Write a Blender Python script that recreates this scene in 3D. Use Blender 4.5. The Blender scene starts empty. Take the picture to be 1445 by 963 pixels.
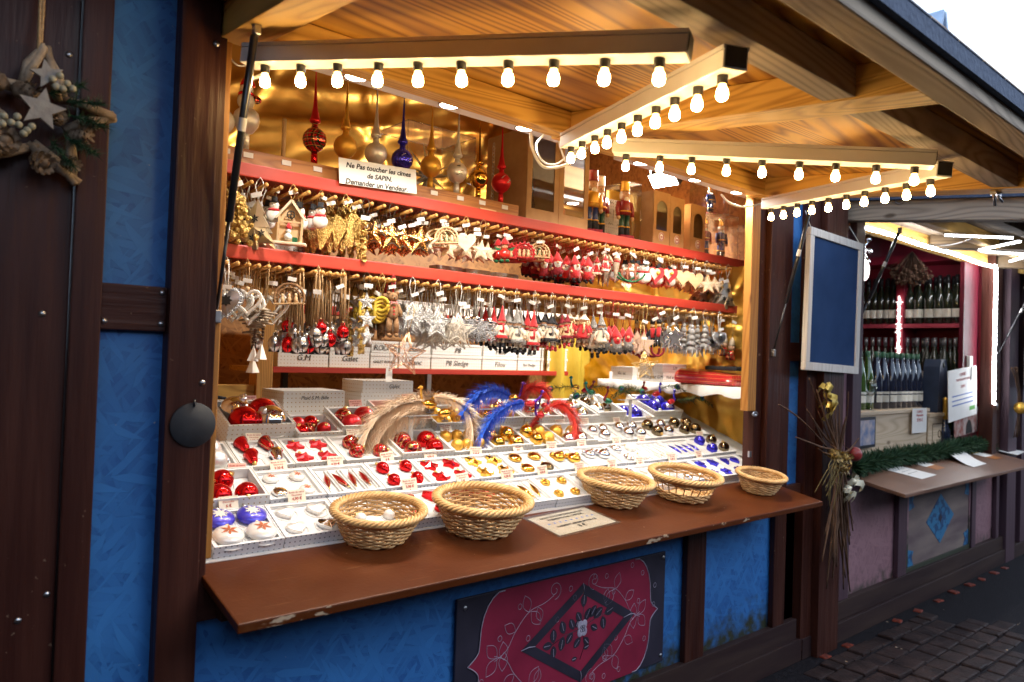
import bpy, bmesh, math, random
from mathutils import Vector, Matrix, Euler
PI = math.pi
rnd = random.Random(11)
scene = bpy.context.scene
COL = scene.collection

# ------------------------------------------------------------------ camera
FPX, CX, CY = 1035.0, 722.5, 481.5
CAMP = Vector((0, -2.0566, 1.6))
RX = Vector((0.762, 0.038, 0.647)); 
def _basis():
    x = Vector((1942 - CX, 543 - CY, FPX)).normalized()
    p2 = Vector((942 - CX, 543 - CY - 34.0, FPX))
    z = x.cross(p2).normalized()
    if z.y > 0: z = -z
    y = z.cross(x)
    if y.z < 0: y = -y
    return Matrix((x, y, z))          # world = B @ (right, down, forward)
B = _basis()
cam_d = bpy.data.cameras.new('camera')
cam_d.sensor_width = 36.0
cam_d.lens = FPX / 1445.0 * 36.0
cam_d.clip_start = 0.05; cam_d.clip_end = 3000
cam_d.dof.use_dof = True; cam_d.dof.focus_distance = 2.75; cam_d.dof.aperture_fstop = 3.0
cam = bpy.data.objects.new('camera', cam_d); COL.objects.link(cam)
m = Matrix.Identity(4)
for i in range(3):
    m[i][0] = B[i][0]; m[i][1] = -B[i][1]; m[i][2] = -B[i][2]; m[i][3] = CAMP[i]
cam.matrix_world = m
scene.camera = cam

def ray(px, py): return B @ Vector((px - CX, py - CY, FPX))
def at_y(px, py, y):
    r = ray(px, py); return CAMP + r * ((y - CAMP.y) / r.y)
def at_x(px, py, x):
    r = ray(px, py); return CAMP + r * ((x - CAMP.x) / r.x)
def at_z(px, py, z):
    r = ray(px, py); return CAMP + r * ((z - CAMP.z) / r.z)
def at_p(px, py, p0, n):
    r = ray(px, py); n = Vector(n); return CAMP + r * ((Vector(p0) - CAMP).dot(n) / r.dot(n))

# ------------------------------------------------------------------ world, sun, exposure
SUN_EL, SUN_AZ = math.radians(32), math.radians(150)
world = bpy.data.worlds.new('World'); scene.world = world; world.use_nodes = True
nt = world.node_tree; bg = nt.nodes['Background']
sky = nt.nodes.new('ShaderNodeTexSky'); sky.sky_type = 'NISHITA'
sky.sun_disc = False; sky.sun_elevation = SUN_EL; sky.sun_rotation = SUN_AZ
sky.air_density = 1.3; sky.dust_density = 0.6; sky.ozone_density = 3.0
tint = nt.nodes.new('ShaderNodeMix'); tint.data_type = 'RGBA'; tint.blend_type = 'MULTIPLY'; tint.inputs[0].default_value = 1
nt.links.new(sky.outputs[0], tint.inputs[6]); tint.inputs[7].default_value = (.66, .84, 1.18, 1)   # lamp-light white balance
wc_ = nt.nodes.new('ShaderNodeTexCoord'); cn_ = nt.nodes.new('ShaderNodeTexNoise'); cn_.inputs['Scale'].default_value = 2.2; cn_.inputs['Detail'].default_value = 6
nt.links.new(wc_.outputs['Generated'], cn_.inputs[0])
cr_ = nt.nodes.new('ShaderNodeMapRange'); cr_.inputs[1].default_value = .3; cr_.inputs[2].default_value = .6; cr_.inputs[3].default_value = .72; cr_.inputs[4].default_value = 1.0; nt.links.new(cn_.outputs['Fac'], cr_.inputs[0])
cl_ = nt.nodes.new('ShaderNodeMix'); cl_.data_type = 'RGBA'; cl_.inputs[7].default_value = (10.8, 13.4, 17.2, 1)      # overcast cloud layer
nt.links.new(cr_.outputs[0], cl_.inputs[0]); nt.links.new(tint.outputs[2], cl_.inputs[6])
nt.links.new(cl_.outputs[2], bg.inputs[0]); bg.inputs[1].default_value = 0.10
sun_d = bpy.data.lights.new('sun', 'SUN'); sun_d.energy = 0.5; sun_d.angle = math.radians(25); sun_d.color = (1, 0.95, 0.88)
sun = bpy.data.objects.new('sun', sun_d); COL.objects.link(sun)
# direction towards the sun: rotation 0 = +Y, clockwise seen from above
sdir = Vector((math.sin(SUN_AZ) * math.cos(SUN_EL), math.cos(SUN_AZ) * math.cos(SUN_EL), math.sin(SUN_EL)))
sun.rotation_euler = (-sdir).to_track_quat('-Z', 'Y').to_euler()
vs = scene.view_settings
scene.display_settings.display_device = 'sRGB'
vs.view_transform = 'Standard'; vs.look = 'None'; vs.gamma = 1; vs.exposure = 0.55; vs.use_curve_mapping = False
scene.render.engine = 'CYCLES'
cy = scene.cycles
cy.use_denoising = True; cy.max_bounces = 8; cy.diffuse_bounces = 4; cy.glossy_bounces = 4; cy.transmission_bounces = 6; cy.transparent_max_bounces = 12
cy.use_light_tree = True; cy.sample_clamp_indirect = 6.0; cy.caustics_reflective = False; cy.caustics_refractive = False

# ------------------------------------------------------------------ materials
MATS = {}
def _n(nt, t, **kw):
    n = nt.nodes.new(t)
    for k, v in kw.items(): setattr(n, k, v)
    return n
def mat(name, c=(.5, .5, .5), c2=None, rough=.5, metal=0., scale=12., stretch=(1, 1, 1), bump=0., bscale=None, detail=5., dist=0.,
        emit=None, es=0., chips=None, trans=0., coat=0., rvar=0., ramp=(.35, .65), objvar=0., spec=.5, alpha=1., sheen=0., ior=1.45, sub=0.):
    if name in MATS: return MATS[name]
    M = bpy.data.materials.new(name); M.use_nodes = True
    nt = M.node_tree; b = nt.nodes['Principled BSDF']
    b.inputs['Base Color'].default_value = (*c, 1); b.inputs['Roughness'].default_value = rough; b.inputs['Metallic'].default_value = metal
    b.inputs['Specular IOR Level'].default_value = spec; b.inputs['IOR'].default_value = ior
    b.inputs['Transmission Weight'].default_value = trans; b.inputs['Coat Weight'].default_value = coat
    b.inputs['Alpha'].default_value = alpha; b.inputs['Sheen Weight'].default_value = sheen
    if sub: b.inputs['Subsurface Weight'].default_value = sub; b.inputs['Subsurface Radius'].default_value = (.02, .012, .008)
    L = nt.links
    tc = _n(nt, 'ShaderNodeTexCoord'); mp = _n(nt, 'ShaderNodeMapping'); mp.inputs['Scale'].default_value = stretch
    L.new(tc.outputs['Object'], mp.inputs[0])
    noise = None
    if c2 is not None or rvar:
        noise = _n(nt, 'ShaderNodeTexNoise'); noise.inputs['Scale'].default_value = scale; noise.inputs['Detail'].default_value = detail
        noise.inputs['Distortion'].default_value = dist; L.new(mp.outputs[0], noise.inputs[0])
    if c2 is not None:
        r = _n(nt, 'ShaderNodeValToRGB'); r.color_ramp.elements[0].position = ramp[0]; r.color_ramp.elements[1].position = ramp[1]
        r.color_ramp.elements[0].color = (*c, 1); r.color_ramp.elements[1].color = (*c2, 1)
        L.new(noise.outputs['Fac'], r.inputs[0]); out = r.outputs[0]
        if objvar:
            oi = _n(nt, 'ShaderNodeObjectInfo'); hs = _n(nt, 'ShaderNodeHueSaturation')
            mr = _n(nt, 'ShaderNodeMapRange'); mr.inputs[3].default_value = 1 - objvar; mr.inputs[4].default_value = 1 + objvar
            L.new(oi.outputs['Random'], mr.inputs[0]); L.new(mr.outputs[0], hs.inputs['Value']); L.new(out, hs.inputs['Color']); out = hs.outputs[0]
        if chips:
            cn = _n(nt, 'ShaderNodeTexNoise'); cn.inputs['Scale'].default_value = chips[0]; cn.inputs['Detail'].default_value = 4; L.new(tc.outputs['Object'], cn.inputs[0])
            big = _n(nt, 'ShaderNodeTexNoise'); big.inputs['Scale'].default_value = 2.5; L.new(tc.outputs['Object'], big.inputs[0])
            ad = _n(nt, 'ShaderNodeMath', operation='MULTIPLY_ADD'); ad.inputs[1].default_value = .35; L.new(big.outputs['Fac'], ad.inputs[0]); L.new(cn.outputs['Fac'], ad.inputs[2])
            cr = _n(nt, 'ShaderNodeValToRGB'); cr.color_ramp.elements[0].position = chips[1]; cr.color_ramp.elements[1].position = chips[1] + .03; L.new(ad.outputs[0], cr.inputs[0])
            mc = _n(nt, 'ShaderNodeMix', data_type='RGBA'); L.new(cr.outputs[0], mc.inputs[0]); L.new(out, mc.inputs[6]); mc.inputs[7].default_value = (*chips[2], 1); out = mc.outputs[2]
        L.new(out, b.inputs['Base Color'])
    if rvar:
        mr = _n(nt, 'ShaderNodeMapRange'); mr.inputs[3].default_value = max(0, rough - rvar); mr.inputs[4].default_value = min(1, rough + rvar)
        L.new(noise.outputs['Fac'], mr.inputs[0]); L.new(mr.outputs[0], b.inputs['Roughness'])
    if bump:
        n2 = _n(nt, 'ShaderNodeTexNoise'); n2.inputs['Scale'].default_value = bscale or scale; n2.inputs['Detail'].default_value = detail
        L.new(mp.outputs[0], n2.inputs[0])
        bp = _n(nt, 'ShaderNodeBump'); bp.inputs['Strength'].default_value = bump; bp.inputs['Distance'].default_value = .01
        L.new(n2.outputs['Fac'], bp.inputs['Height']); L.new(bp.outputs[0], b.inputs['Normal'])
    if emit is not None:
        b.inputs['Emission Color'].default_value = (*emit, 1); b.inputs['Emission Strength'].default_value = es
    MATS[name] = M; return M

def wood(name, c, c2, axis='x', scale=9., ring=0., rough=.6, knots=True, bump=.15, stain=None):
    """timber: grain stretched along an axis, cathedral rings and knots"""
    M = bpy.data.materials.new(name); M.use_nodes = True
    nt = M.node_tree; b = nt.nodes['Principled BSDF']; L = nt.links
    s = {'x': (.07, 1, 1), 'y': (1, .07, 1), 'z': (1, 1, .07)}[axis]
    tc = _n(nt, 'ShaderNodeTexCoord'); mp = _n(nt, 'ShaderNodeMapping'); mp.inputs['Scale'].default_value = s
    L.new(tc.outputs['Object'], mp.inputs[0])
    big = _n(nt, 'ShaderNodeTexNoise'); big.inputs['Scale'].default_value = scale * .45; big.inputs['Detail'].default_value = 2; big.inputs['Distortion'].default_value = .8
    L.new(mp.outputs[0], big.inputs[0])
    mul = _n(nt, 'ShaderNodeMath', operation='MULTIPLY'); mul.inputs[1].default_value = 44 + ring * 3
    L.new(big.outputs['Fac'], mul.inputs[0])
    fr = _n(nt, 'ShaderNodeMath', operation='PINGPONG'); fr.inputs[1].default_value = 1.0
    L.new(mul.outputs[0], fr.inputs[0])
    fine = _n(nt, 'ShaderNodeTexNoise'); fine.inputs['Scale'].default_value = scale * 9; fine.inputs['Detail'].default_value = 6
    L.new(mp.outputs[0], fine.inputs[0])
    mx = _n(nt, 'ShaderNodeMix', data_type='FLOAT'); mx.inputs[0].default_value = .30
    L.new(fr.outputs[0], mx.inputs[2]); L.new(fine.outputs['Fac'], mx.inputs[3])
    r = _n(nt, 'ShaderNodeValToRGB'); r.color_ramp.elements[0].position = .12; r.color_ramp.elements[1].position = .62
    r.color_ramp.elements[0].color = (*c, 1); r.color_ramp.elements[1].color = (*c2, 1)
    L.new(mx.outputs[0], r.inputs[0]); out = r.outputs[0]
    if knots:
        mk = _n(nt, 'ShaderNodeMapping'); k = {'x': (1, 2.4, 2.4), 'y': (2.4, 1, 2.4), 'z': (2.4, 2.4, 1)}[axis]
        mk.inputs['Scale'].default_value = k; L.new(tc.outputs['Object'], mk.inputs[0])
        vo = _n(nt, 'ShaderNodeTexVoronoi'); vo.inputs['Scale'].default_value = 2.6; L.new(mk.outputs[0], vo.inputs[0])
        rk = _n(nt, 'ShaderNodeValToRGB'); rk.color_ramp.elements[0].position = .05; rk.color_ramp.elements[1].position = .11
        rk.color_ramp.elements[0].color = (.35, .28, .22, 1); rk.color_ramp.elements[1].color = (1, 1, 1, 1)
        L.new(vo.outputs['Distance'], rk.inputs[0])
        mm = _n(nt, 'ShaderNodeMix', data_type='RGBA', blend_type='MULTIPLY'); mm.inputs[0].default_value = 1
        L.new(out, mm.inputs[6]); L.new(rk.outputs[0], mm.inputs[7]); out = mm.outputs[2]
    L.new(out, b.inputs['Base Color']); b.inputs['Roughness'].default_value = rough
    bp = _n(nt, 'ShaderNodeBump'); bp.inputs['Strength'].default_value = bump; bp.inputs['Distance'].default_value = .004
    L.new(mx.outputs[0], bp.inputs['Height']); L.new(bp.outputs[0], b.inputs['Normal'])
    MATS[name] = M; return M

def strand_board(name, c, c2, rough=.5, bump=.6, dirt=None):
    """painted or bare strand board: long chips lying in every direction"""
    M = bpy.data.materials.new(name); M.use_nodes = True
    nt = M.node_tree; b = nt.nodes['Principled BSDF']; L = nt.links
    tc = _n(nt, 'ShaderNodeTexCoord')
    hs = []
    for rot, sc in ((.5, (58, 58, 11)), (-.7, (64, 64, 13)), (1.35, (54, 54, 10))):
        m0 = _n(nt, 'ShaderNodeMapping'); m0.inputs['Rotation'].default_value = (0, rot, 0); L.new(tc.outputs['Object'], m0.inputs[0])
        mp = _n(nt, 'ShaderNodeMapping'); mp.inputs['Scale'].default_value = sc; L.new(m0.outputs[0], mp.inputs[0])
        v = _n(nt, 'ShaderNodeTexVoronoi'); v.inputs['Scale'].default_value = 1.0; v.inputs['Randomness'].default_value = 1
        L.new(mp.outputs[0], v.inputs[0]); sx_ = _n(nt, 'ShaderNodeSeparateColor'); L.new(v.outputs['Color'], sx_.inputs[0]); hs.append(sx_)
    mx = _n(nt, 'ShaderNodeMix', data_type='FLOAT'); mx.inputs[0].default_value = .5
    L.new(hs[0].outputs[0], mx.inputs[2]); L.new(hs[1].outputs[0], mx.inputs[3])
    mxm_ = _n(nt, 'ShaderNodeMath', operation='MAXIMUM'); L.new(hs[0].outputs[0], mxm_.inputs[0]); L.new(hs[1].outputs[0], mxm_.inputs[1])
    mn = _n(nt, 'ShaderNodeMath', operation='MAXIMUM'); L.new(mxm_.outputs[0], mn.inputs[0]); L.new(hs[2].outputs[0], mn.inputs[1])
    cn = _n(nt, 'ShaderNodeTexNoise'); cn.inputs['Scale'].default_value = 3; cn.inputs['Detail'].default_value = 8; L.new(tc.outputs['Object'], cn.inputs[0])
    m2 = _n(nt, 'ShaderNodeMix', data_type='FLOAT'); m2.inputs[0].default_value = .4
    L.new(mn.outputs[0], m2.inputs[2]); L.new(cn.outputs['Fac'], m2.inputs[3])
    r = _n(nt, 'ShaderNodeValToRGB'); r.color_ramp.elements[0].position = .35; r.color_ramp.elements[1].position = .85
    r.color_ramp.elements[0].color = (*c, 1); r.color_ramp.elements[1].color = (*c2, 1); L.new(m2.outputs[0], r.inputs[0])
    out = r.outputs[0]
    # pale paint chips
    ch = _n(nt, 'ShaderNodeTexNoise'); ch.inputs['Scale'].default_value = 42; ch.inputs['Detail'].default_value = 3; L.new(tc.outputs['Object'], ch.inputs[0])
    rc = _n(nt, 'ShaderNodeValToRGB'); rc.color_ramp.elements[0].position = .755; rc.color_ramp.elements[1].position = .775; L.new(ch.outputs['Fac'], rc.inputs[0])
    mc = _n(nt, 'ShaderNodeMix', data_type='RGBA'); L.new(rc.outputs[0], mc.inputs[0]); L.new(out, mc.inputs[6]); mc.inputs[7].default_value = (.45, .42, .38, 1); out = mc.outputs[2]
    if dirt is not None:      # splash dirt with its own ragged shape up to z = dirt
        sp = _n(nt, 'ShaderNodeSeparateXYZ'); L.new(tc.outputs['Object'], sp.inputs[0])
        dn = _n(nt, 'ShaderNodeTexNoise'); dn.inputs['Scale'].default_value = 16; dn.inputs['Detail'].default_value = 8; L.new(tc.outputs['Object'], dn.inputs[0])
        a = _n(nt, 'ShaderNodeMath', operation='MULTIPLY_ADD'); a.inputs[1].default_value = -2.2; a.inputs[2].default_value = dirt * 2.2 + .1; L.new(sp.outputs[2], a.inputs[0])
        a2 = _n(nt, 'ShaderNodeMath', operation='ADD'); L.new(a.outputs[0], a2.inputs[0]); L.new(dn.outputs['Fac'], a2.inputs[1])
        rr = _n(nt, 'ShaderNodeValToRGB'); rr.color_ramp.elements[0].position = .6; rr.color_ramp.elements[1].position = .95; L.new(a2.outputs[0], rr.inputs[0])
        md = _n(nt, 'ShaderNodeMix', data_type='RGBA'); L.new(rr.outputs[0], md.inputs[0]); L.new(out, md.inputs[6]); md.inputs[7].default_value = (.03, .035, .02, 1); out = md.outputs[2]
    L.new(out, b.inputs['Base Color']); b.inputs['Roughness'].default_value = rough
    bp = _n(nt, 'ShaderNodeBump'); bp.inputs['Strength'].default_value = bump; bp.inputs['Distance'].default_value = .004
    L.new(m2.outputs[0], bp.inputs['Height']); L.new(bp.outputs[0], b.inputs['Normal'])
    MATS[name] = M; return M

def dotted(name, base, dot, pitch=.016, rad=.0022):
    """white card printed with a diagonal grid of small dots"""
    M = bpy.data.materials.new(name); M.use_nodes = True
    nt = M.node_tree; b = nt.nodes['Principled BSDF']; L = nt.links
    tc = _n(nt, 'ShaderNodeTexCoord'); sp = _n(nt, 'ShaderNodeSeparateXYZ'); L.new(tc.outputs['Object'], sp.inputs[0])
    ax = _n(nt, 'ShaderNodeMath', operation='ADD'); L.new(sp.outputs[0], ax.inputs[0]); L.new(sp.outputs[1], ax.inputs[1])
    outs = []
    for src in (ax.outputs[0], sp.outputs[2]):
        pp = _n(nt, 'ShaderNodeMath', operation='PINGPONG'); pp.inputs[1].default_value = pitch / 2; L.new(src, pp.inputs[0])
        p2 = _n(nt, 'ShaderNodeMath', operation='POWER'); p2.inputs[1].default_value = 2; L.new(pp.outputs[0], p2.inputs[0]); outs.append(p2)
    ad = _n(nt, 'ShaderNodeMath', operation='ADD'); L.new(outs[0].outputs[0], ad.inputs[0]); L.new(outs[1].outputs[0], ad.inputs[1])
    lt = _n(nt, 'ShaderNodeMath', operation='LESS_THAN'); lt.inputs[1].default_value = rad * rad; L.new(ad.outputs[0], lt.inputs[0])
    mx = _n(nt, 'ShaderNodeMix', data_type='RGBA'); mx.inputs[6].default_value = (*base, 1); mx.inputs[7].default_value = (*dot, 1); L.new(lt.outputs[0], mx.inputs[0])
    L.new(mx.outputs[2], b.inputs['Base Color']); b.inputs['Roughness'].default_value = .45
    MATS[name] = M; return M

def plaid(name, base, line, gold, metal=.6, rough=.18, k=1.):
    M = bpy.data.materials.new(name); M.use_nodes = True
    nt = M.node_tree; b = nt.nodes['Principled BSDF']; L = nt.links
    tc = _n(nt, 'ShaderNodeTexCoord'); sp = _n(nt, 'ShaderNodeSeparateXYZ'); L.new(tc.outputs['Object'], sp.inputs[0])
    col = None
    for (o, pitch, w, cc) in ((0, .017 * k, .0020 * k, line), (2, .015 * k, .0020 * k, line), (0, .023 * k, .0006 * k, gold), (2, .021 * k, .0006 * k, gold)):
        pp = _n(nt, 'ShaderNodeMath', operation='PINGPONG'); pp.inputs[1].default_value = pitch / 2; L.new(sp.outputs[o], pp.inputs[0])
        lt = _n(nt, 'ShaderNodeMath', operation='LESS_THAN'); lt.inputs[1].default_value = w; L.new(pp.outputs[0], lt.inputs[0])
        mx = _n(nt, 'ShaderNodeMix', data_type='RGBA'); mx.inputs[7].default_value = (*cc, 1); L.new(lt.outputs[0], mx.inputs[0])
        if col is None: mx.inputs[6].default_value = (*base, 1)
        else: L.new(col, mx.inputs[6])
        col = mx.outputs[2]
    L.new(col, b.inputs['Base Color']); b.inputs['Roughness'].default_value = rough; b.inputs['Metallic'].default_value = metal; b.inputs['Coat Weight'].default_value = .5
    MATS[name] = M; return M

def glass(name, c, rough=.02, mix=.12):
    """thin clear sheet: mostly see-through with a sheen"""
    M = bpy.data.materials.new(name); M.use_nodes = True
    nt = M.node_tree; L = nt.links; out = nt.nodes['Material Output']; nt.nodes.remove(nt.nodes['Principled BSDF'])
    t = _n(nt, 'ShaderNodeBsdfTransparent'); t.inputs[0].default_value = (*c, 1)
    g = _n(nt, 'ShaderNodeBsdfGlossy'); g.inputs['Roughness'].default_value = rough
    lw = _n(nt, 'ShaderNodeLayerWeight'); lw.inputs[0].default_value = .35
    ad = _n(nt, 'ShaderNodeMath', operation='MULTIPLY_ADD'); ad.inputs[1].default_value = .5; ad.inputs[2].default_value = mix; L.new(lw.outputs['Fresnel'], ad.inputs[0])
    mx = _n(nt, 'ShaderNodeMixShader'); L.new(ad.outputs[0], mx.inputs[0]); L.new(t.outputs[0], mx.inputs[1]); L.new(g.outputs[0], mx.inputs[2])
    L.new(mx.outputs[0], out.inputs[0]); MATS[name] = M; return M

m_blue = strand_board('blue_painted_board', (.018, .100, .33), (.036, .180, .49), rough=.45, bump=1.5, dirt=.38)
m_mauve = strand_board('mauve_painted_board', (.20, .10, .125), (.29, .16, .185), rough=.5, bump=.35, dirt=.30)
m_osb = strand_board('bare_strand_board', (.20, .08, .02), (.46, .22, .065), rough=.6, bump=.4)
m_brown = mat('brown_paint', (.034, .0095, .007), (.064, .020, .013), spec=.3, rough=.42, scale=16, stretch=(1, 1, .08), bump=.45, bscale=40, detail=9, rvar=.12, chips=(55, .905, (.16, .10, .07)))
m_brownh = mat('brown_paint_rail', (.036, .010, .008), (.066, .022, .014), spec=.3, rough=.45, scale=16, stretch=(.08, 1, 1), bump=.45, bscale=40, detail=9, rvar=.12, chips=(55, .905, (.16, .10, .07)))
m_plinth = mat('weathered_plinth', (.026, .013, .014), (.045, .026, .022), spec=.25, rough=.6, scale=14, stretch=(.1, 1, 1), bump=.3)
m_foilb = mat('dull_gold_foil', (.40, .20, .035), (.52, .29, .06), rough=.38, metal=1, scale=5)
m_goldpost = wood('amber_upright', (.30, .12, .02), (.44, .20, .04), 'z', 9, rough=.5)
m_ply = wood('pine_ply', (.23, .082, .010), (.62, .32, .048), 'x', 3.4, ring=16, knots=False, rough=.5)
m_beamx = wood('pine_beam_along', (.44, .22, .038), (.68, .40, .095), 'x', 9, rough=.55)
m_beamy = wood('pine_beam_across', (.46, .23, .038), (.70, .41, .095), 'y', 9, rough=.55)
m_beamz = wood('pine_upright', (.46, .21, .04), (.66, .34, .09), 'z', 9, rough=.5)
m_grey = wood('weathered_eave_beam', (.20, .15, .105), (.34, .265, .19), 'x', 8, rough=.7)
m_greyy = wood('weathered_cheek_board', (.19, .145, .105), (.32, .25, .185), 'y', 8, rough=.7)
m_darkply = wood('dark_canopy_boards', (.055, .036, .02), (.15, .10, .055), 'x', 6, rough=.75, knots=False)
m_darkbeam = wood('dark_canopy_beam', (.07, .045, .025), (.17, .115, .06), 'y', 8, rough=.75)
m_shelfwood = wood('shelf_timber', (.30, .11, .03), (.46, .20, .06), 'x', 12, rough=.45)
m_peg = wood('beech_peg', (.45, .22, .05), (.62, .34, .10), 'y', 25, knots=False, rough=.45)
m_red = mat('red_shelf_paint', (.36, .028, .018), (.46, .05, .03), rough=.42, scale=18, stretch=(.1, 1, 1), bump=.1)
m_white = mat('white_plastic', (.72, .69, .66), (.78, .76, .73), rough=.35, scale=8)
m_black = mat('black_metal', (.012, .012, .015), rough=.28, metal=.0, coat=.4, c2=(.02, .02, .024), scale=20)
m_blackrub = mat('black_bakelite', (.018, .016, .015), (.03, .027, .025), rough=.45, scale=40)
m_steel = mat('zinc_steel', (.55, .55, .57), (.42, .42, .44), rough=.3, metal=1, scale=30)
m_slate = mat('slate_paint', (.022, .024, .030), (.03, .033, .04), rough=.65, scale=25, bump=.05)
m_chalk = mat('chalkboard_paint', (.018, .048, .13), (.026, .062, .16), spec=.15, rough=.75, scale=6, detail=9)
m_palewood = wood('pale_frame_timber', (.62, .55, .48), (.74, .68, .61), 'z', 14, knots=False)
m_sky_roof = mat('roof_felt', (.03, .045, .085), (.05, .07, .12), rough=.75, scale=60, bump=.4)
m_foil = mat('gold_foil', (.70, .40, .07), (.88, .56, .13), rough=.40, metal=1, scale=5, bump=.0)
m_card = mat('kraft_card', (.42, .24, .11), (.48, .29, .14), rough=.6, scale=20)
m_boxw = dotted('white_box_gold_dots', (.72, .70, .66), (.42, .24, .07), .018, .0024)
m_boxs = dotted('white_box_grey_dots', (.70, .70, .72), (.10, .10, .13), .016, .0024)
m_insert = mat('white_flock_insert', (.70, .69, .68), (.75, .74, .73), rough=.55, scale=30)
m_paper = mat('cream_card', (.78, .70, .55), (.80, .73, .60), rough=.6, scale=10)
m_paperp = mat('pink_card', (.78, .42, .34), (.80, .46, .38), rough=.6, scale=10)
m_paperw = mat('white_paper', (.78, .77, .74), (.82, .81, .79), rough=.6, scale=10)
m_ink = mat('black_ink', (.015, .014, .014), (.02, .02, .02), rough=.6)
m_inkred = mat('red_ink', (.42, .05, .04), (.46, .06, .05), rough=.6)
m_inkblue = mat('blue_ink', (.10, .17, .45), (.12, .19, .48), rough=.6)
m_tag = mat('white_tag', (.75, .72, .70), (.8, .78, .76), rough=.5)
def ballm(name, c, rough=.1, bump=0., coat=.0, metal=1): return mat(name, c, tuple(min(1, x * 1.12) for x in c), rough=rough, metal=metal, scale=6, bump=bump, bscale=160, coat=coat)
m_bred = ballm('red_glass', (.66, .012, .016), .10, metal=.8)
m_bredm = ballm('red_satin_glass', (.62, .02, .028), .34, metal=.6)
m_bgold = ballm('gold_glass', (.86, .50, .09), .1)
m_bgoldm = ballm('gold_satin_glass', (.84, .48, .08), .42, metal=.72)
m_bsil = ballm('silver_glass', (.80, .80, .82), .06)
m_bsilm = ballm('silver_satin_glass', (.82, .80, .78), .40, metal=.65)
m_bblue = ballm('blue_glass', (.07, .06, .68), .14, metal=.75)
m_bbluem = mat('blue_lacquer', (.05, .045, .55), (.07, .06, .62), rough=.3, metal=.3, coat=.6)
m_bdark = ballm('smoked_glass', (.22, .17, .10), .08)
m_bwhite = mat('pearl_white_glass', (.80, .77, .72), (.84, .81, .77), rough=.18, coat=.6, metal=.1)
m_plaid = plaid('red_plaid_glass', (.60, .012, .016), (.03, .06, .03), (.85, .6, .2))
m_plaidb = plaid('red_plaid_glass_ball', (.62, .014, .018), (.22, .02, .02), (.85, .55, .2), .7, .16, 32.)
m_bellS = mat('bell_metal', (.50, .49, .48), (.62, .61, .60), rough=.30, metal=1, scale=12)
m_cap = mat('gold_cap', (.80, .52, .16), (.86, .6, .22), rough=.3, metal=1)
m_capS = mat('silver_cap', (.7, .7, .7), (.8, .8, .8), rough=.3, metal=1)
m_glitG = mat('gold_glitter', (.50, .32, .08), (.85, .60, .22), rough=.35, metal=.9, scale=140, bump=1.0, bscale=220)
m_glitS = mat('silver_glitter', (.45, .45, .45), (.82, .82, .82), rough=.35, metal=.8, scale=140, bump=1.0, bscale=220)
m_glitC = mat('copper_metal', (.70, .30, .09), (.90, .55, .20), rough=.24, metal=1, scale=40, bump=.6, bscale=90)
m_jute = mat('jute_cord', (.42, .26, .12), (.55, .37, .2), rough=.9, scale=120)
m_cordW = mat('white_cord', (.7, .68, .64), (.76, .74, .7), rough=.9)
m_cordG = mat('gold_thread', (.6, .42, .16), (.7, .5, .2), rough=.5)
m_cordR = mat('red_thread', (.45, .02, .02), (.5, .03, .03), rough=.8)
m_cordB = mat('dark_thread', (.06, .045, .035), (.09, .07, .05), rough=.8)
m_feltR = mat('red_felt', (.45, .012, .016), (.56, .02, .026), rough=.95, scale=60, bump=.4, sheen=.4)
m_feltD = mat('dark_red_felt', (.18, .01, .02), (.24, .02, .03), rough=.95, scale=60, bump=.4)
m_feltK = mat('black_felt', (.015, .015, .018), (.03, .03, .035), rough=.95, scale=60, bump=.4)
m_feltG = mat('green_felt', (.01, .10, .04), (.015, .14, .06), rough=.9, scale=60, bump=.4)
m_feltW = mat('cream_felt', (.66, .58, .46), (.72, .65, .54), rough=.95, scale=60, bump=.4)
m_knitG = mat('grey_knit', (.20, .19, .18), (.32, .31, .30), rough=.95, scale=120, stretch=(1, 1, .5), bump=1.)
m_fur = mat('grey_beard', (.42, .38, .35), (.58, .55, .52), rough=.95, scale=70, stretch=(1, 1, .2), bump=.8)
m_skin = mat('doll_skin', (.62, .36, .22), (.66, .40, .26), rough=.6)
m_lime = mat('lime_wood', (.58, .38, .20), (.68, .48, .28), rough=.6, scale=18, stretch=(.2, 1, 1))
m_cream = mat('cream_wood', (.66, .52, .36), (.76, .64, .48), rough=.6, scale=26, bump=.3)
m_pinkwood = mat('blush_wood', (.58, .38, .28), (.66, .46, .36), rough=.6, scale=18)
m_bear = mat('bear_brown', (.24, .125, .055), (.32, .18, .09), rough=.85, scale=70, bump=.5)
m_tin = mat('brushed_tin', (.42, .45, .50), (.60, .63, .68), rough=.32, metal=.9, scale=20, bump=.2)
m_whitewire = mat('white_wire', (.72, .66, .58), (.78, .72, .65), rough=.7)
m_rosewire = mat('rose_gold_wire', (.80, .45, .28), (.88, .55, .36), rough=.3, metal=.8)
m_goldwire = mat('gold_wire', (.78, .55, .22), (.86, .62, .28), rough=.3, metal=.8)
m_crystal = glass('clear_acrylic', (.93, .94, .96), .03, .16)
m_acryl = glass('acrylic_sheet', (.96, .95, .93), .03, .06)
m_lam = glass('laminate_film', (.97, .97, .97), .2, .02)
m_yellow = mat('mustard_cloth', (.50, .33, .02), (.60, .42, .05), rough=.7, scale=6, bump=.2)
m_pine = mat('pine_needles', (.012, .045, .018), (.03, .085, .035), rough=.7, scale=30)
m_cone = mat('pine_cone', (.10, .06, .035), (.26, .19, .13), rough=.8, scale=50)
m_twig = mat('dry_twig', (.06, .028, .016), (.13, .065, .035), rough=.85, scale=40, stretch=(1, 1, .2), bump=.4)
m_drift = mat('grey_driftwood', (.22, .16, .11), (.40, .32, .24), rough=.85, scale=30, bump=.5)
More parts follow.
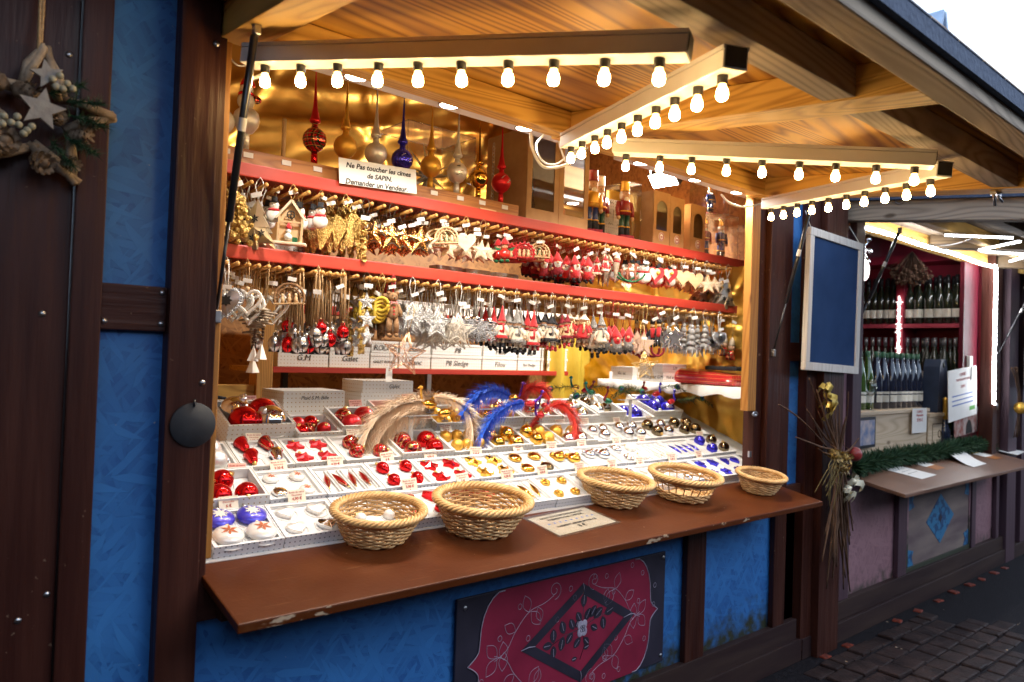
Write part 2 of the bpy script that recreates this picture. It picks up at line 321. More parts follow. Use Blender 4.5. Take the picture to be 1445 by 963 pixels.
# ------------------------------------------------------------------ mesh building
class MB:
    def __init__(s): s.v = []; s.f = []; s.mi = []; s.sm = []; s.m = 0
    def add(s, vs, fs, smooth=False, M=None):
        o = len(s.v)
        s.v += [tuple(M @ Vector(p)) if M is not None else tuple(p) for p in vs]
        for f in fs: s.f.append(tuple(i + o for i in f)); s.mi.append(s.m); s.sm.append(smooth)
        return s
    def box(s, a, b, M=None, bev=0.):
        (x0, y0, z0), (x1, y1, z1) = a, b
        if x0 > x1: x0, x1 = x1, x0
        if y0 > y1: y0, y1 = y1, y0
        if z0 > z1: z0, z1 = z1, z0
        if bev <= 0:
            vs = [(x, y, z) for z in (z0, z1) for y in (y0, y1) for x in (x0, x1)]
            return s.add(vs, [(0, 2, 3, 1), (4, 5, 7, 6), (0, 1, 5, 4), (2, 6, 7, 3), (0, 4, 6, 2), (1, 3, 7, 5)], False, M)
        bev = min(bev, (x1 - x0) / 2.2, (y1 - y0) / 2.2, (z1 - z0) / 2.2)
        bm = bmesh.new(); r = bmesh.ops.create_cube(bm, size=1)
        for v in bm.verts: v.co = ((v.co.x + .5) * (x1 - x0) + x0, (v.co.y + .5) * (y1 - y0) + y0, (v.co.z + .5) * (z1 - z0) + z0)
        bmesh.ops.bevel(bm, geom=bm.edges[:], offset=bev, segments=2, affect='EDGES', profile=.6)
        bm.verts.index_update()
        s.add([v.co[:] for v in bm.verts], [tuple(v.index for v in f.verts) for f in bm.faces], False, M); bm.free(); return s
    def lathe(s, prof, seg=16, M=None, smooth=True, sx=1., sy=1.):
        vs, fs, rows = [], [], []
        for r, z in prof:
            if r < 1e-6: rows.append([len(vs)]); vs.append((0, 0, z))
            else:
                rows.append(list(range(len(vs), len(vs) + seg)))
                vs += [(r * sx * math.cos(2 * PI * k / seg), r * sy * math.sin(2 * PI * k / seg), z) for k in range(seg)]
        for a, b in zip(rows, rows[1:]):
            if len(a) == 1 and len(b) == 1: continue
            for k in range(seg):
                k2 = (k + 1) % seg
                if len(a) == 1: fs.append((a[0], b[k2], b[k]))
                elif len(b) == 1: fs.append((a[k], a[k2], b[0]))
                else: fs.append((a[k], a[k2], b[k2], b[k]))
        for row, rev in ((rows[0], True), (rows[-1], False)):
            if len(row) > 1: fs.append(tuple(reversed(row)) if rev else tuple(row))
        return s.add(vs, fs, smooth, M)
    def ball(s, c, r, seg=14, rings=9, sc=(1, 1, 1), M=None):
        prof = [(math.sin(PI * i / rings), -math.cos(PI * i / rings)) for i in range(rings + 1)]
        prof[0] = (0, -1); prof[-1] = (0, 1)
        T = Matrix.Translation(c) @ Matrix.Diagonal((r * sc[0], r * sc[1], r * sc[2], 1))
        return s.lathe(prof, seg, (M @ T) if M is not None else T)
    def tube(s, pts, r, seg=6, cap=True, M=None, smooth=True, flat=None):
        pts = [Vector(p) for p in pts]; n = len(pts)
        rs = r if isinstance(r, (list, tuple)) else [r] * n
        vs, fs = [], []; up = None
        for i, p in enumerate(pts):
            t = (pts[min(i + 1, n - 1)] - pts[max(i - 1, 0)])
            t = t.normalized() if t.length > 1e-9 else Vector((0, 0, 1))
            if up is None: up = Vector((0, 0, 1)) if abs(t.z) < .9 else Vector((0, 1, 0))
            a = t.cross(up); a = a.normalized() if a.length > 1e-6 else t.orthogonal().normalized()
            b = a.cross(t).normalized(); up = b
            for k in range(seg):
                w = 2 * PI * k / seg; vs.append(p + a * (rs[i] * math.cos(w)) + b * (rs[i] * (flat or 1) * math.sin(w)))
        for i in range(n - 1):
            for k in range(seg):
                k2 = (k + 1) % seg; fs.append((i * seg + k, i * seg + k2, (i + 1) * seg + k2, (i + 1) * seg + k))
        if cap: fs.append(tuple(range(seg - 1, -1, -1))); fs.append(tuple(range((n - 1) * seg, n * seg)))
        return s.add(vs, fs, smooth, M)
    def cyl(s, a, b, r, r2=None, seg=12, M=None): return s.tube([a, b], [r, r if r2 is None else r2], seg, True, M)
    def ring(s, c, R, r, seg=20, ax='y', M=None, a0=0., a1=2 * PI, sx=1., sz=1.):
        n = seg; pts = []
        for k in range(n + 1):
            w = a0 + (a1 - a0) * k / n; u, v = R * sx * math.cos(w), R * sz * math.sin(w)
            pts.append(Vector(c) + Vector({'y': (u, 0, v), 'z': (u, v, 0), 'x': (0, u, v)}[ax]))
        return s.tube(pts, r, 6, True, M)
    def prism(s, poly, y0, y1, M=None, dome=0.):
        """outline in xz, thickness along y; dome pushes a centre point out on both sides"""
        n = len(poly); vs = [(x, y0, z) for x, z in poly] + [(x, y1, z) for x, z in poly]
        fs = [(k, (k + 1) % n, n + (k + 1) % n, n + k) for k in range(n)]
        if dome:
            cx = sum(p[0] for p in poly) / n; cz = sum(p[1] for p in poly) / n
            vs += [(cx, y0 - dome, cz), (cx, y1 + dome, cz)]
            fs += [(2 * n, (k + 1) % n, k) for k in range(n)] + [(2 * n + 1, n + k, n + (k + 1) % n) for k in range(n)]
        else: fs += [tuple(range(n))[::-1], tuple(range(n, 2 * n))]
        return s.add(vs, fs, False, M)
    def quad(s, a, b, c, d): return s.add([a, b, c, d], [(0, 1, 2, 3)])
    def obj(s, name, mats, parent=None, loc=None, kind=None, rot=None, autofix=True):
        me = bpy.data.meshes.new(name); me.from_pydata(s.v, [], s.f)
        for m in (mats if isinstance(mats, (list, tuple)) else [mats]): me.materials.append(m)
        me.polygons.foreach_set('material_index', s.mi); me.polygons.foreach_set('use_smooth', s.sm)
        if autofix and len(s.v) < 60000:
            bm = bmesh.new(); bm.from_mesh(me); bmesh.ops.recalc_face_normals(bm, faces=bm.faces[:]); bm.to_mesh(me); bm.free()
        me.update(); o = bpy.data.objects.new(name, me); COL.objects.link(o)
        if parent is not None: o.parent = parent
        if loc is not None: o.location = loc
        if rot is not None: o.rotation_euler = rot
        if kind: o['kind'] = kind
        return o

def tag(o, label=None, cat=None, group=None, kind=None):
    if label: o['label'] = label
    if cat: o['category'] = cat
    if group: o['group'] = group
    if kind: o['kind'] = kind
    return o
def thing(name, label, cat, loc=(0, 0, 0), rot=(0, 0, 0), group=None):
    o = bpy.data.objects.new(name, None); COL.objects.link(o); o.empty_display_size = .05
    o.location = loc; o.rotation_euler = rot; return tag(o, label, cat, group)
CH = {}
def kids(o):
    return [c for c in COL.objects if c.parent is o]
def copy_tree(o, tree, parent=None):
    """tree = [(object, [(child, [..])])]; copies share mesh data"""
    c = o.copy(); COL.objects.link(c)
    if parent is not None: c.parent = parent
    for ch, sub in tree: copy_tree(ch, sub, c)
    return c
def tree_of(o, allobjs):
    return [(c, tree_of(c, allobjs)) for c in allobjs if c.parent is o]
class Proto:
    """first use hands out the built thing itself, later uses a copy of it and of its parts"""
    def __init__(s, build): s.build = build; s.src = None; s.used = False
    def get(s, loc, rot=(0, 0, 0), label=None, group=None, scale=1.):
        if s.src is None:
            before = set(COL.objects); s.src = s.build(); new = [o for o in COL.objects if o not in before]
            s.tree = tree_of(s.src, new)
        o = s.src if not s.used else copy_tree(s.src, s.tree)
        s.used = True
        o.location = loc; o.rotation_euler = rot
        o.scale = (scale,) * 3 if not isinstance(scale, tuple) else scale
        if label: o['label'] = label
        if group: o['group'] = group
        return o

def text(body, size, m, parent, loc, rot, name='lettering', align='CENTER', shear=0., depth=.0004, bold=0.):
    cu = bpy.data.curves.new('t', 'FONT'); cu.body = body; cu.size = size; cu.align_x = align; cu.align_y = 'CENTER'
    cu.shear = shear; cu.extrude = depth; cu.resolution_u = 2; cu.offset = bold
    tmp = bpy.data.objects.new('t', cu); COL.objects.link(tmp)
    dg = bpy.context.evaluated_depsgraph_get(); me = bpy.data.meshes.new_from_object(tmp.evaluated_get(dg))
    bpy.data.objects.remove(tmp); bpy.data.curves.remove(cu)
    me.name = name; me.materials.clear(); me.materials.append(m)
    o = bpy.data.objects.new(name, me); COL.objects.link(o); o.parent = parent; o.location = loc; o.rotation_euler = rot; return o

# outlines in xz
def star(n=5, R=1., r=.42, a0=PI / 2): return [((R if k % 2 == 0 else r) * math.cos(a0 + PI * k / n), (R if k % 2 == 0 else r) * math.sin(a0 + PI * k / n)) for k in range(2 * n)]
def heart(R=1., n=28):
    out = []
    for k in range(n):
        t = 2 * PI * k / n; out.append((R * .95 * math.sin(t) ** 3, R * (.8 * math.cos(t) - .32 * math.cos(2 * t) - .13 * math.cos(3 * t) - .06 * math.cos(4 * t))))
    return out[::-1]
def fir(R=1.):
    p = [(0, 1), (.28, .5), (.16, .5), (.5, 0), (.32, 0), (.72, -.6), (.14, -.6), (.14, -.85)]
    q = p + [(-x, z) for x, z in reversed(p[1:])]; return [(x * R, z * R) for x, z in q][::-1]
def sc(poly, k, dx=0., dz=0.): return [(x * k + dx, z * k + dz) for x, z in poly]
ORD = ['first', 'second', 'third', 'fourth', 'fifth', 'sixth', 'seventh', 'eighth', 'ninth', 'tenth', 'eleventh', 'twelfth', 'thirteenth', 'fourteenth', 'fifteenth', 'sixteenth', 'seventeenth', 'eighteenth', 'nineteenth', 'twentieth']
def T(*p): return Matrix.Translation(p)
def RXm(a): return Matrix.Rotation(a, 4, 'X')
def RYm(a): return Matrix.Rotation(a, 4, 'Y')
def RZm(a): return Matrix.Rotation(a, 4, 'Z')
# ------------------------------------------------------------------ ground
g = MB()
g.quad((-400, -400, 0), (400, -400, 0), (400, 400, 0), (-400, 400, 0))
m_asph = mat('damp_asphalt', (.008, .007, .009), (.020, .017, .020), spec=.12, rough=.75, scale=40, bump=.5, bscale=120, detail=8, rvar=.18)
g.obj('ground', m_asph, kind='structure')
m_sett = mat('stone_setts', (.016, .010, .010), (.040, .024, .022), spec=.2, rough=.55, scale=9, bump=.5, bscale=60, rvar=.15)
m_settr = mat('red_brick_setts', (.24, .032, .012), (.06, .014, .010), rough=.5, scale=45)
cb = MB(); r2 = random.Random(4)
y = -.14
rowi = 0
while y > -1.7:
    w = .095 + r2.random() * .035; x = 2.9 + (rowi % 2) * .09
    while x < 14:
        l = .09 + r2.random() * .11
        if 3.55 - y * .25 < x < 5.6 + y * .9 + .25 * math.sin(y * 9):
            h = .012 + r2.random() * .006; dz = r2.random() * .01
            M = T(x + l / 2, y - w / 2, -.03) @ RZm(r2.uniform(-.05, .05)) @ RXm(r2.uniform(-.03, .03))
            cb.box((-l / 2 + .005, -w / 2 + .005, 0), (l / 2 - .005, w / 2 - .005, .034 + h * r2.random()), M, bev=.010)
        x += l
    y -= w; rowi += 1
cb.obj('cobbled_pavement', m_sett, kind='structure')
eb = MB(); x = 3.95
while x < 16:
    if r2.random() < .9: eb.box((-.045, -.03, -.03), (.045 - r2.random() * .03, .03 - r2.random() * .02, .006 + r2.random() * .006), T(x + .05, -.10, 0) @ RZm(r2.uniform(-.3, .3)), bev=.008)
    x += .24 + r2.random() * .12
eb.obj('brick_edging', m_settr, kind='structure')
lf = MB()
for k in range(34):
    p = (r2.uniform(3.3, 9), r2.uniform(-1.6, -.05), .026); s_ = r2.uniform(.005, .011); a = r2.uniform(0, 6)
    lf.add([(p[0] + s_ * math.cos(a + q), p[1] + s_ * math.sin(a + q), p[2] + .004 * (k % 3)) for q in (0, 1.4, 3.1, 4.4)], [(0, 1, 2, 3)])
lf.obj('litter_leaves', mat('dry_leaf', (.30, .16, .06), (.42, .36, .30), rough=.8, scale=60), kind='stuff')

aw = MB(); aw.box((-14, -5.4, 0), (22, -5.0, 2.6)); aw.box((-14, -9, 2.6), (22, -4.8, 2.75)); aw.box((-3.4, -4.79, 0), (-1.15, -.12, 2.7)); aw.obj('unseen_skylight_blocker', mat('dark_blocker_timber', (.06, .04, .03), (.09, .06, .045), rough=.7), kind='structure')  # unseen walls opposite and at the left, added to cut skylight on the facade

# far house behind the roofs: one pale gable
hs = thing('distant_house', 'pale blue pointed gable of a distant house above the roof edge', 'house', (0, 0, 0))
m_pale = mat('pale_render', (.55, .62, .72), (.62, .70, .78), rough=.8, scale=3)
c = at_y(1322, 62, 6.0); c.z = 0
top = at_y(1322, 10, 6.0).z
hb = MB(); hb.prism([(-1.3, 0), (1.3, 0), (1.3, top - 4.2), (0, top - .2), (-1.3, top - 4.2)], 0, 3, T(c.x, c.y, 0)); hb.obj('wall', m_pale, hs)
hr = MB(); 
for sgn in (-1, 1): hr.box((0, -.2, 0), (4.6, 3.4, .12), T(c.x, c.y, top - .18) @ Matrix.Scale(sgn, 4, (1, 0, 0)) @ RYm(math.atan2(4, 1.3)))
hr.obj('roof', mat('pale_slate', (.30, .38, .50), (.36, .45, .58), rough=.7, scale=5), hs)
hw = MB(); hw.box((-.32, -.04, top - 3.6), (.32, .02, top - 2.2), T(c.x, c.y, 0)); hw.obj('window', mat('dark_pane', (.03, .05, .10), rough=.1), hs)

# ------------------------------------------------------------------ first chalet
chalet = thing('market_chalet', 'blue and brown wooden market chalet full of Christmas ornaments', 'chalet', (0, 0, 0))
def part(mb, name, m, parent, label=None):
    o = mb.obj(name, m, parent)
    if label: o['label'] = label
    return o
def bx(name, a, b, m, parent, bev=.004, label=None):
    return part(MB().box(a, b, None, bev), name, m, parent, label)
# left wall
bx('door_panel', (-1.1, -.035, .12), (.322, .0, 3.2), m_brown, chalet)
bx('post', (.324, -.05, .0), (.39, .02, 3.2), m_brown, chalet)
bx('wall_panel', (.36, -.004, .2), (.56, .016, 3.2), m_blue, chalet)
bx('rail', (.3905, -.03, 1.63), (.5435, -.006, 1.745), m_brownh, chalet)
lp = bx('post', (.544, -.055, 0), (.645, .10, 2.62), m_brown, chalet)
bx('moulding', (.646, -.035, .9), (.668, .10, 2.56), m_brown, chalet)
bx('jamb', (.669, -.01, 1.02), (.690, .16, 2.5), m_goldpost, chalet)
sm = MB()
for (x, z, yy) in ((.30, 2.28, -.036), (.27, 1.66, -.036), (.25, .95, -.036), (.305, 1.0, -.036), (.632, 2.4, -.057), (.632, 1.5, -.057), (.531, 1.73, -.031), (.531, 1.65, -.031), (.40, 1.65, -.031)):
    sm.lathe([(0, -.002), (.008, -.002), (.007, .002), (0, .003)], 10, T(x, yy, z) @ RXm(PI / 2))
part(sm, 'screw', m_steel, chalet)
# lower front
bx('wall_panel', (.62, .0, .18), (3.90, .016, .94), m_blue, chalet)
bx('rail', (.646, -.03, .86), (3.86, -.002, .955), m_brownh, chalet)
for (a, b) in ((2.81, 2.955), (3.56, 3.675)): bx('post', (a, -.032, .225), (b, -.003, .858), m_brown, chalet)
bx('rail', (.646, -.036, .115), (3.80, -.001, .226), m_plinth, chalet)
bx('plinth', (-1.1, -.052, 0), (3.83, -.006, .118), m_plinth, chalet)
# right hand side of the opening
bx('jamb', (3.285, -.022, 1.36), (3.36, .02, 2.5), m_goldpost, chalet)
bx('jamb', (3.361, -.012, 1.02), (3.43, .05, 2.5), m_brown, chalet)
bx('post', (3.431, -.045, .95), (3.58, .04, 2.6), m_brown, chalet)
bx('post', (3.584, -.032, .95), (3.668, .04, 2.6), m_brown, chalet)
bx('wall_panel', (3.66, .0, .2), (3.83, .016, 2.6), m_blue, chalet)
bx('rail', (3.669, -.028, 1.62), (3.815, -.002, 1.72), m_brownh, chalet)
bx('post', (3.816, -.05, .05), (3.925, .03, 2.6), m_brown, chalet)
bx('post', (3.93, -.09, .0), (4.165, .05, 2.6), m_brown, chalet)
lk = MB(); lk.lathe([(0, 0), (.022, 0), (.022, .004), (.008, .004), (.008, .001), (0, .001)], 18, T(3.345, -.026, 1.345) @ RXm(PI / 2) @ Matrix.Diagonal((1.2, .62, 1, 1)))
lk.box((3.30, -.03, 1.13), (3.32, -.02, 1.16)); part(lk, 'lock_plate', m_steel, chalet)
# lintel, side walls, back, ceiling, floor
bx('lintel', (.50, .06, 2.50), (3.95, .16, 2.62), m_beamx, chalet)
bx('lintel', (.30, .0, 2.63), (4.2, .118, 3.36), m_brownh, chalet)
bx('soffit', (-1.1, -.40, 2.56), (.60, -.06, 2.60), m_beamx, chalet)
bx('unseen_shade_eaves', (-3.2, -1.45, 2.82), (.50, .0, 2.90), m_grey, chalet)  # out of view, added to keep skylight off the left wall
bx('side_wall', (.40, .12, .0), (.44, 2.2, 3.36), m_osb, chalet)
bx('side_wall', (3.93, .06, .0), (3.965, 2.2, 3.36), m_osb, chalet)
bx('back_wall', (.40, 2.2, 0), (3.97, 2.24, 3.36), m_osb, chalet)
bx('ceiling', (.40, .0, 3.365), (3.97, 2.24, 3.40), m_ply, chalet)
bx('stall_floor', (.45, .05, .02), (3.92, 2.19, .06), m_osb, chalet)
bx('pillar', (1.32, 1.35, .06), (1.40, 1.44, 2.4), m_beamz, chalet)
bx('cross_rail', (.45, 1.36, 1.33), (1.318, 1.42, 1.42), m_beamx, chalet)
# gold foil lining: crumpled sheets on the back and on the right hand wall
def foil(name, o, u, v, nu, nv, amp, parent, seed, m_f=None):
    r3 = random.Random(seed); b = MB(); o, u, v = Vector(o), Vector(u), Vector(v); nn = u.cross(v).normalized(); vs = []
    cr = [(r3.uniform(-.1, 1.1), r3.uniform(-.1, 1.1), r3.uniform(0, 2 * PI), r3.uniform(.02, .11), r3.uniform(.4, 1)) for _ in range(46)]
    for j in range(nv + 1):
        for i in range(nu + 1):
            a, c_ = i / nu, j / nv; h = 0
            for (cx_, cz_, an, w, k) in cr:
                d = (a - cx_) * math.cos(an) * u.length + (c_ - cz_) * math.sin(an) * v.length
                h += k * max(0, 1 - abs(d) / w)
            vs.append(o + u * a + v * c_ + nn * (amp * h * .45 + r3.uniform(-.03, .03) * amp))
    b.add(vs, [(j * (nu + 1) + i, j * (nu + 1) + i + 1, (j + 1) * (nu + 1) + i + 1, (j + 1) * (nu + 1) + i) for j in range(nv) for i in range(nu)], True)
    return part(b, name, m_f or m_foil, parent)
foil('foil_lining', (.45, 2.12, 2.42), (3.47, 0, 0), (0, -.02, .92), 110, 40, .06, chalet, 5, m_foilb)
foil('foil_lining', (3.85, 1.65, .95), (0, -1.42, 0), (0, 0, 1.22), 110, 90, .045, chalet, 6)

# ------------------------------------------------------------------ awning hoods
SL = math.tan(math.radians(6.5)); HZ = 2.435
def hood_z(y, z0=HZ): return z0 + SL * y
def hood(parent, x0, x1, z0, rafters, depth, jy, m_under, mb, mg):
    hd = MB().box((x0, -depth, 0), (x1, .02, .012)); 
    R = T(0, 0, z0 + .092) @ Matrix.Shear('XY', 4, (0, 0)) 
    def sl(b):           # shear the awning so that it follows the slope
        b.v = [(x, y, z + z0 + SL * y) for x, y, z in b.v]; return b
    root = part(sl(MB().box((x0, -depth, .092), (x1, .03, .107))), 'awning', m_under, parent)
    for (a, b_) in rafters: part(sl(MB().box((a, -depth + .09, 0), (b_, .0, .091), None, .004)), 'rafter', mb, root)
    xs = [x0 + .002] + [v for r in rafters for v in r] + [x1 - .002]
    for yy, wd in jy:
        for a, b_ in zip(xs[0::2], xs[1::2]):
            if b_ - a > .1: part(sl(MB().box((a + .002, yy - wd, .004), (b_ - .002, yy, .0905), None, .004)), 'joist', mg if yy < -.5 else mb[0] if isinstance(mb, list) else m_beamx, root)
    part(sl(MB().box((x0 - .05, -depth, -.004), (x1 + .05, -depth + .088, .0905), None, .006)), 'eave_beam', mg, root)
    rf = MB().box((x0 - .06, -depth + .06, .108), (x1 + .06, .0, .126)); rf.box((x0 - .06, -depth - .020, .034), (x1 + .06, -depth - .002, .078))
    k = x0 - .06
    while k < x1 - .1:
        rf.box((k, -depth - .022, .0785), (k + .155, -depth + .0, .0845 + .004 * math.sin(k * 40))); k += .162
    part(sl(rf), 'roof_covering', m_sky_roof, root)
    return root
hood1 = hood(chalet, .60, 3.372, HZ, [(.65, .752), (1.905, 2.04), (3.25, 3.370)], 1.415, [(-1.08, .09), (-.02, .09)], m_ply, m_beamy, m_grey)
lt = MB(); p = at_p(1405, 272, (0, 0, HZ), (0, -SL, 1))
lt.box((-.03, -.012, -.012), (.03, .012, 0), T(*p)); lt.cyl((p.x - .02, p.y, p.z - .012), (p.x + .03, p.y + .01, p.z - .045), .006); lt.cyl((p.x + .02, p.y, p.z - .01), (p.x + .05, p.y - .01, p.z - .03), .005)
part(lt, 'latch', m_steel, hood1)
# gas struts
def strut(a, b, parent, seg=.62):
    a, b = Vector(a), Vector(b); d = b - a
    s_ = part(MB().tube([a + d * .34, a + d * .345, a + d * .97, a + d * .975], [.008, .0100, .0100, .006], 14), 'gas_strut', m_black, parent)
    part(MB().cyl(a, a + d * .345, .0048), 'rod', m_black, s_)
    e = MB()
    for q in (a, b): e.ball(q, .009, 10, 6); e.box((-.006, -.010, -.020), (.012, .012, .016), T(*q), .003)
    e.cyl(a + d * .97, b, .006); part(e, 'bracket', m_steel, s_)
    lb = MB().tube([a + d * .655, a + d * .70], .0104, 14, False); part(lb, 'sticker', m_tag, s_)
strut((.672, -.02, 1.68), (.672, -.225, 2.405), chalet)
strut((3.455, -.055, 1.66), (3.455, -.24, 2.40), chalet)

# counter flap
FA = math.radians(10.2); FN = Vector((0, -math.sin(FA), math.cos(FA)))
def flap_pt(x, y, h=0.): return Vector((x, y, .99 + math.tan(FA) * y)) + FN * h
m_flap = mat('brown_counter', (.066, .0145, .0028), (.088, .022, .0045), spec=.22, rough=.40, scale=5, bump=.06, bscale=90, detail=9, rvar=.08)
# worn white chips along the front edge
nt = m_flap.node_tree; b_ = nt.nodes['Principled BSDF']; src = b_.inputs['Base Color'].links[0].from_socket
tc = _n(nt, 'ShaderNodeTexCoord'); sp = _n(nt, 'ShaderNodeSeparateXYZ'); nt.links.new(tc.outputs['Object'], sp.inputs[0])
mp_ = _n(nt, 'ShaderNodeMapping'); mp_.inputs['Scale'].default_value = (.35, 1, 1); nt.links.new(tc.outputs['Object'], mp_.inputs[0])
n1 = _n(nt, 'ShaderNodeTexNoise'); n1.inputs['Scale'].default_value = 48; n1.inputs['Detail'].default_value = 8; nt.links.new(mp_.outputs[0], n1.inputs[0])
n0 = _n(nt, 'ShaderNodeTexNoise'); n0.inputs['Scale'].default_value = 2.2; nt.links.new(tc.outputs['Object'], n0.inputs[0])
ad = _n(nt, 'ShaderNodeMath', operation='ADD'); nt.links.new(n1.outputs['Fac'], ad.inputs[0]); nt.links.new(n0.outputs['Fac'], ad.inputs[1])
th = _n(nt, 'ShaderNodeMath', operation='MULTIPLY_ADD'); th.inputs[1].default_value = 17.; th.inputs[2].default_value = 17 * .305; nt.links.new(sp.outputs[1], th.inputs[0])   # 0 at the edge, grows inward
df = _n(nt, 'ShaderNodeMath', operation='SUBTRACT'); nt.links.new(ad.outputs[0], df.inputs[0]); nt.links.new(th.outputs[0], df.inputs[1])
hf = _n(nt, 'ShaderNodeMath', operation='MULTIPLY'); hf.inputs[1].default_value = .5; nt.links.new(df.outputs[0], hf.inputs[0])
rr = _n(nt, 'ShaderNodeValToRGB'); rr.color_ramp.elements[0].position = .575; rr.color_ramp.elements[1].position = .60; nt.links.new(hf.outputs[0], rr.inputs[0])
n3 = _n(nt, 'ShaderNodeTexNoise'); n3.inputs['Scale'].default_value = 34; n3.inputs['Detail'].default_value = 2; nt.links.new(tc.outputs['Object'], n3.inputs[0])
r3_ = _n(nt, 'ShaderNodeValToRGB'); r3_.color_ramp.elements[0].position = .765; r3_.color_ramp.elements[1].position = .775; nt.links.new(n3.outputs['Fac'], r3_.inputs[0])
mxm = _n(nt, 'ShaderNodeMath', operation='MAXIMUM'); nt.links.new(rr.outputs[0], mxm.inputs[0]); nt.links.new(r3_.outputs[0], mxm.inputs[1])
mc = _n(nt, 'ShaderNodeMix', data_type='RGBA'); ms_ = _n(nt, 'ShaderNodeMapping'); ms_.inputs['Rotation'].default_value = (0, 0, .5); ms_.inputs['Scale'].default_value = (1.2, 34, 1); nt.links.new(tc.outputs['Object'], ms_.inputs[0])
ns_ = _n(nt, 'ShaderNodeTexNoise'); ns_.inputs['Scale'].default_value = 5; ns_.inputs['Detail'].default_value = 2; nt.links.new(ms_.outputs[0], ns_.inputs[0])
rs_ = _n(nt, 'ShaderNodeValToRGB'); rs_.color_ramp.elements[0].position = .66; rs_.color_ramp.elements[1].position = .74; nt.links.new(ns_.outputs['Fac'], rs_.inputs[0])
msx = _n(nt, 'ShaderNodeMix', data_type='RGBA'); msx.inputs[7].default_value = (.13, .05, .018, 1); nt.links.new(rs_.outputs[0], msx.inputs[0]); nt.links.new(src, msx.inputs[6]); src = msx.outputs[2]
mc.inputs[7].default_value = (.40, .30, .21, 1); nt.links.new(mxm.outputs[0], mc.inputs[0]); nt.links.new(src, mc.inputs[6]); nt.links.new(mc.outputs[2], b_.inputs['Base Color'])
fl = MB(); fl.box((.659, -.305, -.024), (3.52, .075, 0), None, .004)
fl.v = [(x, y, z + .99 + math.tan(FA) * y) for x, y, z in fl.v]
flap = part(fl, 'counter_flap', m_flap, chalet)
fb = MB()
fb.box((.70, -.075, .865), (.73, -.0365, .955)); part(fb, 'bracket', m_brown, flap)

# sloping display table under the trays
TA = math.radians(21); TU = Vector((0, math.cos(TA), math.sin(TA))); TN = Vector((0, -math.sin(TA), math.cos(TA))); TO = Vector((0, .03, 1.0))
TM = Matrix(((1, 0, 0, 0), (0, TU.y, TN.y, TO.y), (0, TU.z, TN.z, TO.z), (0, 0, 0, 1)))
tab = thing('display_table', 'sloping white display table carrying the trays of baubles', 'table', (0, 0, 0))
tb = MB(); tb.box((.48, .0, -.03), (3.84, .93, -.002), TM, .003); part(tb, 'table_top', m_paperw, tab)
tl = MB(); tl.box((.48, .05, .06), (.54, .11, .98)); part(tl, 'leg', m_beamz, tab)
for (x, yy, zz) in ((3.78, .05, .98), (.48, .80, 1.26), (3.78, .80, 1.26)): part(MB().box((x, yy, .06), (x + .06, yy + .06, zz)), 'leg', m_beamz, tab)
part(MB().box((.545, .06, .90), (3.775, .10, .98)), 'apron', m_beamx, tab)

# ------------------------------------------------------------------ light bars with bulbs
m_bulb = mat('lit_bulb', (1, .9, .75), rough=.2, emit=(1.0, .66, .27), es=64.)
m_bulbn = mat('bulb_neck_glass', (1, .85, .6), rough=.1, emit=(1.0, .52, .14), es=9.)
def light_bar(label, a, b, n, first, last):
    """square white trunking from a (inner end) to b (outer end), bulbs hanging below"""
    a, b = Vector(a), Vector(b); d = b - a; L_ = d.length; ux = d.normalized(); uz = Vector((0, 0, 1)); uy = uz.cross(ux).normalized(); uz = ux.cross(uy)
    M = Matrix(((ux.x, uy.x, uz.x, a.x), (ux.y, uy.y, uz.y, a.y), (ux.z, uy.z, uz.z, a.z), (0, 0, 0, 1)))
    t = thing('light_bar', label, 'light bar', (0, 0, 0)); t.matrix_world = M
    w = .030; c = MB()
    c.box((0, -w, 0), (L_, w, .040), None, .003); c.box((0, -w - .0015, .0405), (L_, w + .0015, .051), None, .002)
    part(c, 'trunking', m_white, t)
    e = MB(); e.box((L_ + .0005, -w + .004, .005), (L_ + .002, w - .004, .048)); part(e, 'end_opening', m_blackrub, t)
    Mi = M.to_3x3().inverted()
    dn = Mi @ Vector((0, 0, -1))
    for k in range(n):
        x = first + (L_ - first - last) * k / (n - 1) + rnd.uniform(-.004, .004)
        q = (dn + Vector((rnd.uniform(-.05, .05), rnd.uniform(-.05, .05), 0))).to_track_quat('Z', 'Y').to_matrix().to_4x4(); P = T(x, 0, 0) @ q @ Matrix.Scale(.74, 4)
        so = MB(); so.lathe([(0, -.004), (.0155, -.004), (.0165, .004), (.0155, .026), (.0145, .027), (0, .027)], 14, P)
        s_ = part(so, 'socket', m_blackrub, t)
        bu = MB(); bu.m = 1; bu.lathe([(.011, .0272), (.0125, .034), (.0150, .042)], 14, P); bu.m = 0
        bu.lathe([(.0150, .042), (.0172, .052), (.0180, .060), (.0170, .068), (.0130, .074), (.006, .077), (0, .0775)], 14, P)
        part(bu, 'bulb', [m_bulb, m_bulbn], s_)
def hb_(px, py, off): return at_p(px, py, (0, 0, HZ + off), (0, -SL, 1))
OFF = -.076
def bar_pt(x, y): return Vector((x, y, hood_z(y) + OFF))
light_bar('longest light bar of white trunking, slanting out above the left of the counter', bar_pt(.70, -.10), bar_pt(1.245, -1.125), 10, .06, .06)
light_bar('light bar whose dark open end points out of the awning next to the longest one', bar_pt(1.80, -.20), bar_pt(1.355, -1.165), 10, .04, .05)
light_bar('light bar slanting out between the brown rafter and the steel latch', bar_pt(1.93, -.30), bar_pt(2.455, -1.16), 9, .05, .05)
light_bar('light bar nearest to the chalkboard, its inner end beside the strut', bar_pt(3.18, -.16), bar_pt(2.60, -1.14), 10, .04, .06)

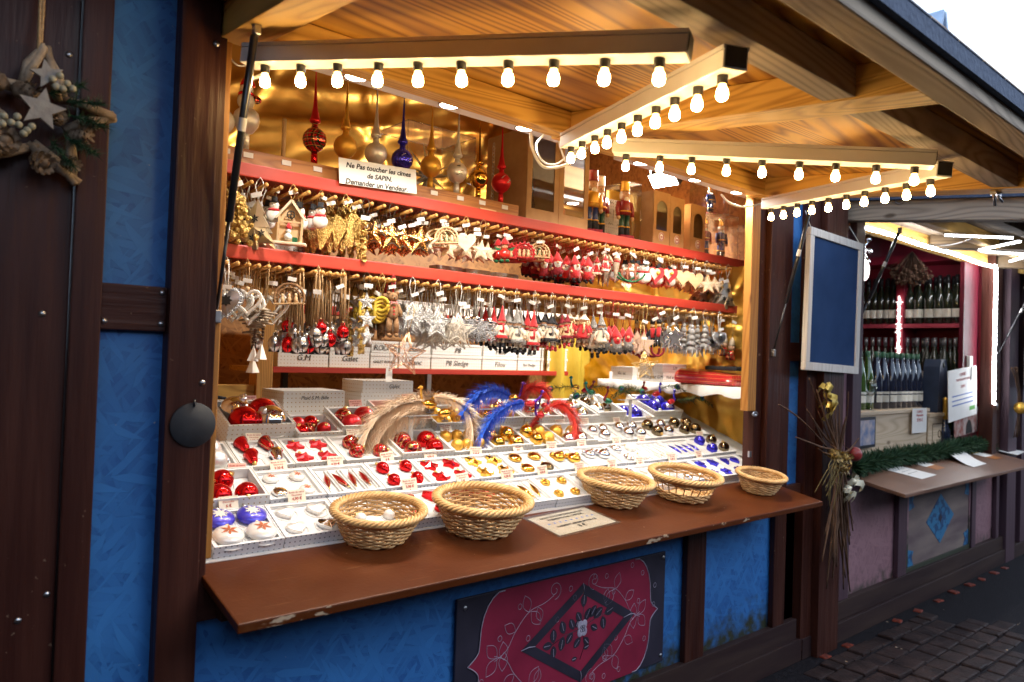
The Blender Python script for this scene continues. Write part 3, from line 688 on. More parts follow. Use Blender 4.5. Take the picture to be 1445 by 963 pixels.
# downlight panels over the trays
m_down = mat('lit_downlight', (1, .95, .85), rough=.3, emit=(1, .88, .70), es=24.)
def down_panel(label, x0, x1, spots):
    t = thing('downlight_panel', label, 'light', (0, 0, 0))
    c = MB(); c.box((x0, -.028, 2.462), (x1, .090, 2.508), None, .004); part(c, 'casing', m_white, t)
    for x in spots:
        rr_ = MB(); rr_.ring((x, .032, 2.461), .037, .004, 22, 'z'); tr = part(rr_, 'trim_ring', m_steel, t)
        l = MB(); l.lathe([(0, 0), (.033, 0), (.033, .002), (0, .002)], 22, T(x, .032, 2.4585)); part(l, 'lens', m_down, tr)
        ld = bpy.data.lights.new('downlight', 'SPOT'); ld.energy = 29; ld.color = (1, .94, .83); ld.spot_size = math.radians(146); ld.spot_blend = .75; ld.shadow_soft_size = .033
        lo = bpy.data.objects.new('downlight', ld); COL.objects.link(lo); lo.location = (x, .032, 2.452); lo.parent = t
down_panel('white downlight panel over the tree toppers at the opening', .92, 2.02, (1.09, 1.45, 1.80))
down_panel('white downlight panel over the nutcrackers at the opening', 2.36, 3.40, (2.48, 2.88, 3.23))
# floodlight
fp = at_y(936, 254, .84)
ft = thing('floodlight', 'glaring white floodlight under the ceiling above the boxed nutcrackers', 'floodlight', fp)
fm = (Vector((2.1, .75, 1.25)) - fp).to_track_quat('-Y', 'Z').to_matrix().to_4x4()
part(MB().box((-.10, 0, -.055), (.10, .05, .055), fm, .008), 'housing', m_blackrub, ft)
part(MB().box((-.09, -.004, -.047), (.09, -.001, .047), fm), 'lens', mat('lit_flood_lens', (1, 1, 1), emit=(1, .97, .9), es=30.), ft)
part(MB().tube([(-.105, .02, 0), (-.115, .02, .12), (.115, .02, .12), (.105, .02, 0)], .006), 'bracket', m_steel, ft)
fd = bpy.data.lights.new('flood', 'AREA'); fd.energy = 66; fd.size = .15; fd.color = (1, .95, .86)
fo = bpy.data.objects.new('flood', fd); COL.objects.link(fo); fo.parent = ft; fo.matrix_local = fm @ T(0, -.012, 0) @ RXm(-PI / 2)
# white cables
def cable(label, pts, r=.006, m=m_white):
    # smooth the polyline
    P = [Vector(p) for p in pts]; out = []
    for i in range(len(P) - 1):
        p0, p1, p2, p3 = P[max(i - 1, 0)], P[i], P[i + 1], P[min(i + 2, len(P) - 1)]
        for k in range(8):
            u = k / 8; out.append(.5 * ((2 * p1) + (p2 - p0) * u + (2 * p0 - 5 * p1 + 4 * p2 - p3) * u * u + (3 * p1 - p0 - 3 * p2 + p3) * u ** 3))
    out.append(P[-1]); o = MB().tube(out, r, 7).obj('power_cable', m); return tag(o, label, 'cable', 'white power cables of the lamps')
def aty(l, y): return [at_y(px, py, y) for px, py in l]
cable('thick white power cable sagging from the end of a downlight panel', aty([(749, 188), (752, 212), (768, 236), (800, 232), (815, 212)], -.02))
cable('thin white cable looped beside the thick one at the cardboard box', aty([(768, 190), (757, 205), (766, 228), (785, 232), (805, 215), (813, 198), (805, 185)], .01), .004)
cable('short white cable hanging under the inner corner of the light bars', aty([(786, 192), (793, 215), (800, 230), (812, 225), (832, 205)], .03), .004)
cable('white cable drooping to the last light bar by the chalkboard', aty([(1018, 275), (1030, 287), (1050, 292), (1072, 288), (1086, 283)], -.02), .005)
cable('grey cable drooping from the left jamb behind the black strut', aty([(312, 58), (322, 78), (335, 92), (350, 92)], .02), .003, m_steel)
cable('short white cable curling out of the longest light bar', aty([(352, 112), (365, 108), (376, 100), (382, 90)], -.04), .0055)
# ------------------------------------------------------------------ peg shelves
def ordw(n):
    if n <= 20: return ORD[n - 1]
    return {2: 'twenty', 3: 'thirty', 4: 'forty', 5: 'fifty', 6: 'sixty'}[n // 10] + '-' + ORD[n % 10 - 1] if n % 10 else {30: 'thirtieth', 40: 'fortieth', 50: 'fiftieth', 60: 'sixtieth'}[n]
SY = .40
PEG1 = [332, 353, 374, 396, 416, 435, 453, 472, 491, 507, 524, 542, 559, 580, 600, 616, 631, 645, 660, 674, 689, 702, 716, 730, 743, 755, 767, 780, 792, 804, 815, 837, 848, 858, 868, 876, 887, 896, 907, 916, 925, 933, 943, 952, 969, 985, 1002, 1017, 1033, 1047]
P1 = [332, 374, 416, 453, 491, 524, 559, 600, 631, 660, 689, 716, 743, 767, 792, 815, 837, 858, 876, 896, 916, 933, 952, 969, 985, 1002, 1017, 1033]
P2 = [318, 350, 378, 407, 444, 465, 485, 522, 540, 556, 589, 617, 648, 676, 694, 712, 732, 759, 783, 806, 830, 851, 873, 893, 913, 935, 957, 980, 999, 1020, 1040]
PZ = (2.148, 1.872)
def shelf(label, zt, pegs, row):
    t = thing('display_shelf', label, 'shelf', (0, 0, 0))
    part(MB().box((.70, SY + .012, zt - .040), (3.925, .70, zt - .002), None, .002), 'shelf_board', m_red, t)
    part(MB().box((.70, SY - .008, zt - .046), (3.925, SY + .0115, zt), None, .004), 'edge_strip', m_red, t)
    part(MB().box((.70, .655, zt - .115), (3.925, .685, zt - .046), None, .002), 'peg_rail', m_beamx, t)
    proto = None
    for px in sorted(pegs + [(a + b) / 2 for a, b in zip(pegs, pegs[1:])]):
        p = at_y(px, 300 if row == 0 else 400, .38)
        if proto is None:
            b = MB(); b.cyl((0, 0, 0), (0, .275, -.012), .0068, None, 10); b.ball((0, -.001, 0), .0082, 10, 6); proto = b.obj('peg', m_peg); o = proto
        else: o = proto.copy(); COL.objects.link(o)
        o.parent = t; o.location = (p.x, .38, PZ[row])
    return t
shelf('long red shelf with pegs, carrying the tree toppers and nutcrackers', 2.214, P1, 0)
shelf('long red shelf with pegs in the middle, between the two rows of ornaments', 1.937, P2, 1)
# ------------------------------------------------------------------ hanging ornaments (origin = where the cord hangs on its peg)
def cord(t, L, m=None, r=.0013, w=.012, tagz=None, name='cord'):
    b = MB(); b.tube([(-w * .7, 0, -L * .0), (-w, 0, -L * .25), (-.001, 0, -L)], r, 4); b.tube([(w * .7, 0, -L * .0), (w, 0, -L * .25), (.001, 0, -L)], r, 4)
    b.tube([(-w * .7, 0, 0), (0, 0, .012), (w * .7, 0, 0)], r, 4)
    part(b, name, m or m_cordG, t)
    if tagz is not None:
        k = MB(); k.box((-.015, -.0015, -.007), (.015, .0, .007), T(rnd.uniform(-.012, .012), -.006, -tagz - rnd.uniform(-.01, .012)) @ RYm(rnd.uniform(-.5, .5)), .003)
        part(k, 'price_tag', m_tag, t)
def new(name): return thing(name, '', 'ornament')
def k_outline(name, polyf, R, th, m, L, cm, dome=0., extra=None, r=.0013, tg=None):
    def f():
        t = new(name); cord(t, L, cm, r, tagz=tg if tg is not None else L * .55)
        zc = -L - max(p[1] for p in polyf(R))
        b = MB(); b.prism(polyf(R), -th / 2, th / 2, T(0, 0, zc), dome); part(b, 'body', m, t)
        if extra: extra(t, zc, R)
        return t
    return Proto(f)
def star_f(R): return star(5, R, R * .42)
def latt(mw, w=.0016):         # raised lattice on a star
    def f(t, zc, R):
        b = MB()
        for k in range(5):
            a = PI / 2 + k * 2 * PI / 5; b.tube([(0, -.006, zc), (R * .9 * math.cos(a), -.004, zc + R * .9 * math.sin(a))], w, 4)
            a2 = a + PI / 5
            for q in (.35, .55, .75):
                b.tube([(R * q * math.cos(a), -.0055, zc + R * q * math.sin(a)), (R * q * .5 * math.cos(a2), -.0055, zc + R * q * .5 * math.sin(a2))], w, 4)
                b.tube([(R * q * math.cos(a), -.0055, zc + R * q * math.sin(a)), (R * q * .5 * math.cos(a2 - 2 * PI / 5), -.0055, zc + R * q * .5 * math.sin(a2 - 2 * PI / 5))], w, 4)
        part(b, 'lattice', mw, t)
    return f
def rim(mw, polyf, w=.003):
    def f(t, zc, R):
        P = [(x, -.003, z + zc) for x, z in polyf(R)]; b = MB(); b.tube(P + [P[0]], w, 5, True); part(b, 'rim', mw, t)
    return f
def k_wirestar(name, R, m, L, cm, n=26, seed=1, tip=0., extra=None):
    def f():
        t = new(name); cord(t, L, cm, tagz=L * .5); r_ = random.Random(seed); zc = -L - R; P = star_f(R); b = MB()
        for y in (-R * .12, R * .12): 
            Q = [(x, y, z + zc) for x, z in P]; b.tube(Q + [Q[0]], .0022, 5)
        for x, z in P: b.tube([(x, -R * .12, z + zc), (x, R * .12, z + zc)], .002, 4)
        part(b, 'frame', m, t)
        w = MB()
        for _ in range(n):
            k = r_.randrange(10); k2 = (k + r_.choice((2, 3, 4, 5, 6, 7))) % 10; u, v = r_.random(), r_.random()
            pa = Vector((P[k][0], 0, P[k][1])).lerp(Vector((P[(k + 1) % 10][0], 0, P[(k + 1) % 10][1])), u) * .97
            pb = Vector((P[k2][0], 0, P[k2][1])).lerp(Vector((P[(k2 + 1) % 10][0], 0, P[(k2 + 1) % 10][1])), v) * .97
            mid = (pa + pb) * .35
            w.tube([(pa.x, -R * .12, pa.z + zc), (mid.x + r_.uniform(-.2, .2) * R, r_.uniform(-.12, .12) * R, mid.z + zc + r_.uniform(-.2, .2) * R), (pb.x, R * .12, pb.z + zc)], .0008, 4)
        part(w, 'wire_mesh', m, t)
        if extra: extra(t, zc, R)
        return t
    return Proto(f)
def k_bell(m, r=.017, L=.17):
    def f():
        t = new('jingle_bell'); cord(t, L, m_jute, .0026, .007, tagz=.055)
        b = MB(); M = T(0, 0, -L - r * 1.05); b.ball((0, 0, 0), r, 16, 10, (1, 1, 1.08), M); b.ring((0, 0, r * 1.15), r * .3, r * .09, 10, 'y', M); b.ring((0, 0, 0), r * 1.01, r * .05, 20, 'z', M); part(b, 'body', m, t)
        s_ = MB(); s_.box((-r * .07, -r * 1.04, -r * .95), (r * .07, -r * .2, -r * .15), M); s_.ball((0, -r * .99, -r * .12), r * .13, 8, 6, (1, .3, 1), M); s_.box((-r * .8, -r * .10, -r * 1.09), (r * .8, r * .10, -r * .6), M)
        part(s_, 'slot', m_ink, t); kn = MB(); kn.ball((0, 0, -L + .012), .0045, 8, 5); part(kn, 'knot', m_jute, t); return t
    return Proto(f)
def face(b, c, r, mi_eye=1, beard=False):
    c = Vector(c); m0 = b.m; b.m = mi_eye
    for s_ in (-1, 1): b.ball(c + Vector((s_ * r * .36, -r * .90, r * .12)), r * .10, 6, 4)
    b.m = m0; b.ball(c + Vector((0, -r * 1.02, -r * .08)), r * .15, 6, 5)
def k_doll(name, hat, dress, boots, hem=None, scarf=None, L=.07, H=.17, hath=.05, motif=None, legs=True, arms=None, hair=None):
    def f():
        t = new(name); cord(t, L, m_cordW, .0014, .006, tagz=L * .45); s_ = H / .17
        z0 = -L; hh = hath * s_; rh = .0155 * s_; zc = z0 - hh - rh * .35
        h = MB(); h.lathe([(rh * 1.08, zc + rh * .1), (rh * 1.12, zc + rh * .32), (rh * .95, zc + rh * .5), (rh * .45, zc + rh * .3 + hh * .55), (.0015, z0)], 14); h.ring((0, 0, zc + rh * .22), rh * 1.05, rh * .2, 14, 'z'); part(h, 'hat', hat, t)
        b = MB(); b.ball((0, 0, zc), rh, 14, 9); face(b, (0, 0, zc), rh)
        for q in (-1, 1): b.ball((q * rh * .98, 0, zc - rh * .05), rh * .2, 6, 5)
        part(b, 'head', [m_skin, m_ink], t)
        if hair:
            hb2 = MB()
            for q in (-1, 1): hb2.tube([(q * rh * .9, -.002, zc + rh * .1), (q * rh * 1.25, -.004, zc - rh * .9), (q * rh * 1.1, -.004, zc - rh * 1.9)], [rh * .22, rh * .3, rh * .12], 6)
            part(hb2, 'hair', hair, t)
        zb = zc - rh * .8; hd = .055 * s_
        d = MB(); d.lathe([(.006 * s_, zb + .004), (.0135 * s_, zb - .006 * s_), (.017 * s_, zb - hd * .45), (.027 * s_, zb - hd * .86), (.029 * s_, zb - hd), (.020 * s_, zb - hd - .003), (0, zb - hd)], 16)
        for q in (-1, 1): d.tube([(q * .012 * s_, 0, zb - .006 * s_), (q * .026 * s_, -.006 * s_, zb - .024 * s_), (q * .027 * s_, -.013 * s_, zb - .037 * s_)], [.0065 * s_, .006 * s_, .0052 * s_], 8)
        part(d, 'dress', dress, t)
        for q in (-1, 1): part(MB().ball((q * .027 * s_, -.0145 * s_, zb - .041 * s_), .0052 * s_, 8, 6), 'hand', m_skin, t)
        if hem:
            e = MB(); e.lathe([(.0258 * s_, zb - hd * .80), (.0298 * s_, zb - hd), (.0285 * s_, zb - hd - .002)], 16); part(e, 'hem', hem, t)
        if scarf:
            e = MB(); e.ring((0, 0, zb + .001), .0115 * s_, .0048 * s_, 14, 'z'); e.tube([(.006 * s_, -.012 * s_, zb), (.009 * s_, -.020 * s_, zb - .018 * s_), (.008 * s_, -.023 * s_, zb - .034 * s_)], .0042 * s_, 6); part(e, 'scarf', scarf, t)
        if motif:
            e = MB(); e.prism(heart(.0085 * s_), -.0015, .0015, T(0, -.0215 * s_, zb - hd * .52) @ RXm(.18)); part(e, 'motif', motif, t)
        if legs:
            lg = MB()
            for q in (-1, 1): lg.tube([(q * .009 * s_, 0, zb - hd + .004), (q * .0095 * s_, -.001, zb - hd - .030 * s_)], .0042 * s_, 7)
            part(lg, 'stockings', m_feltW, t)
            for q in (-1, 1):
                bo = MB(); bo.ball((q * .0105 * s_, -.006 * s_, zb - hd - .033 * s_), .0085 * s_, 10, 7, (.75, 1.35, .75)); bo.tube([(q * .0095 * s_, -.001, zb - hd - .02 * s_), (q * .0098 * s_, 0, zb - hd - .033 * s_)], .0062 * s_, 8); part(bo, 'boot', boots, t)
        return t
    return Proto(f)
def k_gnome(body, beard, hat=None, L=.07, s_=1.):
    def f():
        t = new('gnome_ornament'); cord(t, L, m_cordR, tagz=L * .5); z = -L
        h = MB(); h.lathe([(.021 * s_, z - .048 * s_), (.024 * s_, z - .044 * s_), (.018 * s_, z - .03 * s_), (.009 * s_, z - .014 * s_), (.001, z)], 14); part(h, 'hat', hat or body, t)
        b = MB(); b.lathe([(0, z - .105 * s_), (.021 * s_, z - .104 * s_), (.025 * s_, z - .085 * s_), (.022 * s_, z - .055 * s_), (.015 * s_, z - .044 * s_), (0, z - .04 * s_)], 14); part(b, 'body', body, t)
        d = MB(); d.lathe([(0, z - .098 * s_), (.005 * s_, z - .092 * s_), (.015 * s_, z - .065 * s_), (.017 * s_, z - .048 * s_), (0, z - .042 * s_)], 12, T(0, -.014 * s_, 0), True, 1, .75); part(d, 'beard', beard, t)
        part(MB().ball((0, -.027 * s_, z - .050 * s_), .0062 * s_, 8, 6), 'nose', m_skin, t)
        for q in (-1, 1): part(MB().ball((q * .024 * s_, -.012 * s_, z - .075 * s_), .006 * s_, 8, 6), 'hand', m_skin, t)
        for q in (-1, 1): part(MB().ball((q * .011 * s_, -.008 * s_, z - .108 * s_), .009 * s_, 8, 6, (.9, 1.4, .8)), 'boot', m_feltK, t)
        return t
    return Proto(f)
def k_apple():
    def f():
        t = new('apple_gnome'); cord(t, .05, m_cordR, tagz=.03); z = -.05
        part(MB().lathe([(.019, z - .034), (.021, z - .03), (.013, z - .014), (.002, z)], 14), 'hat', m_feltR, t)
        b = MB(); b.ball((0, 0, z - .040), .0145, 12, 8); face(b, (0, 0, z - .040), .0145); part(b, 'head', [m_skin, m_ink], t)
        part(MB().ball((0, 0, z - .075), .026, 16, 10, (1, 1, .95)), 'apple_body', mat('red_lacquer', (.60, .02, .015), (.66, .03, .02), rough=.2, coat=.6), t)
        for q in (-1, 1):
            part(MB().prism([(0, 0), (q * .02, .008), (q * .036, .012), (q * .022, -.005)][::q], -.003, .003, T(q * .012, -.008, z - .056)), 'leaf', m_feltG, t)
            part(MB().ball((q * .013, -.012, z - .106), .0105, 10, 7, (1, 1.4, .7)), 'shoe', m_feltG, t)
        return t
    return Proto(f)
def k_arch(m, col_tree, R=.048, L=.05, frilly=False):
    def f():
        t = new('nativity_arch'); cord(t, L, m_cordR if frilly else m_cordB, tagz=L * .6); zc = -L - R
        b = MB(); b.ring((0, 0, zc), R, .0045, 24, 'y', None, -.35, PI + .35); b.ring((0, 0, zc), R * .74, .003, 24, 'y', None, -.2, PI + .2)
        for k in range(9):
            a = PI * k / 8; b.tube([(R * .74 * math.cos(a), 0, zc + R * .74 * math.sin(a)), (R * math.cos(a), 0, zc + R * math.sin(a))], .0025, 4)
            if frilly: b.ball((R * 1.1 * math.cos(a), 0, zc + R * 1.1 * math.sin(a)), .006, 6, 5)
        part(b, 'arch', m, t)
        part(MB().box((-R * 1.05, -.014, zc - R * .46), (R * 1.05, .014, zc - R * .36), None, .002), 'base', m_lime if not frilly else m, t)
        w = MB()
        for k in (-1, 0, 1): w.lathe([(0, 0), (.007, 0), (.006, .018), (.0035, .021), (.0055, .026), (.004, .032), (0, .034)], 8, T(k * R * .45, -.004, zc - R * .36))
        part(w, 'figurines', m_lime, t)
        if col_tree: part(MB().prism(sc(fir(), R * .42, 0, zc + R * .12), .002, .008), 'tree', col_tree, t)
        return t
    return Proto(f)
def k_house():
    def f():
        t = new('house_ornament'); cord(t, .045, m_cordG, tagz=.02); z = -.045
        b = MB()
        for q in (-1, 1): b.box((0, -.012, -.004), (.082, .012, .004), T(0, 0, z) @ Matrix.Scale(q, 4, (1, 0, 0)) @ RYm(.92))
        part(b, 'roof', m_cream, t)
        w = MB(); w.box((-.042, .006, z - .145), (.042, .010, z - .05)); w.prism([(-.042, z - .05), (.042, z - .05), (0, z - .012)], .006, .010)
        for x in (-.042, .036): w.box((x, -.01, z - .145), (x + .006, .006, z - .055))
        w.box((-.04, -.008, z - .078), (.04, -.004, z - .072)); part(w, 'wall', m_lime, t)
        k = MB(); k.ring((0, -.006, z - .05), .013, .002, 14); k.tube([(-.013, -.006, z - .05), (.013, -.006, z - .05)], .0016, 4); k.tube([(0, -.006, z - .063), (0, -.006, z - .037)], .0016, 4); part(k, 'window', m_ink, t)
        part(MB().box((-.058, -.026, z - .155), (.058, .02, z - .145), None, .003), 'base', m_cream, t)
        g_ = MB(); g_.ball((-.004, -.012, z - .128), .014, 10, 7); g_.ball((-.004, -.012, z - .108), .010, 10, 7); part(g_, 'snowman', m_bwhite, t)
        part(MB().box((.012, -.02, z - .145), (.028, -.006, z - .128)), 'gift', m_feltG, t)
        part(MB().lathe([(.012, z - .10), (.008, z - .09), (.001, z - .078)], 10, T(-.004, -.012, 0)), 'hat', m_feltR, t); return t
    return Proto(f)
def deer_poly(R):
    p = [(-.5, .1), (-.42, .22), (.12, .22), (.26, .50), (.2, .62), (.28, .72), (.44, .66), (.62, .52), (.58, .45), (.44, .47), (.42, .18), (.34, 0), (.40, -.5), (.33, -.72), (.26, -.72), (.26, -.45), (.16, -.02), (-.22, -.02), (-.30, -.2), (-.28, -.72), (-.36, -.72), (-.44, -.2)]
    return [(x * R, z * R) for x, z in p][::-1]
def antlers(m):
    def f(t, zc, R):
        b = MB()
        for q in (-1, 1):
            b.tube([(.24 * R, q * .02 * R, zc + .70 * R), (.10 * R, q * .12 * R, zc + .92 * R), (.18 * R, q * .2 * R, zc + 1.08 * R)], .0028, 5); b.tube([(.12 * R, q * .1 * R, zc + .88 * R), (-.05 * R, q * .16 * R, zc + 1.0 * R)], .0022, 5)
        part(b, 'antlers', m, t)
    return f
def k_cone():
    def f():
        t = new('wooden_santa_cone'); cord(t, .04, m_cordG, tagz=.022); z = -.04
        part(MB().lathe([(.019, z - .03), (.020, z - .026), (.012, z - .010), (.001, z)], 12), 'hat', m_cream, t)
        b = MB(); b.ball((0, 0, z - .036), .015, 12, 8); face(b, (0, 0, z - .036), .015); part(b, 'head', [m_skin, m_ink], t)
        part(MB().lathe([(.0195, z - .048), (.0185, z - .040), (.012, z - .036)], 12), 'collar', m_feltR, t)
        part(MB().lathe([(0, z - .165), (.003, z - .16), (.018, z - .05), (.012, z - .046)], 12, RYm(.03)), 'beard_cone', m_drift, t); return t
    return Proto(f)
def k_rock():
    def f():
        t = new('rocking_horse'); cord(t, .06, m_cordG, tagz=.02); z = -.06
        part(MB().prism([(x, zz) for x, zz in sc(deer_poly(.07), 1, 0, z - .065)], -.005, .005), 'body', mat('horse_brown', (.20, .06, .03), (.26, .08, .04), rough=.6), t)
        part(MB().ring((0, -.002, z - .035), .085, .0055, 20, 'y', None, PI + .45, 2 * PI - .45), 'rocker', m_feltG, t)
        part(MB().box((-.018, -.008, z - .06), (.012, .008, z - .045), None, .003), 'saddle', m_cream, t); part(MB().prism(heart(.018), -.004, .004, T(-.02, -.006, z - .145)), 'heart', m_cream, t); return t
    return Proto(f)
def k_snowman():
    def f():
        t = new('snowman_ornament'); cord(t, .05, m_cordG, tagz=.02); z = -.05
        b = MB(); b.ball((0, 0, z - .03), .022, 14, 9, (1, .5, 1)); face(b, (0, .008, z - .03), .022); b.ball((0, 0, z - .076), .034, 16, 10, (1, .5, .9)); part(b, 'body', [m_bwhite, m_ink], t)
        part(MB().lathe([(.02, z - .016), (.02, z - .012), (.013, z - .012), (.013, z + .008), (0, z + .008)], 12), 'hat', m_feltK, t)
        part(MB().ring((0, 0, z - .050), .020, .006, 14, 'z', None, 0, 2 * PI, 1, .6), 'scarf', m_feltR, t); return t
    return Proto(f)
def k_santaheart():
    def f():
        t = new('santa_heart'); cord(t, .05, m_cordG, tagz=.025); z = -.05
        part(MB().prism(sc(heart(.045), 1, 0, z - .045), -.004, .004), 'body', m_feltR, t); part(MB().prism(sc(heart(.03), 1, -.012, z - .04), -.009, -.0045), 'beard', m_cream, t); part(MB().ball((.004, -.012, z - .038), .009, 8, 6), 'nose', m_bgoldm, t); return t
    return Proto(f)
def k_bear():
    def f():
        t = new('teddy_bear'); cord(t, .055, m_feltR, .0032, .006, tagz=.045); z = -.055
        b = MB(); b.ball((0, 0, z - .020), .0195, 14, 9); b.ball((0, -.016, z - .026), .0085, 10, 7)
        for q in (-1, 1): b.ball((q * .017, 0, z - .004), .0078, 8, 6, (1, .6, 1))
        b.lathe([(0, z - .105), (.020, z - .104), (.024, z - .09), (.021, z - .06), (.012, z - .040), (0, z - .036)], 14, None, True, 1, .75)
        for q in (-1, 1):
            b.tube([(q * .017, 0, z - .048), (q * .029, -.004, z - .075), (q * .031, -.010, z - .094)], [.0085, .0085, .007], 8); b.tube([(q * .012, 0, z - .10), (q * .0145, -.004, z - .13), (q * .015, -.002, z - .165)], [.0115, .0115, .010], 9); b.ball((q * .015, -.008, z - .166), .0105, 8, 6, (.9, 1.3, .8))
        b.m = 1; b.ball((0, -.0245, z - .023), .0032, 6, 5)
        for q in (-1, 1): b.ball((q * .007, -.0175, z - .015), .0022, 6, 5)
        part(b, 'body', [m_bear, m_ink], t)
        w = MB()
        for q in (-1, 1): w.prism([(0, 0), (q * .013, .007), (q * .013, -.007)][::-q], -.004, .002, T(0, -.017, z - .041))
        w.ball((0, -.019, z - .041), .004, 6, 5); part(w, 'bow', mat('red_check_ribbon', (.55, .05, .06), (.75, .5, .45), rough=.8, scale=200), t)
        e = MB(); 
        for k in range(3): e.prism(heart(.004), -.001, .001, T(0, -.0195 + .002 * (k == 0), z - .060 - k * .013))
        part(e, 'stitching', m_feltR, t); return t
    return Proto(f)
def k_silverheart(R=.048, L=.12):
    def f():
        t = new('tin_heart'); cord(t, L, m_cordW, .003, .008, tagz=L - .012); zc = -L - R * .55
        part(MB().prism(sc(heart(R, 36), 1, 0, zc), -.003, .003), 'rim', mat('tin_lace', (.36, .38, .42), (.62, .64, .68), rough=.4, metal=.9, scale=130, bump=1.), t)
        part(MB().prism(sc(heart(R * .76, 36), 1, 0, zc), -.008, .008, None, .008), 'body', m_tin, t)
        f_ = MB()
        for k in range(8):
            a = k * PI / 4; f_.prism([(0, 0), (R * .11, R * .16), (0, R * .36), (-R * .11, R * .16)], -.0175, -.0165, T(0, 0, zc) @ RYm(a))
        part(f_, 'flower_cutout', m_ink, t); return t
    return Proto(f)
def k_hearting():
    def f():
        t = new('heart_ring'); cord(t, .10, m_jute, .002, .006, tagz=.05); zc = -.10 - .035
        P = [(x, 0, z + zc) for x, z in heart(.048)]; part(MB().tube(P + [P[0]], .0055, 6, True, None, False, 1.6), 'heart_frame', m_bwhite, t)
        b = MB(); b.ball((0, 0, -.092), .008, 8, 6); part(b, 'bead', m_lime, t); return t
    return Proto(f)
def k_drift():
    def f():
        t = new('driftwood_garland'); r_ = random.Random(9); L = .19; cord(t, L, m_jute, .002, .005); b = MB(); z = -L
        for k in range(7):
            a = r_.uniform(0, PI); l = r_.uniform(.03, .055); b.tube([(-l * math.cos(a), -l * math.sin(a), z), (0, 0, z + .003), (l * math.cos(a), l * math.sin(a), z)], [.004, .007, .004], 6); z -= .011
        part(b, 'driftwood', m_drift, t)
        q = MB()
        for k in range(4): q.ball((0, 0, z - k * .013), .0065, 8, 6)
        part(q, 'beads', m_twig, t)
        part(MB().lathe([(.024, z - .125), (.0235, z - .123), (.001, z - .062)], 4, RZm(.4), False), 'tree_cone', m_bwhite, t); return t
    return Proto(f)
def k_string(name, m, n, r, L=.05, polyf=star_f):
    def f():
        t = new(name); cord(t, L, m_cordB, tagz=L * .8); z = -L
        for k in range(n):
            part(MB().prism(sc(polyf(r), 1, 0, z - r), -.005, .005, RZm(.5 * k), .006), 'star', m, t); z -= r * 1.75
        return t
    return Proto(f)
def k_rings():
    def f():
        t = new('gold_ring_ornament'); cord(t, .07, m_cordG, tagz=.03); b = MB()
        for k in range(4): b.ring((0, .004 * k, -.10 - .013 * k), .024, .006, 16, 'y', RZm(.3 * k))
        part(b, 'body', m_yellow, t); return t
    return Proto(f)
def k_flake(seed=2):
    def f():
        t = new('snowflake_ornament'); cord(t, .13, m_cordW, .0022, .006, tagz=.06); z = -.13
        part(MB().ball((0, 0, z - .014), .0145, 14, 9), 'ball', m_bsil, t)
        c = -.145 - .042; b = MB()
        for k in range(6):
            a = k * PI / 3; d = Vector((math.cos(a), 0, math.sin(a))); n_ = Vector((-d.z, 0, d.x)); o = Vector((0, 0, c)); b.tube([o, o + d * .043], .003, 5)
            for q in (.4, .62, .82):
                for s_ in (-1, 1): b.tube([o + d * .043 * q, o + d * .043 * (q + .18) + n_ * s_ * .014], .0024, 4)
        part(b, 'snowflake', mat('clear_plastic', (.75, .76, .80), (.85, .86, .9), rough=.08, trans=.55, coat=.5), t); return t
    return Proto(f)
def k_soldier():
    def f():
        t = new('soldier_figure'); cord(t, .06, m_cordR, tagz=.03); z = -.06
        part(MB().lathe([(.012, z - .02), (.011, z - .002), (.004, z)], 10), 'hat', m_feltK, t)
        b = MB(); b.ball((0, 0, z - .029), .0105, 10, 7); face(b, (0, 0, z - .029), .0105); part(b, 'head', [m_lime, m_ink], t)
        part(MB().lathe([(.009, z - .085), (.012, z - .07), (.0135, z - .045), (.007, z - .038)], 10), 'coat', m_feltR, t)
        l = MB()
        for q in (-1, 1): l.tube([(q * .006, 0, z - .083), (q * .007, 0, z - .13)], .0048, 7); l.tube([(q * .013, 0, z - .045), (q * .018, -.004, z - .078)], .004, 6)
        part(l, 'limbs', m_feltK, t); part(MB().ring((0, 0, z - .145), .03, .006, 18, 'y', None, PI * .9, PI * 2.1), 'berry_sledge', m_feltD, t); return t
    return Proto(f)
def k_acryltree():
    def f():
        t = new('acrylic_angel'); cord(t, .06, m_cordW, tagz=.03); z = -.06
        m_ = mat('clear_plastic', (.75, .76, .80), (.85, .86, .9), rough=.08, trans=.55, coat=.5)
        b = MB()
        for k in range(4): b.lathe([(.016 + .005 * k, z - .045 - k * .024), (.009, z - .022 - k * .024)], 10)
        b.lathe([(0, z - .026), (.012, z - .014), (0, z)], 10); part(b, 'body', m_, t)
        d = MB()
        for k in range(7): a = k * 2 * PI / 7; d.tube([(.028 * math.cos(a), .028 * math.sin(a), z - .115), (.03 * math.cos(a), .03 * math.sin(a), z - .145)], [.0035, .0015], 5)
        part(d, 'drops', m_, t); return t
    return Proto(f)
def k_santahead():
    def f():
        t = new('plaid_santa'); cord(t, .12, m_cordG, tagz=.05); z = -.12
        part(MB().lathe([(.02, z - .05), (.012, z - .02), (.002, z)], 12), 'hat', m_cream, t); b = MB(); b.ball((0, 0, z - .058), .019, 12, 8); face(b, (0, 0, z - .058), .019); part(b, 'head', [m_skin, m_ink], t)
        part(MB().lathe([(0, z - .13), (.03, z - .128), (.012, z - .07)], 12), 'body', m_plaid, t); return t
    return Proto(f)
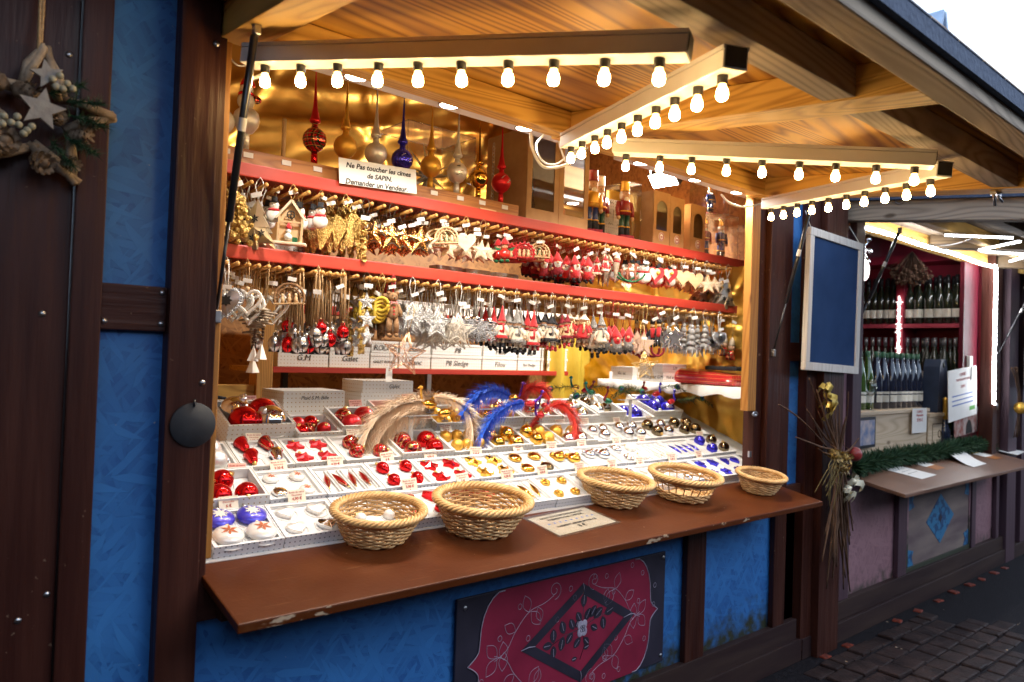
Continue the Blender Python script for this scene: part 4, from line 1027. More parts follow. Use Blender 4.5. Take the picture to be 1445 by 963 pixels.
def k_glitbush():
    def f():
        t = new('glitter_tree'); cord(t, .04, m_cordG, tagz=.02); r_ = random.Random(3); b = MB()
        for k in range(130):
            h = r_.random(); a = r_.uniform(0, 2 * PI); R_ = .055 * (1 - h * .75) * math.sqrt(r_.random()); b.ball((R_ * math.cos(a), R_ * math.sin(a), -.16 + h * .12), r_.uniform(.005, .009), 5, 4)
        part(b, 'foliage', m_glitG, t); return t
    return Proto(f)
def k_mtree():
    def f():
        t = new('metal_fir_tree'); cord(t, .05, m_cordW, tagz=.03); R = .075; zc = -.05 - R
        m_ = mat('pale_brass', (.55, .47, .33), (.72, .66, .54), rough=.3, metal=.85, scale=12)
        b = MB(); b.prism([(x * 1.05, z) for x, z in sc(fir(), R, 0, zc)], -.004, .004, None, .010); part(b, 'body', m_, t)
        e = MB()
        for (x, z, s_) in ((0, .25, .013), (-.022, -.02, .012), (.022, -.02, .012), (0, -.035, .014)):
            for k in range(6): e.prism([(0, 0), (s_ * .2, s_ * .5), (0, s_), (-s_ * .2, s_ * .5)], -.0155, -.0145, T(x, 0, zc + z * (R if abs(z) > .1 else 1)) @ RYm(k * PI / 3))
        part(e, 'cutouts', m_ink, t); return t
    return Proto(f)
KN = dict(
 bush=(k_glitbush(), 'gold glitter tree'), mtree=(k_mtree(), 'pale brass fir tree'), house=(k_house(), 'wooden gable house'),
 mouse=(k_snowman(), 'white snowman'), deer=(k_outline('glitter_reindeer', deer_poly, .085, .012, m_glitG, .055, m_cordG, .004, antlers(m_glitG)), 'gold glitter reindeer'),
 icic=(k_string('gold_icicle', m_glitG, 5, .016, .06), 'gold icicle string'),
 cstar=(k_outline('copper_star', star_f, .058, .006, m_glitC, .055, m_cordB, .010, latt(m_cordB, .0011)), 'copper openwork star'),
 arch=(k_arch(m_lime, m_feltG), 'wooden nativity arch'), cheart=(k_outline('wooden_heart', lambda R: heart(R), .042, .008, m_cream, .06, m_cordG), 'cream wooden heart'),
 wstar=(k_outline('wooden_star', star_f, .045, .010, m_cream, .07, m_jute, .004), 'cream wooden star'), apple=(k_apple(), 'red apple gnome'),
 filig=(k_arch(m_feltR, None, .042, .06, True), 'red filigree arch'), gnome=(k_gnome(m_feltR, m_fur), 'red felt gnome'), gnomed=(k_gnome(m_feltD, m_fur, m_feltR), 'bearded red gnome'),
 knit=(k_doll('knitted_santa', m_feltR, m_feltR, m_feltK, m_feltW, m_feltW, .05, .13, .03, None, False, None, m_fur), 'red knitted santa'),
 cone=(k_cone(), 'wooden santa cone'), rock=(k_rock(), 'brown rocking horse'), snow=(k_snowman(), 'white snowman'), santah=(k_santaheart(), 'red santa heart'),
 pheart=(k_outline('wooden_heart', lambda R: heart(R), .048, .008, m_lime, .065, m_cordW), 'plain wooden heart'), rstar=(k_outline('rimmed_star', star_f, .05, .006, m_cream, .06, m_cordW, .004, rim(m_lime, star_f)), 'white rimmed star'),
 sheart=(k_silverheart(.062, .11), 'tin heart'), hring=(k_hearting(), 'white heart ring'), drift=(k_drift(), 'driftwood garland'),
 bell=(k_bell(m_bellS, .0235, .20), 'silver jingle bell'), bellr=(k_bell(m_bred, .0225, .20), 'red jingle bell'),
 sstar=(k_string('glitter_star_string', m_glitG, 4, .028, .05), 'gold glitter star string'), sstars=(k_string('glitter_star_string', m_glitS, 3, .034, .06), 'silver glitter star string'),
 rings=(k_rings(), 'mustard ring ornament'), bear=(k_bear(), 'brown teddy bear'),
 gstar=(k_outline('tinsel_star', star_f, .062, .008, m_glitS, .09, m_cordW, .010, rim(m_glitS, star_f, .0045)), 'silver lattice star'),
 wire=(k_wirestar('white_wire_star', .062, m_whitewire, .11, m_cordW, 34, 3), 'white wire star'), flake=(k_flake(), 'clear snowflake pendant'),
 dred=(k_doll('gnome_girl', m_feltR, m_feltW, m_feltK, m_feltR, m_feltR, .07, .185, .06, m_feltR), 'red hatted gnome girl'),
 dgrey=(k_doll('gnome_girl', m_knitG, m_feltW, m_feltK, m_knitG, m_knitG, .06, .195, .062, m_knitG), 'grey hatted gnome girl'),
 dblk=(k_doll('sheep_doll', m_feltK, m_feltW, m_feltR, m_feltK, m_knitG, .085, .185, .035, m_feltK), 'black hatted doll'),
 ddk=(k_doll('gnome_girl', m_feltD, m_lime, m_feltR, m_feltD, m_feltR, .085, .19, .035, m_feltD), 'wine red hatted doll'),
 dang=(k_doll('angel_doll', m_feltW, m_feltR, m_bear, None, m_lime, .07, .20, .02, None, True, None, m_lime), 'red dressed angel doll'),
 dcr=(k_doll('angel_doll', m_knitG, m_feltW, m_feltK, None, m_knitG, .06, .21, .05, None, True, None, m_knitG), 'cream dressed angel doll'),
 dbob=(k_gnome(m_knitG, m_feltR, m_feltR, .11, 1.1), 'bobble hatted doll'),
 pstar=(k_outline('wooden_star', star_f, .062, .008, m_pinkwood, .13, m_cordG, .0, rim(m_lime, lambda R: star(5, R * .5, R * .21), .002)), 'blush wooden star'),
 sold=(k_soldier(), 'black hatted soldier'), gls=(k_outline('glass_star', star_f, .055, .008, m_tin, .08, m_cordW, .0, rim(m_bsil, star_f, .004)), 'blue glass star'),
 acr=(k_acryltree(), 'clear acrylic tree'), heart2=(k_silverheart(.045, .11), 'silver tin heart'), shead=(k_santahead(), 'plaid santa'),
 nat=(k_arch(m_bear, m_bear, .05, .06), 'brown nativity arch'),
)
ROW1 = ['bush', 'mtree', 'house', 'mouse', 'deer', 'icic', 'cstar', 'cstar', 'arch', 'cheart', 'wstar', 'apple', 'filig', 'arch', 'gnomed', 'gnome', 'gnome', 'knit', 'cone', 'rock', 'snow', 'santah', 'santah', 'pheart', 'pheart', 'rstar', 'wstar', 'mtree']
N1 = dict(bush=3, mtree=5, house=1, mouse=2, deer=3, icic=5, cstar=7, arch=2, cheart=4, wstar=5, apple=2, filig=3, gnomed=5, gnome=5, knit=4, cone=3, rock=2, snow=3, santah=2, pheart=4, rstar=4)
ROW2 = ['sheart', 'hring', 'drift', 'nat', 'bell', 'bell', 'bell', 'sstar', 'rings', 'bear', 'gstar', 'gstar', 'wire', 'flake', 'flake', 'dred', 'dgrey', 'dred', 'dblk', 'ddk', 'dang', 'dcr', 'dbob', 'dbob', 'pstar', 'sold', 'gls', 'acr', 'acr', 'heart2', 'shead']
N2 = dict(sheart=4, hring=4, drift=3, nat=1, bell=13, sstar=5, rings=4, bear=3, gstar=5, wire=5, flake=6, dred=4, dgrey=3, dblk=4, ddk=4, dang=3, dcr=3, dbob=3, pstar=5, sold=4, gls=3, acr=5, heart2=4, shead=2)
SCL = dict(bush=1.35, mtree=1.32, house=1.05, mouse=.95, deer=1.2, icic=1.25, cstar=1.15, arch=1.12, apple=1.05, cone=1.0, rock=1.0, snow=1.1, santah=1.25, cheart=1.2, wstar=1.15, pheart=1.2, rstar=1.2, drift=.98, gstar=1.2, wire=1.25, flake=1.05, dbob=1.15, pstar=1.12, gls=1.25, acr=1.3, heart2=1.25, sold=1.25, rings=1.1, bear=1.12, nat=1.1, hring=1.15, sstar=1.3)
r5 = random.Random(21)
ALT = dict(house='mouse', nat='bell', bear='rings', rock='cone', sheart='hring', drift='hring', bush='mtree', shead='acr', mouse='icic', apple='gnome', arch='wstar', santah='snow')
def fill(kinds_, pegs):
    K, P, X = [], [], []
    for i in range(len(kinds_)):
        K.append(kinds_[i]); P.append(pegs[i]); X.append(False)
        if i + 1 < len(kinds_):
            k = kinds_[i + (i % 2)]; K.append(ALT.get(k, k)); P.append((pegs[i] + pegs[i + 1]) / 2); X.append(True)
    return K, P, X
for row, (kinds_, pegs, N_) in enumerate(((ROW1, P1, N1), (ROW2, P2, N2))):
    kinds_, pegs, extra_ = fill(kinds_, pegs)
    for i, (k, px) in enumerate(zip(kinds_, pegs)):
        pr, desc = KN[k]; n = N_.get(k, 3) if not extra_[i] else min(2 if k in ('mtree', 'mouse', 'rings', 'hring') else 3, N_.get(k, 3)); n = 5 if k == 'bell' and extra_[i] else n; p = at_y(px, 300 if row == 0 else 400, .38)
        step = min(.052, .24 / max(n, 1))
        for j in range(n):
            use, d2 = pr, desc
            if k == 'bell' and r5.random() < .22: use, d2 = KN['bellr']
            if k == 'sstar' and j % 2 == 0: use, d2 = KN['sstars']
            S_ = (SCL.get(k, 1.15 if row == 0 else 1.12) * .92 if k not in ('mtree', 'bush') else SCL[k]) * r5.uniform(.9, 1.06)
            jx = r5.uniform(-.048, .048) if k == 'bell' else r5.uniform(-.018, .018) if n > 4 else r5.uniform(-.006, .006)
            dz = r5.uniform(-.03, .075) if k == 'bell' else r5.uniform(-.012, .006)
            if row == 1 and k in ('acr', 'gls', 'heart2'): dz -= .02
            lab = '%s on the %s %s peg from the left' % (d2, ordw(i + 1), ('upper', 'lower')[row])
            if n > 1: lab += ', frontmost' if j == 0 else ', %s from the front' % ordw(j + 1)
            was = use.used; o = use.get((p.x + jx, .388 + j * step + .004 + (.045 if extra_[i] else 0), PZ[row] + .010), (r5.uniform(-.06, .06), r5.uniform(-.07, .07), r5.uniform(-.9, -.15) if row == 0 or i < 32 else r5.uniform(-1.1, -.3)), lab, '%ss on the %s pegs' % (d2, ('upper', 'lower')[row]), (1, 1, 1.0 + dz * 3.2) if k == 'bell' else S_)
            if was:
                for c_ in [c for c in o.children if c.name.startswith('price_tag')]:
                    if r5.random() < (.7 if j else .3): bpy.data.objects.remove(c_)
                    else: c_.location = (r5.uniform(-.01, .01), r5.uniform(-.008, 0), r5.uniform(-.03, .012))
# two wire stars and a paper star clipped lower down
def single(pr, loc, rot, label, scale=1.): return pr.get(loc, rot, label, None, scale)
p = at_y(580, 470, .36); single(k_wirestar('wire_star', .085, m_rosewire, .10, m_cordG, 30, 7), (p.x, .36, p.z + .10), (0, .12, -.3), 'large rose gold wire star dangling in front of the lower pegs above the peach birds')
p = at_y(905, 500, .36); single(k_wirestar('wire_star', .075, m_goldwire, .14, m_cordG, 28, 8), (p.x, .36, p.z + .15), (0, -.1, -.4), 'pale gold wire star dangling above the peacock birds')
# ------------------------------------------------------------------ on the top shelf
ZS = 2.2145
def xs(px, y=.47, py=290): return at_y(px, py, y).x
rack = thing('topper_rack', 'low timber rack of pegs holding the glass tree toppers', 'rack', (0, 0, 0))
part(MB().box((.74, .44, ZS), (2.13, .50, ZS + .058), None, .003), 'rail', m_shelfwood, rack)
part(MB().box((1.90, .425, ZS + .0005), (1.99, .439, ZS + .012)), 'wedge', m_lime, rack)
TOP = [(312, m_bwhite), (345, None), (399, None), (443, m_plaid), (486, m_bgoldm), (530, m_bsilm), (567, m_bblue), (608, m_bgoldm), (645, m_bsilm), (676, m_bgold), (708, m_bredm)]
TL = {3: 'red plaid tree topper with a slim spire, left of the handwritten sign', 4: 'gold satin tree topper behind the left end of the handwritten sign', 5: 'silver satin tree topper behind the middle of the handwritten sign', 6: 'dark blue tree topper with white sprig, behind the right end of the sign', 7: 'gold satin tree topper in front of the clear acrylic box', 8: 'silver tree topper with a small dark motif, right of the gold satin one', 9: 'shiny gold tree topper between the silver one and the chain', 10: 'red tree topper with white scratches, beside the hanging chain', 0: 'white glass tree topper half hidden behind the left jamb'}
m_spire = {}
for i, (px, m) in enumerate(TOP):
    x = xs(px, .47, 235)
    pg = MB(); pg.cyl((x, .47, ZS + .0585), (x, .47, ZS + (.20 if i == 2 else .09)), .0075, None, 10); part(pg, 'peg', m_lime, rack)
    tgm = MB(); tgm.box((x - .017, .4365, ZS + .028), (x + .017, .4390, ZS + .046), None, .001); part(tgm, 'price_tag', m_tag, rack)
    if i == 2: continue
    base = ZS + .060
    if i == 1:
        t = thing('tree_topper', 'frosted snowman tree topper behind the black gas strut', 'tree topper', (x, .47, base))
        part(MB().lathe([(.012, 0), (.013, .04), (.012, .055), (.024, .062), (.040, .085), (.045, .105), (.040, .128), (.022, .146), (0, .150)], 24), 'body', m_bsilm, t)
        part(MB().ball((-.004, 0, .168), .030, 16, 10), 'belly', m_bwhite, t); part(MB().ball((-.004, 0, .208), .023, 14, 9), 'head', m_bwhite, t)
        part(MB().lathe([(.026, .222), (.024, .232), (.012, .252), (0, .262)], 14), 'hat', m_bred, t); part(MB().ball((.026, -.012, .178), .018, 12, 8, (1.1, .7, .8)), 'parcel', m_plaid, t); part(MB().ring((-.004, 0, .192), .022, .006, 14, 'z'), 'scarf', m_bred, t)
        continue
    t = thing('tree_topper', TL[i], 'tree topper', (x, .47, base), (0, rnd.uniform(-.02, .02), rnd.uniform(0, 3)), 'glass tree toppers')
    k = .90 if i == 0 else 1.0
    if i in (9,): k = .95
    part(MB().lathe([(.0125 * k, -.004), (.0115 * k, .045 * k)], 16), 'sleeve', m if m is not m_plaid else m_bred, t)
    part(MB().lathe([(.0115 * k, .0455 * k), (.028 * k, .056 * k), (.040 * k, .073 * k), (.044 * k, .091 * k), (.040 * k, .110 * k), (.028 * k, .126 * k), (.014 * k, .134 * k), (.0115 * k, .142 * k), (.0115 * k, .151 * k)], 26), 'ball', m, t)
    part(MB().lathe([(.0115 * k, .1515 * k), (.019 * k, .156 * k), (.021 * k, .163 * k), (.0175 * k, .170 * k), (.013 * k, .185 * k), (.008 * k, .215 * k), (.0048 * k, .26 * k), (.003 * k, .32 * k), (.0012 * k, .355 * k), (0, .356 * k)], 18), 'spire', m if m is not m_plaid else m_bredm, t)
    if i in (6, 8, 10):
        w = MB(); r_ = random.Random(i)
        for q in range(5):
            a = -PI / 2 - t.rotation_euler.z + r_.uniform(-.9, .9); z = .091 * k + r_.uniform(-.018, .02)
            w.tube([(.0445 * k * math.cos(a + d * .18) , .0445 * k * math.sin(a + d * .18), z + d * r_.uniform(-.002, .008)) for d in (-1, 0, 1)], .0012, 4)
        part(w, 'painted_sprig', m_bwhite if i != 8 else m_ink, t)
ab = thing('acrylic_box', 'clear acrylic box holding a spiky glass star behind the toppers', 'box', (0, 0, 0))
bb_ = MB(); bb_.box((1.60, .54, ZS), (1.95, .80, ZS + .345)); part(bb_, 'panels', m_acryl, ab)
ed = MB()
for x in (1.60, 1.95):
    for y in (.54, .80): ed.tube([(x, y, ZS), (x, y, ZS + .345)], .0025, 4)
    ed.tube([(x, .54, ZS + .345), (x, .80, ZS + .345)], .0025, 4)
for y in (.54, .80): ed.tube([(1.60, y, ZS + .345), (1.95, y, ZS + .345)], .0025, 4)
part(ed, 'edges', m_crystal, ab)
gs = thing('glass_star', 'spiky clear glass star inside the acrylic box', 'star', (1.79, .66, ZS + .165))
gb = MB(); r_ = random.Random(2)
for k in range(22):
    d = Vector((r_.gauss(0, 1), r_.gauss(0, .5), r_.gauss(0, 1))).normalized(); l = r_.uniform(.09, .15)
    gb.tube([(0, 0, 0), tuple(d * .03), tuple(d * l)], [.004, .010, .0008], 4, False)
part(gb, 'spikes', mat('clear_plastic', (.75, .76, .80), (.85, .86, .9), rough=.08, trans=.55, coat=.5), gs); part(MB().ball((0, 0, 0), .016), 'core', m_bsil, gs)
chn = MB(); x0 = xs(702, .52, 230)
for k in range(22): chn.ring((x0, .55, ZS + .34 - k * .0155), .0065, .0016, 10, 'y' if k % 2 else 'x', None, 0, 2 * PI, 1, 1.45)
tag(chn.obj('chain', m_steel), 'steel chain hanging down behind the last red topper', 'chain')
# handwritten sign
a_ = at_y(478, 222, .385); b2_ = at_y(587, 240, .385); c_ = at_y(477, 258, .385)
hs_ = thing('handwritten_sign', 'white handwritten paper sign on the edge of the top shelf', 'sign', tuple((a_ + b2_) / 2), (-.05, math.atan2(-(b2_.z - a_.z), (b2_ - a_).x), 0))
W_ = (b2_ - a_).length; H_ = (a_ - c_).length * 1.02
part(MB().box((-W_ / 2, 0, -H_), (W_ / 2, .0015, 0)), 'paper', m_paperw, hs_)
for bd, sz, dx, dz in (('Ne Pas toucher les cimes', .027, .0, .024), ('de SAPIN.', .026, -.0, .054), ('Demander un Vendeur.', .028, -.01, .084)):
    text(bd, sz, m_ink, hs_, (dx, -.0012, -dz), (PI / 2, 0, 0), shear=.25, bold=.0006)
# carton boxes with windows
def win_box(x0, x1, h, label, arch=False, depth=.24, y0=.44, fill=0):
    t = thing('gift_box', label, 'box', (0, 0, 0)); w = x1 - x0
    b = MB(); f = .03 if not arch else .025; zb, zt = ZS + (.09 if arch else .06), ZS + h - (.05 if arch else .03)
    b.box((x0, y0 + .004, ZS), (x0 + .003, y0 + depth, ZS + h)); b.box((x1 - .003, y0 + .004, ZS), (x1, y0 + depth, ZS + h)); b.box((x0 + .003, y0 + .004, ZS + h - .003), (x1 - .003, y0 + depth, ZS + h)); b.box((x0 + .003, y0 + depth - .003, ZS), (x1 - .003, y0 + depth, ZS + h - .003)); b.box((x0 + .003, y0 + .004, ZS), (x1 - .003, y0 + depth, ZS + .003))
    # front with an opening
    n = 12; xa, xb = x0 + f, x1 - f; cx_ = (xa + xb) / 2; rw = (xb - xa) / 2
    top = [(cx_ + rw * math.cos(PI * k / n), (zt - rw + rw * math.sin(PI * k / n)) if arch else zt) for k in range(n + 1)]
    vo = [(x1, y0, ZS + h) if False else None]
    outer = [(x1, zb)] + [(x1 + (x0 - x1) * k / n, ZS + h) for k in range(n + 1)] + [(x0, zb)]
    inner = [(xb, zb)] + top + [(xa, zb)]
    vs = [(x, y0, z) for x, z in outer] + [(x, y0, z) for x, z in inner]; m_ = len(outer)
    b.add(vs, [(k, k + 1, m_ + k + 1, m_ + k) for k in range(m_ - 1)])
    b.quad((x0, y0, ZS), (x1, y0, ZS), (x1, y0, zb), (x0, y0, zb))
    part(b, 'carton', m_card, t)
    part(MB().quad((xa - .005, y0 + .003, zb - .005), (xb + .005, y0 + .003, zb - .005), (xb + .005, y0 + .003, zt + .002), (xa - .005, y0 + .003, zt + .002)), 'window', m_acryl, t)
    i_ = MB(); i_.box((x0 + .006, y0 + depth - .02, ZS + .01), (x1 - .006, y0 + depth - .008, ZS + h - .01)); part(i_, 'lining', mat('brown_gold_lining', (.20, .12, .04), (.5, .34, .12), rough=.25, metal=.9, scale=14), t)
    k_ = MB(); k_.lathe([(.0, 0), (.035, .01), (.03, .08), (.02, .13), (.024, .15), (.018, .19), (.022, .20), (.018, .25), (0, .26)], 14, T(cx_, y0 + .10, ZS + .02))
    part(k_, 'boxed_figure', [m_feltR, m_feltK, m_bsilm][fill % 3], t)
    if arch:
        s_ = MB(); s_.lathe([(0, 0), (.024, 0), (.024, .0008), (0, .0008)], 20, T(cx_, y0 - .0004, zb - .035) @ RXm(PI / 2)); st = part(s_, 'round_sticker', m_paperw, t)
        s2 = MB(); s2.ring((cx_, y0 - .0015, zb - .035), .018, .0022, 20); s2.box((cx_ - .008, y0 - .0016, zb - .039), (cx_ + .008, y0 - .0012, zb - .031)); part(s2, 'printing', m_inkred, st)
    return t
win_box(2.175, 2.375, .43, 'tall kraft box with a wide window, left one of the joined pair', False, .30, .44, 1)
win_box(2.378, 2.575, .41, 'tall kraft box with a wide window, right one of the joined pair', False, .30, .44, 0)
X9 = [xs(919), xs(944), xs(964), xs(974), xs(994)]
win_box(X9[0] + .01, X9[1], .30, 'kraft box with arched window, below the glaring floodlight', True, .22, .46, 2)
win_box(X9[1] + .003, X9[2], .29, 'kraft box with arched window, middle one of three', True, .22, .46, 2)
win_box(X9[3], X9[4], .28, 'kraft box with arched window, nearest to the golden jamb', True, .22, .46, 1)
# nutcrackers
def nutcracker(coat, trou, hat, s_=1.):
    def f():
        t = thing('nutcracker', '', 'nutcracker', (0, 0, 0))
        part(MB().box((-.038 * s_, -.03 * s_, 0), (.038 * s_, .03 * s_, .018 * s_), None, .003), 'base', m_feltD, t)
        l = MB()
        for q in (-1, 1): l.tube([(q * .015 * s_, 0, .018 * s_), (q * .015 * s_, 0, .115 * s_)], .0125 * s_, 10)
        part(l, 'legs', trou, t); bt = MB()
        for q in (-1, 1): bt.tube([(q * .015 * s_, 0, .0185 * s_), (q * .015 * s_, 0, .055 * s_)], .0138 * s_, 10)
        part(bt, 'boots', m_feltK, t); bn = MB()
        for q in (-1, 1): bn.ring((q * .015 * s_, 0, .058 * s_), .0135 * s_, .003 * s_, 12, 'z')
        bn.ring((0, 0, .128 * s_), .029 * s_, .004 * s_, 16, 'z'); part(bn, 'gold_bands', m_bgoldm, t)
        part(MB().lathe([(.024 * s_, .112 * s_), (.030 * s_, .115 * s_), (.028 * s_, .135 * s_), (.031 * s_, .17 * s_), (.018 * s_, .182 * s_), (0, .183 * s_)], 16), 'coat', coat, t)
        for q in (-1, 1): part(MB().tube([(q * .033 * s_, 0, .172 * s_), (q * .040 * s_, -.002, .135 * s_), (q * .038 * s_, -.008, .105 * s_)], [.0105 * s_, .010 * s_, .009 * s_], 9), 'arm', coat, t)
        for q in (-1, 1): part(MB().ball((q * .038 * s_, -.009 * s_, .098 * s_), .0095 * s_, 8, 6), 'hand', m_lime, t)
        h = MB(); h.lathe([(0, .183 * s_), (.018 * s_, .184 * s_), (.021 * s_, .20 * s_), (.020 * s_, .222 * s_), (0, .224 * s_)], 16); face(h, (0, 0, .205 * s_), .021 * s_); part(h, 'head', [m_skin, m_ink], t)
        part(MB().ball((0, -.016 * s_, .178 * s_), .014 * s_, 10, 7, (1, .6, 1.4)), 'beard', m_bwhite, t); part(MB().lathe([(.022 * s_, .19 * s_), (.0235 * s_, .205 * s_), (.021 * s_, .222 * s_)], 14, T(0, .004 * s_, 0)), 'hair', m_bwhite, t)
        part(MB().lathe([(.023 * s_, .222 * s_), (.022 * s_, .228 * s_), (.019 * s_, .262 * s_), (.021 * s_, .268 * s_), (0, .27 * s_)], 16), 'hat', hat, t)
        return t
    return Proto(f)
nb = mat('blue_lacquered_wood', (.02, .05, .22), (.03, .07, .28), rough=.3, coat=.5)
ng = mat('green_lacquered_wood', (.01, .06, .045), (.015, .09, .06), rough=.3, coat=.5)
nr = mat('maroon_lacquered_wood', (.24, .018, .02), (.3, .025, .03), rough=.3, coat=.5)
nutcracker(m_bgoldm, nb, nr, 1.18).get((2.635, .47, ZS), (0, 0, -.3), 'slim gold coated nutcracker with blue legs beside the tall kraft boxes')
nutcracker(nr, ng, m_bsilm, 1.15).get((2.72, .50, ZS), (0, 0, -.2), 'maroon nutcracker with white hair, behind the gold coated one')
nutcracker(nr, ng, m_bgoldm, 1.12).get((2.865, .46, ZS), (0, 0, -.25), 'maroon coated nutcracker with green legs in front of the small white boxes')
lb = random.Random(4)
for r_ in range(4):
    for c_ in range(3):
        if r_ == 3 and c_ == 0: continue
        x = 2.745 + c_ * .066 + (r_ % 2) * .012; z = ZS + r_ * .0555
        o = thing('stock_box', 'small white box, %s layer up and %s from the left behind the nutcracker' % (ordw(r_ + 1), ordw(c_ + 1)), 'box', (x, .545, z), (0, 0, lb.uniform(-.06, .06)), 'small white boxes on the top shelf')
        part(MB().box((0, 0, 0), (.063, .08, .055)), 'carton', m_boxs, o)
        q = MB(); q.tube([(.015, -.001, .034), (.022, -.001, .042), (.028, -.001, .033), (.036, -.001, .041), (.046, -.001, .034)], .0014, 4); part(q, 'scribble', m_ink, o)
def acr_box(x0, x1, y0, h, label, zb=None):
    t = thing('clear_box', label, 'box', (0, 0, 0)); zb = ZS if zb is None else zb
    part(MB().box((x0, y0, zb), (x1, y0 + .16, zb + h)), 'panels', m_acryl, t); e = MB()
    for x in (x0, x1):
        for z in (zb + .001, zb + h): e.tube([(x, y0, z), (x, y0 + .16, z)], .0022, 4)
        e.tube([(x, y0, zb), (x, y0, zb + h)], .0022, 4)
    for z in (zb + .001, zb + h): e.tube([(x0, y0, z), (x1, y0, z)], .0022, 4)
    part(e, 'edges', m_crystal, t); return t
acr_box(xs(897), xs(915), .52, .33, 'tall narrow clear box left of the floodlight')
part(MB().box((xs(897) + .01, .66, ZS + .002), (xs(915) - .01, .67, ZS + .31)), 'gold_card', m_foil, COL.objects['clear_box'])
acr_box(3.72, 3.86, .43, .26, 'clear box with a gold crowned nutcracker beside the golden jamb')
nutcracker(nb, nb, m_bgold, .9).get((3.79, .50, ZS + .003), (0, 0, -.3), 'gold crowned nutcracker in the clear box beside the golden jamb')
acr_box(3.60, 3.71, .45, .25, 'clear box with a nutcracker, left of the gold crowned one')
nutcracker(nr, nb, m_bgold, .88).get((3.655, .52, ZS + .003), (0, 0, -.3), 'nutcracker in the clear box left of the gold crowned one')
acr_box(3.63, 3.80, .46, .20, 'clear box stacked on top of the two lower nutcracker boxes', ZS + .263)
nutcracker(nb, nb, m_bgold, .68).get((3.715, .53, ZS + .266), (0, 0, -.3), 'small nutcracker in the topmost clear box')

# ------------------------------------------------------------------ trays of baubles on the sloping table
def tw(x, v, h): return TM @ Vector((x, v, h))
BP = {}
def bproto(kind, m, capm=None):
    m = m_plaidb if m is m_plaid else m
    key = (kind, m.name)
    if key in BP: return BP[key]
    def f():
        b = MB(); c = MB(); g_ = capm or m_cap
        if kind == 'ball':
            b.ball((0, 0, 0), 1, 22, 14); c.lathe([(.24, .93), (.25, 1.12), (.08, 1.14)], 12); c.ring((0, 0, 1.2), .12, .03, 10)
        elif kind == 'disc':
            b.lathe([(0, -.42), (.6, -.38), (.93, -.18), (1, 0), (.93, .18), (.6, .38), (0, .42)], 26); c.cyl((0, .95, 0), (0, 1.16, 0), .17, None, 10)
        elif kind == 'star':
            b.prism(star(5, 1, .52), -.16, .16, RXm(PI / 2), .22); c.cyl((0, .9, 0), (0, 1.14, 0), .14, None, 8)
        elif kind == 'heart':
            b.prism(heart(1, 30), -.22, .22, RXm(-PI / 2), .30); c.cyl((0, .40, 0), (0, .70, 0), .15, None, 8)
        elif kind == 'drop':
            b.lathe([(0, -1.1), (.2, -1.0), (.55, -.6), (.75, -.1), (.68, .3), (.35, .7), (.18, .85)], 18, RXm(PI / 2)); c.cyl((0, -.82, 0), (0, -1.1, 0), .2, None, 10)
        elif kind == 'spindle':
            b.lathe([(0, -1.75), (.10, -1.4), (.30, -.5), (.34, 0), (.28, .6), (.12, 1.3), (.06, 1.5)], 14, RXm(PI / 2)); c.cyl((0, -1.45, 0), (0, -1.75, 0), .10, None, 8)
        elif kind == 'bell':
            b.lathe([(.62, -.8), (.66, -.76), (.5, -.4), (.42, .1), (.36, .4), (.16, .6), (0, .62)], 18, RXm(PI / 2)); c.cyl((0, -.6, 0), (0, -.9, 0), .18, None, 8); c.cyl((0, .8, 0), (0, .95, 0), .2, None, 8)
        elif kind == 'teddy':
            b.ball((0, .1, 0), .75, 16, 10, (1, .9, .7)); 
            for q in (-1, 1): b.ball((q * .6, .62, 0), .32, 10, 7)
            b.ball((0, -.1, .5), .3, 10, 7); c.cyl((0, .75, 0), (0, 1.0, 0), .15, None, 8)
        elif kind == 'knot':
            for k in range(5): a = k * 2 * PI / 5; b.ball((.5 * math.cos(a), .5 * math.sin(a), 0), .46, 10, 7)
            b.ball((0, 0, .2), .45, 10, 7); c.cyl((0, .85, 0), (0, 1.1, 0), .14, None, 8)
        o = b.obj('bauble', m); o['category'] = 'bauble'; part(c, 'cap', g_, o); return o
    BP[key] = Proto(f); return BP[key]
r7 = random.Random(77)
POS4 = ['back left', 'back right', 'front left', 'front right']
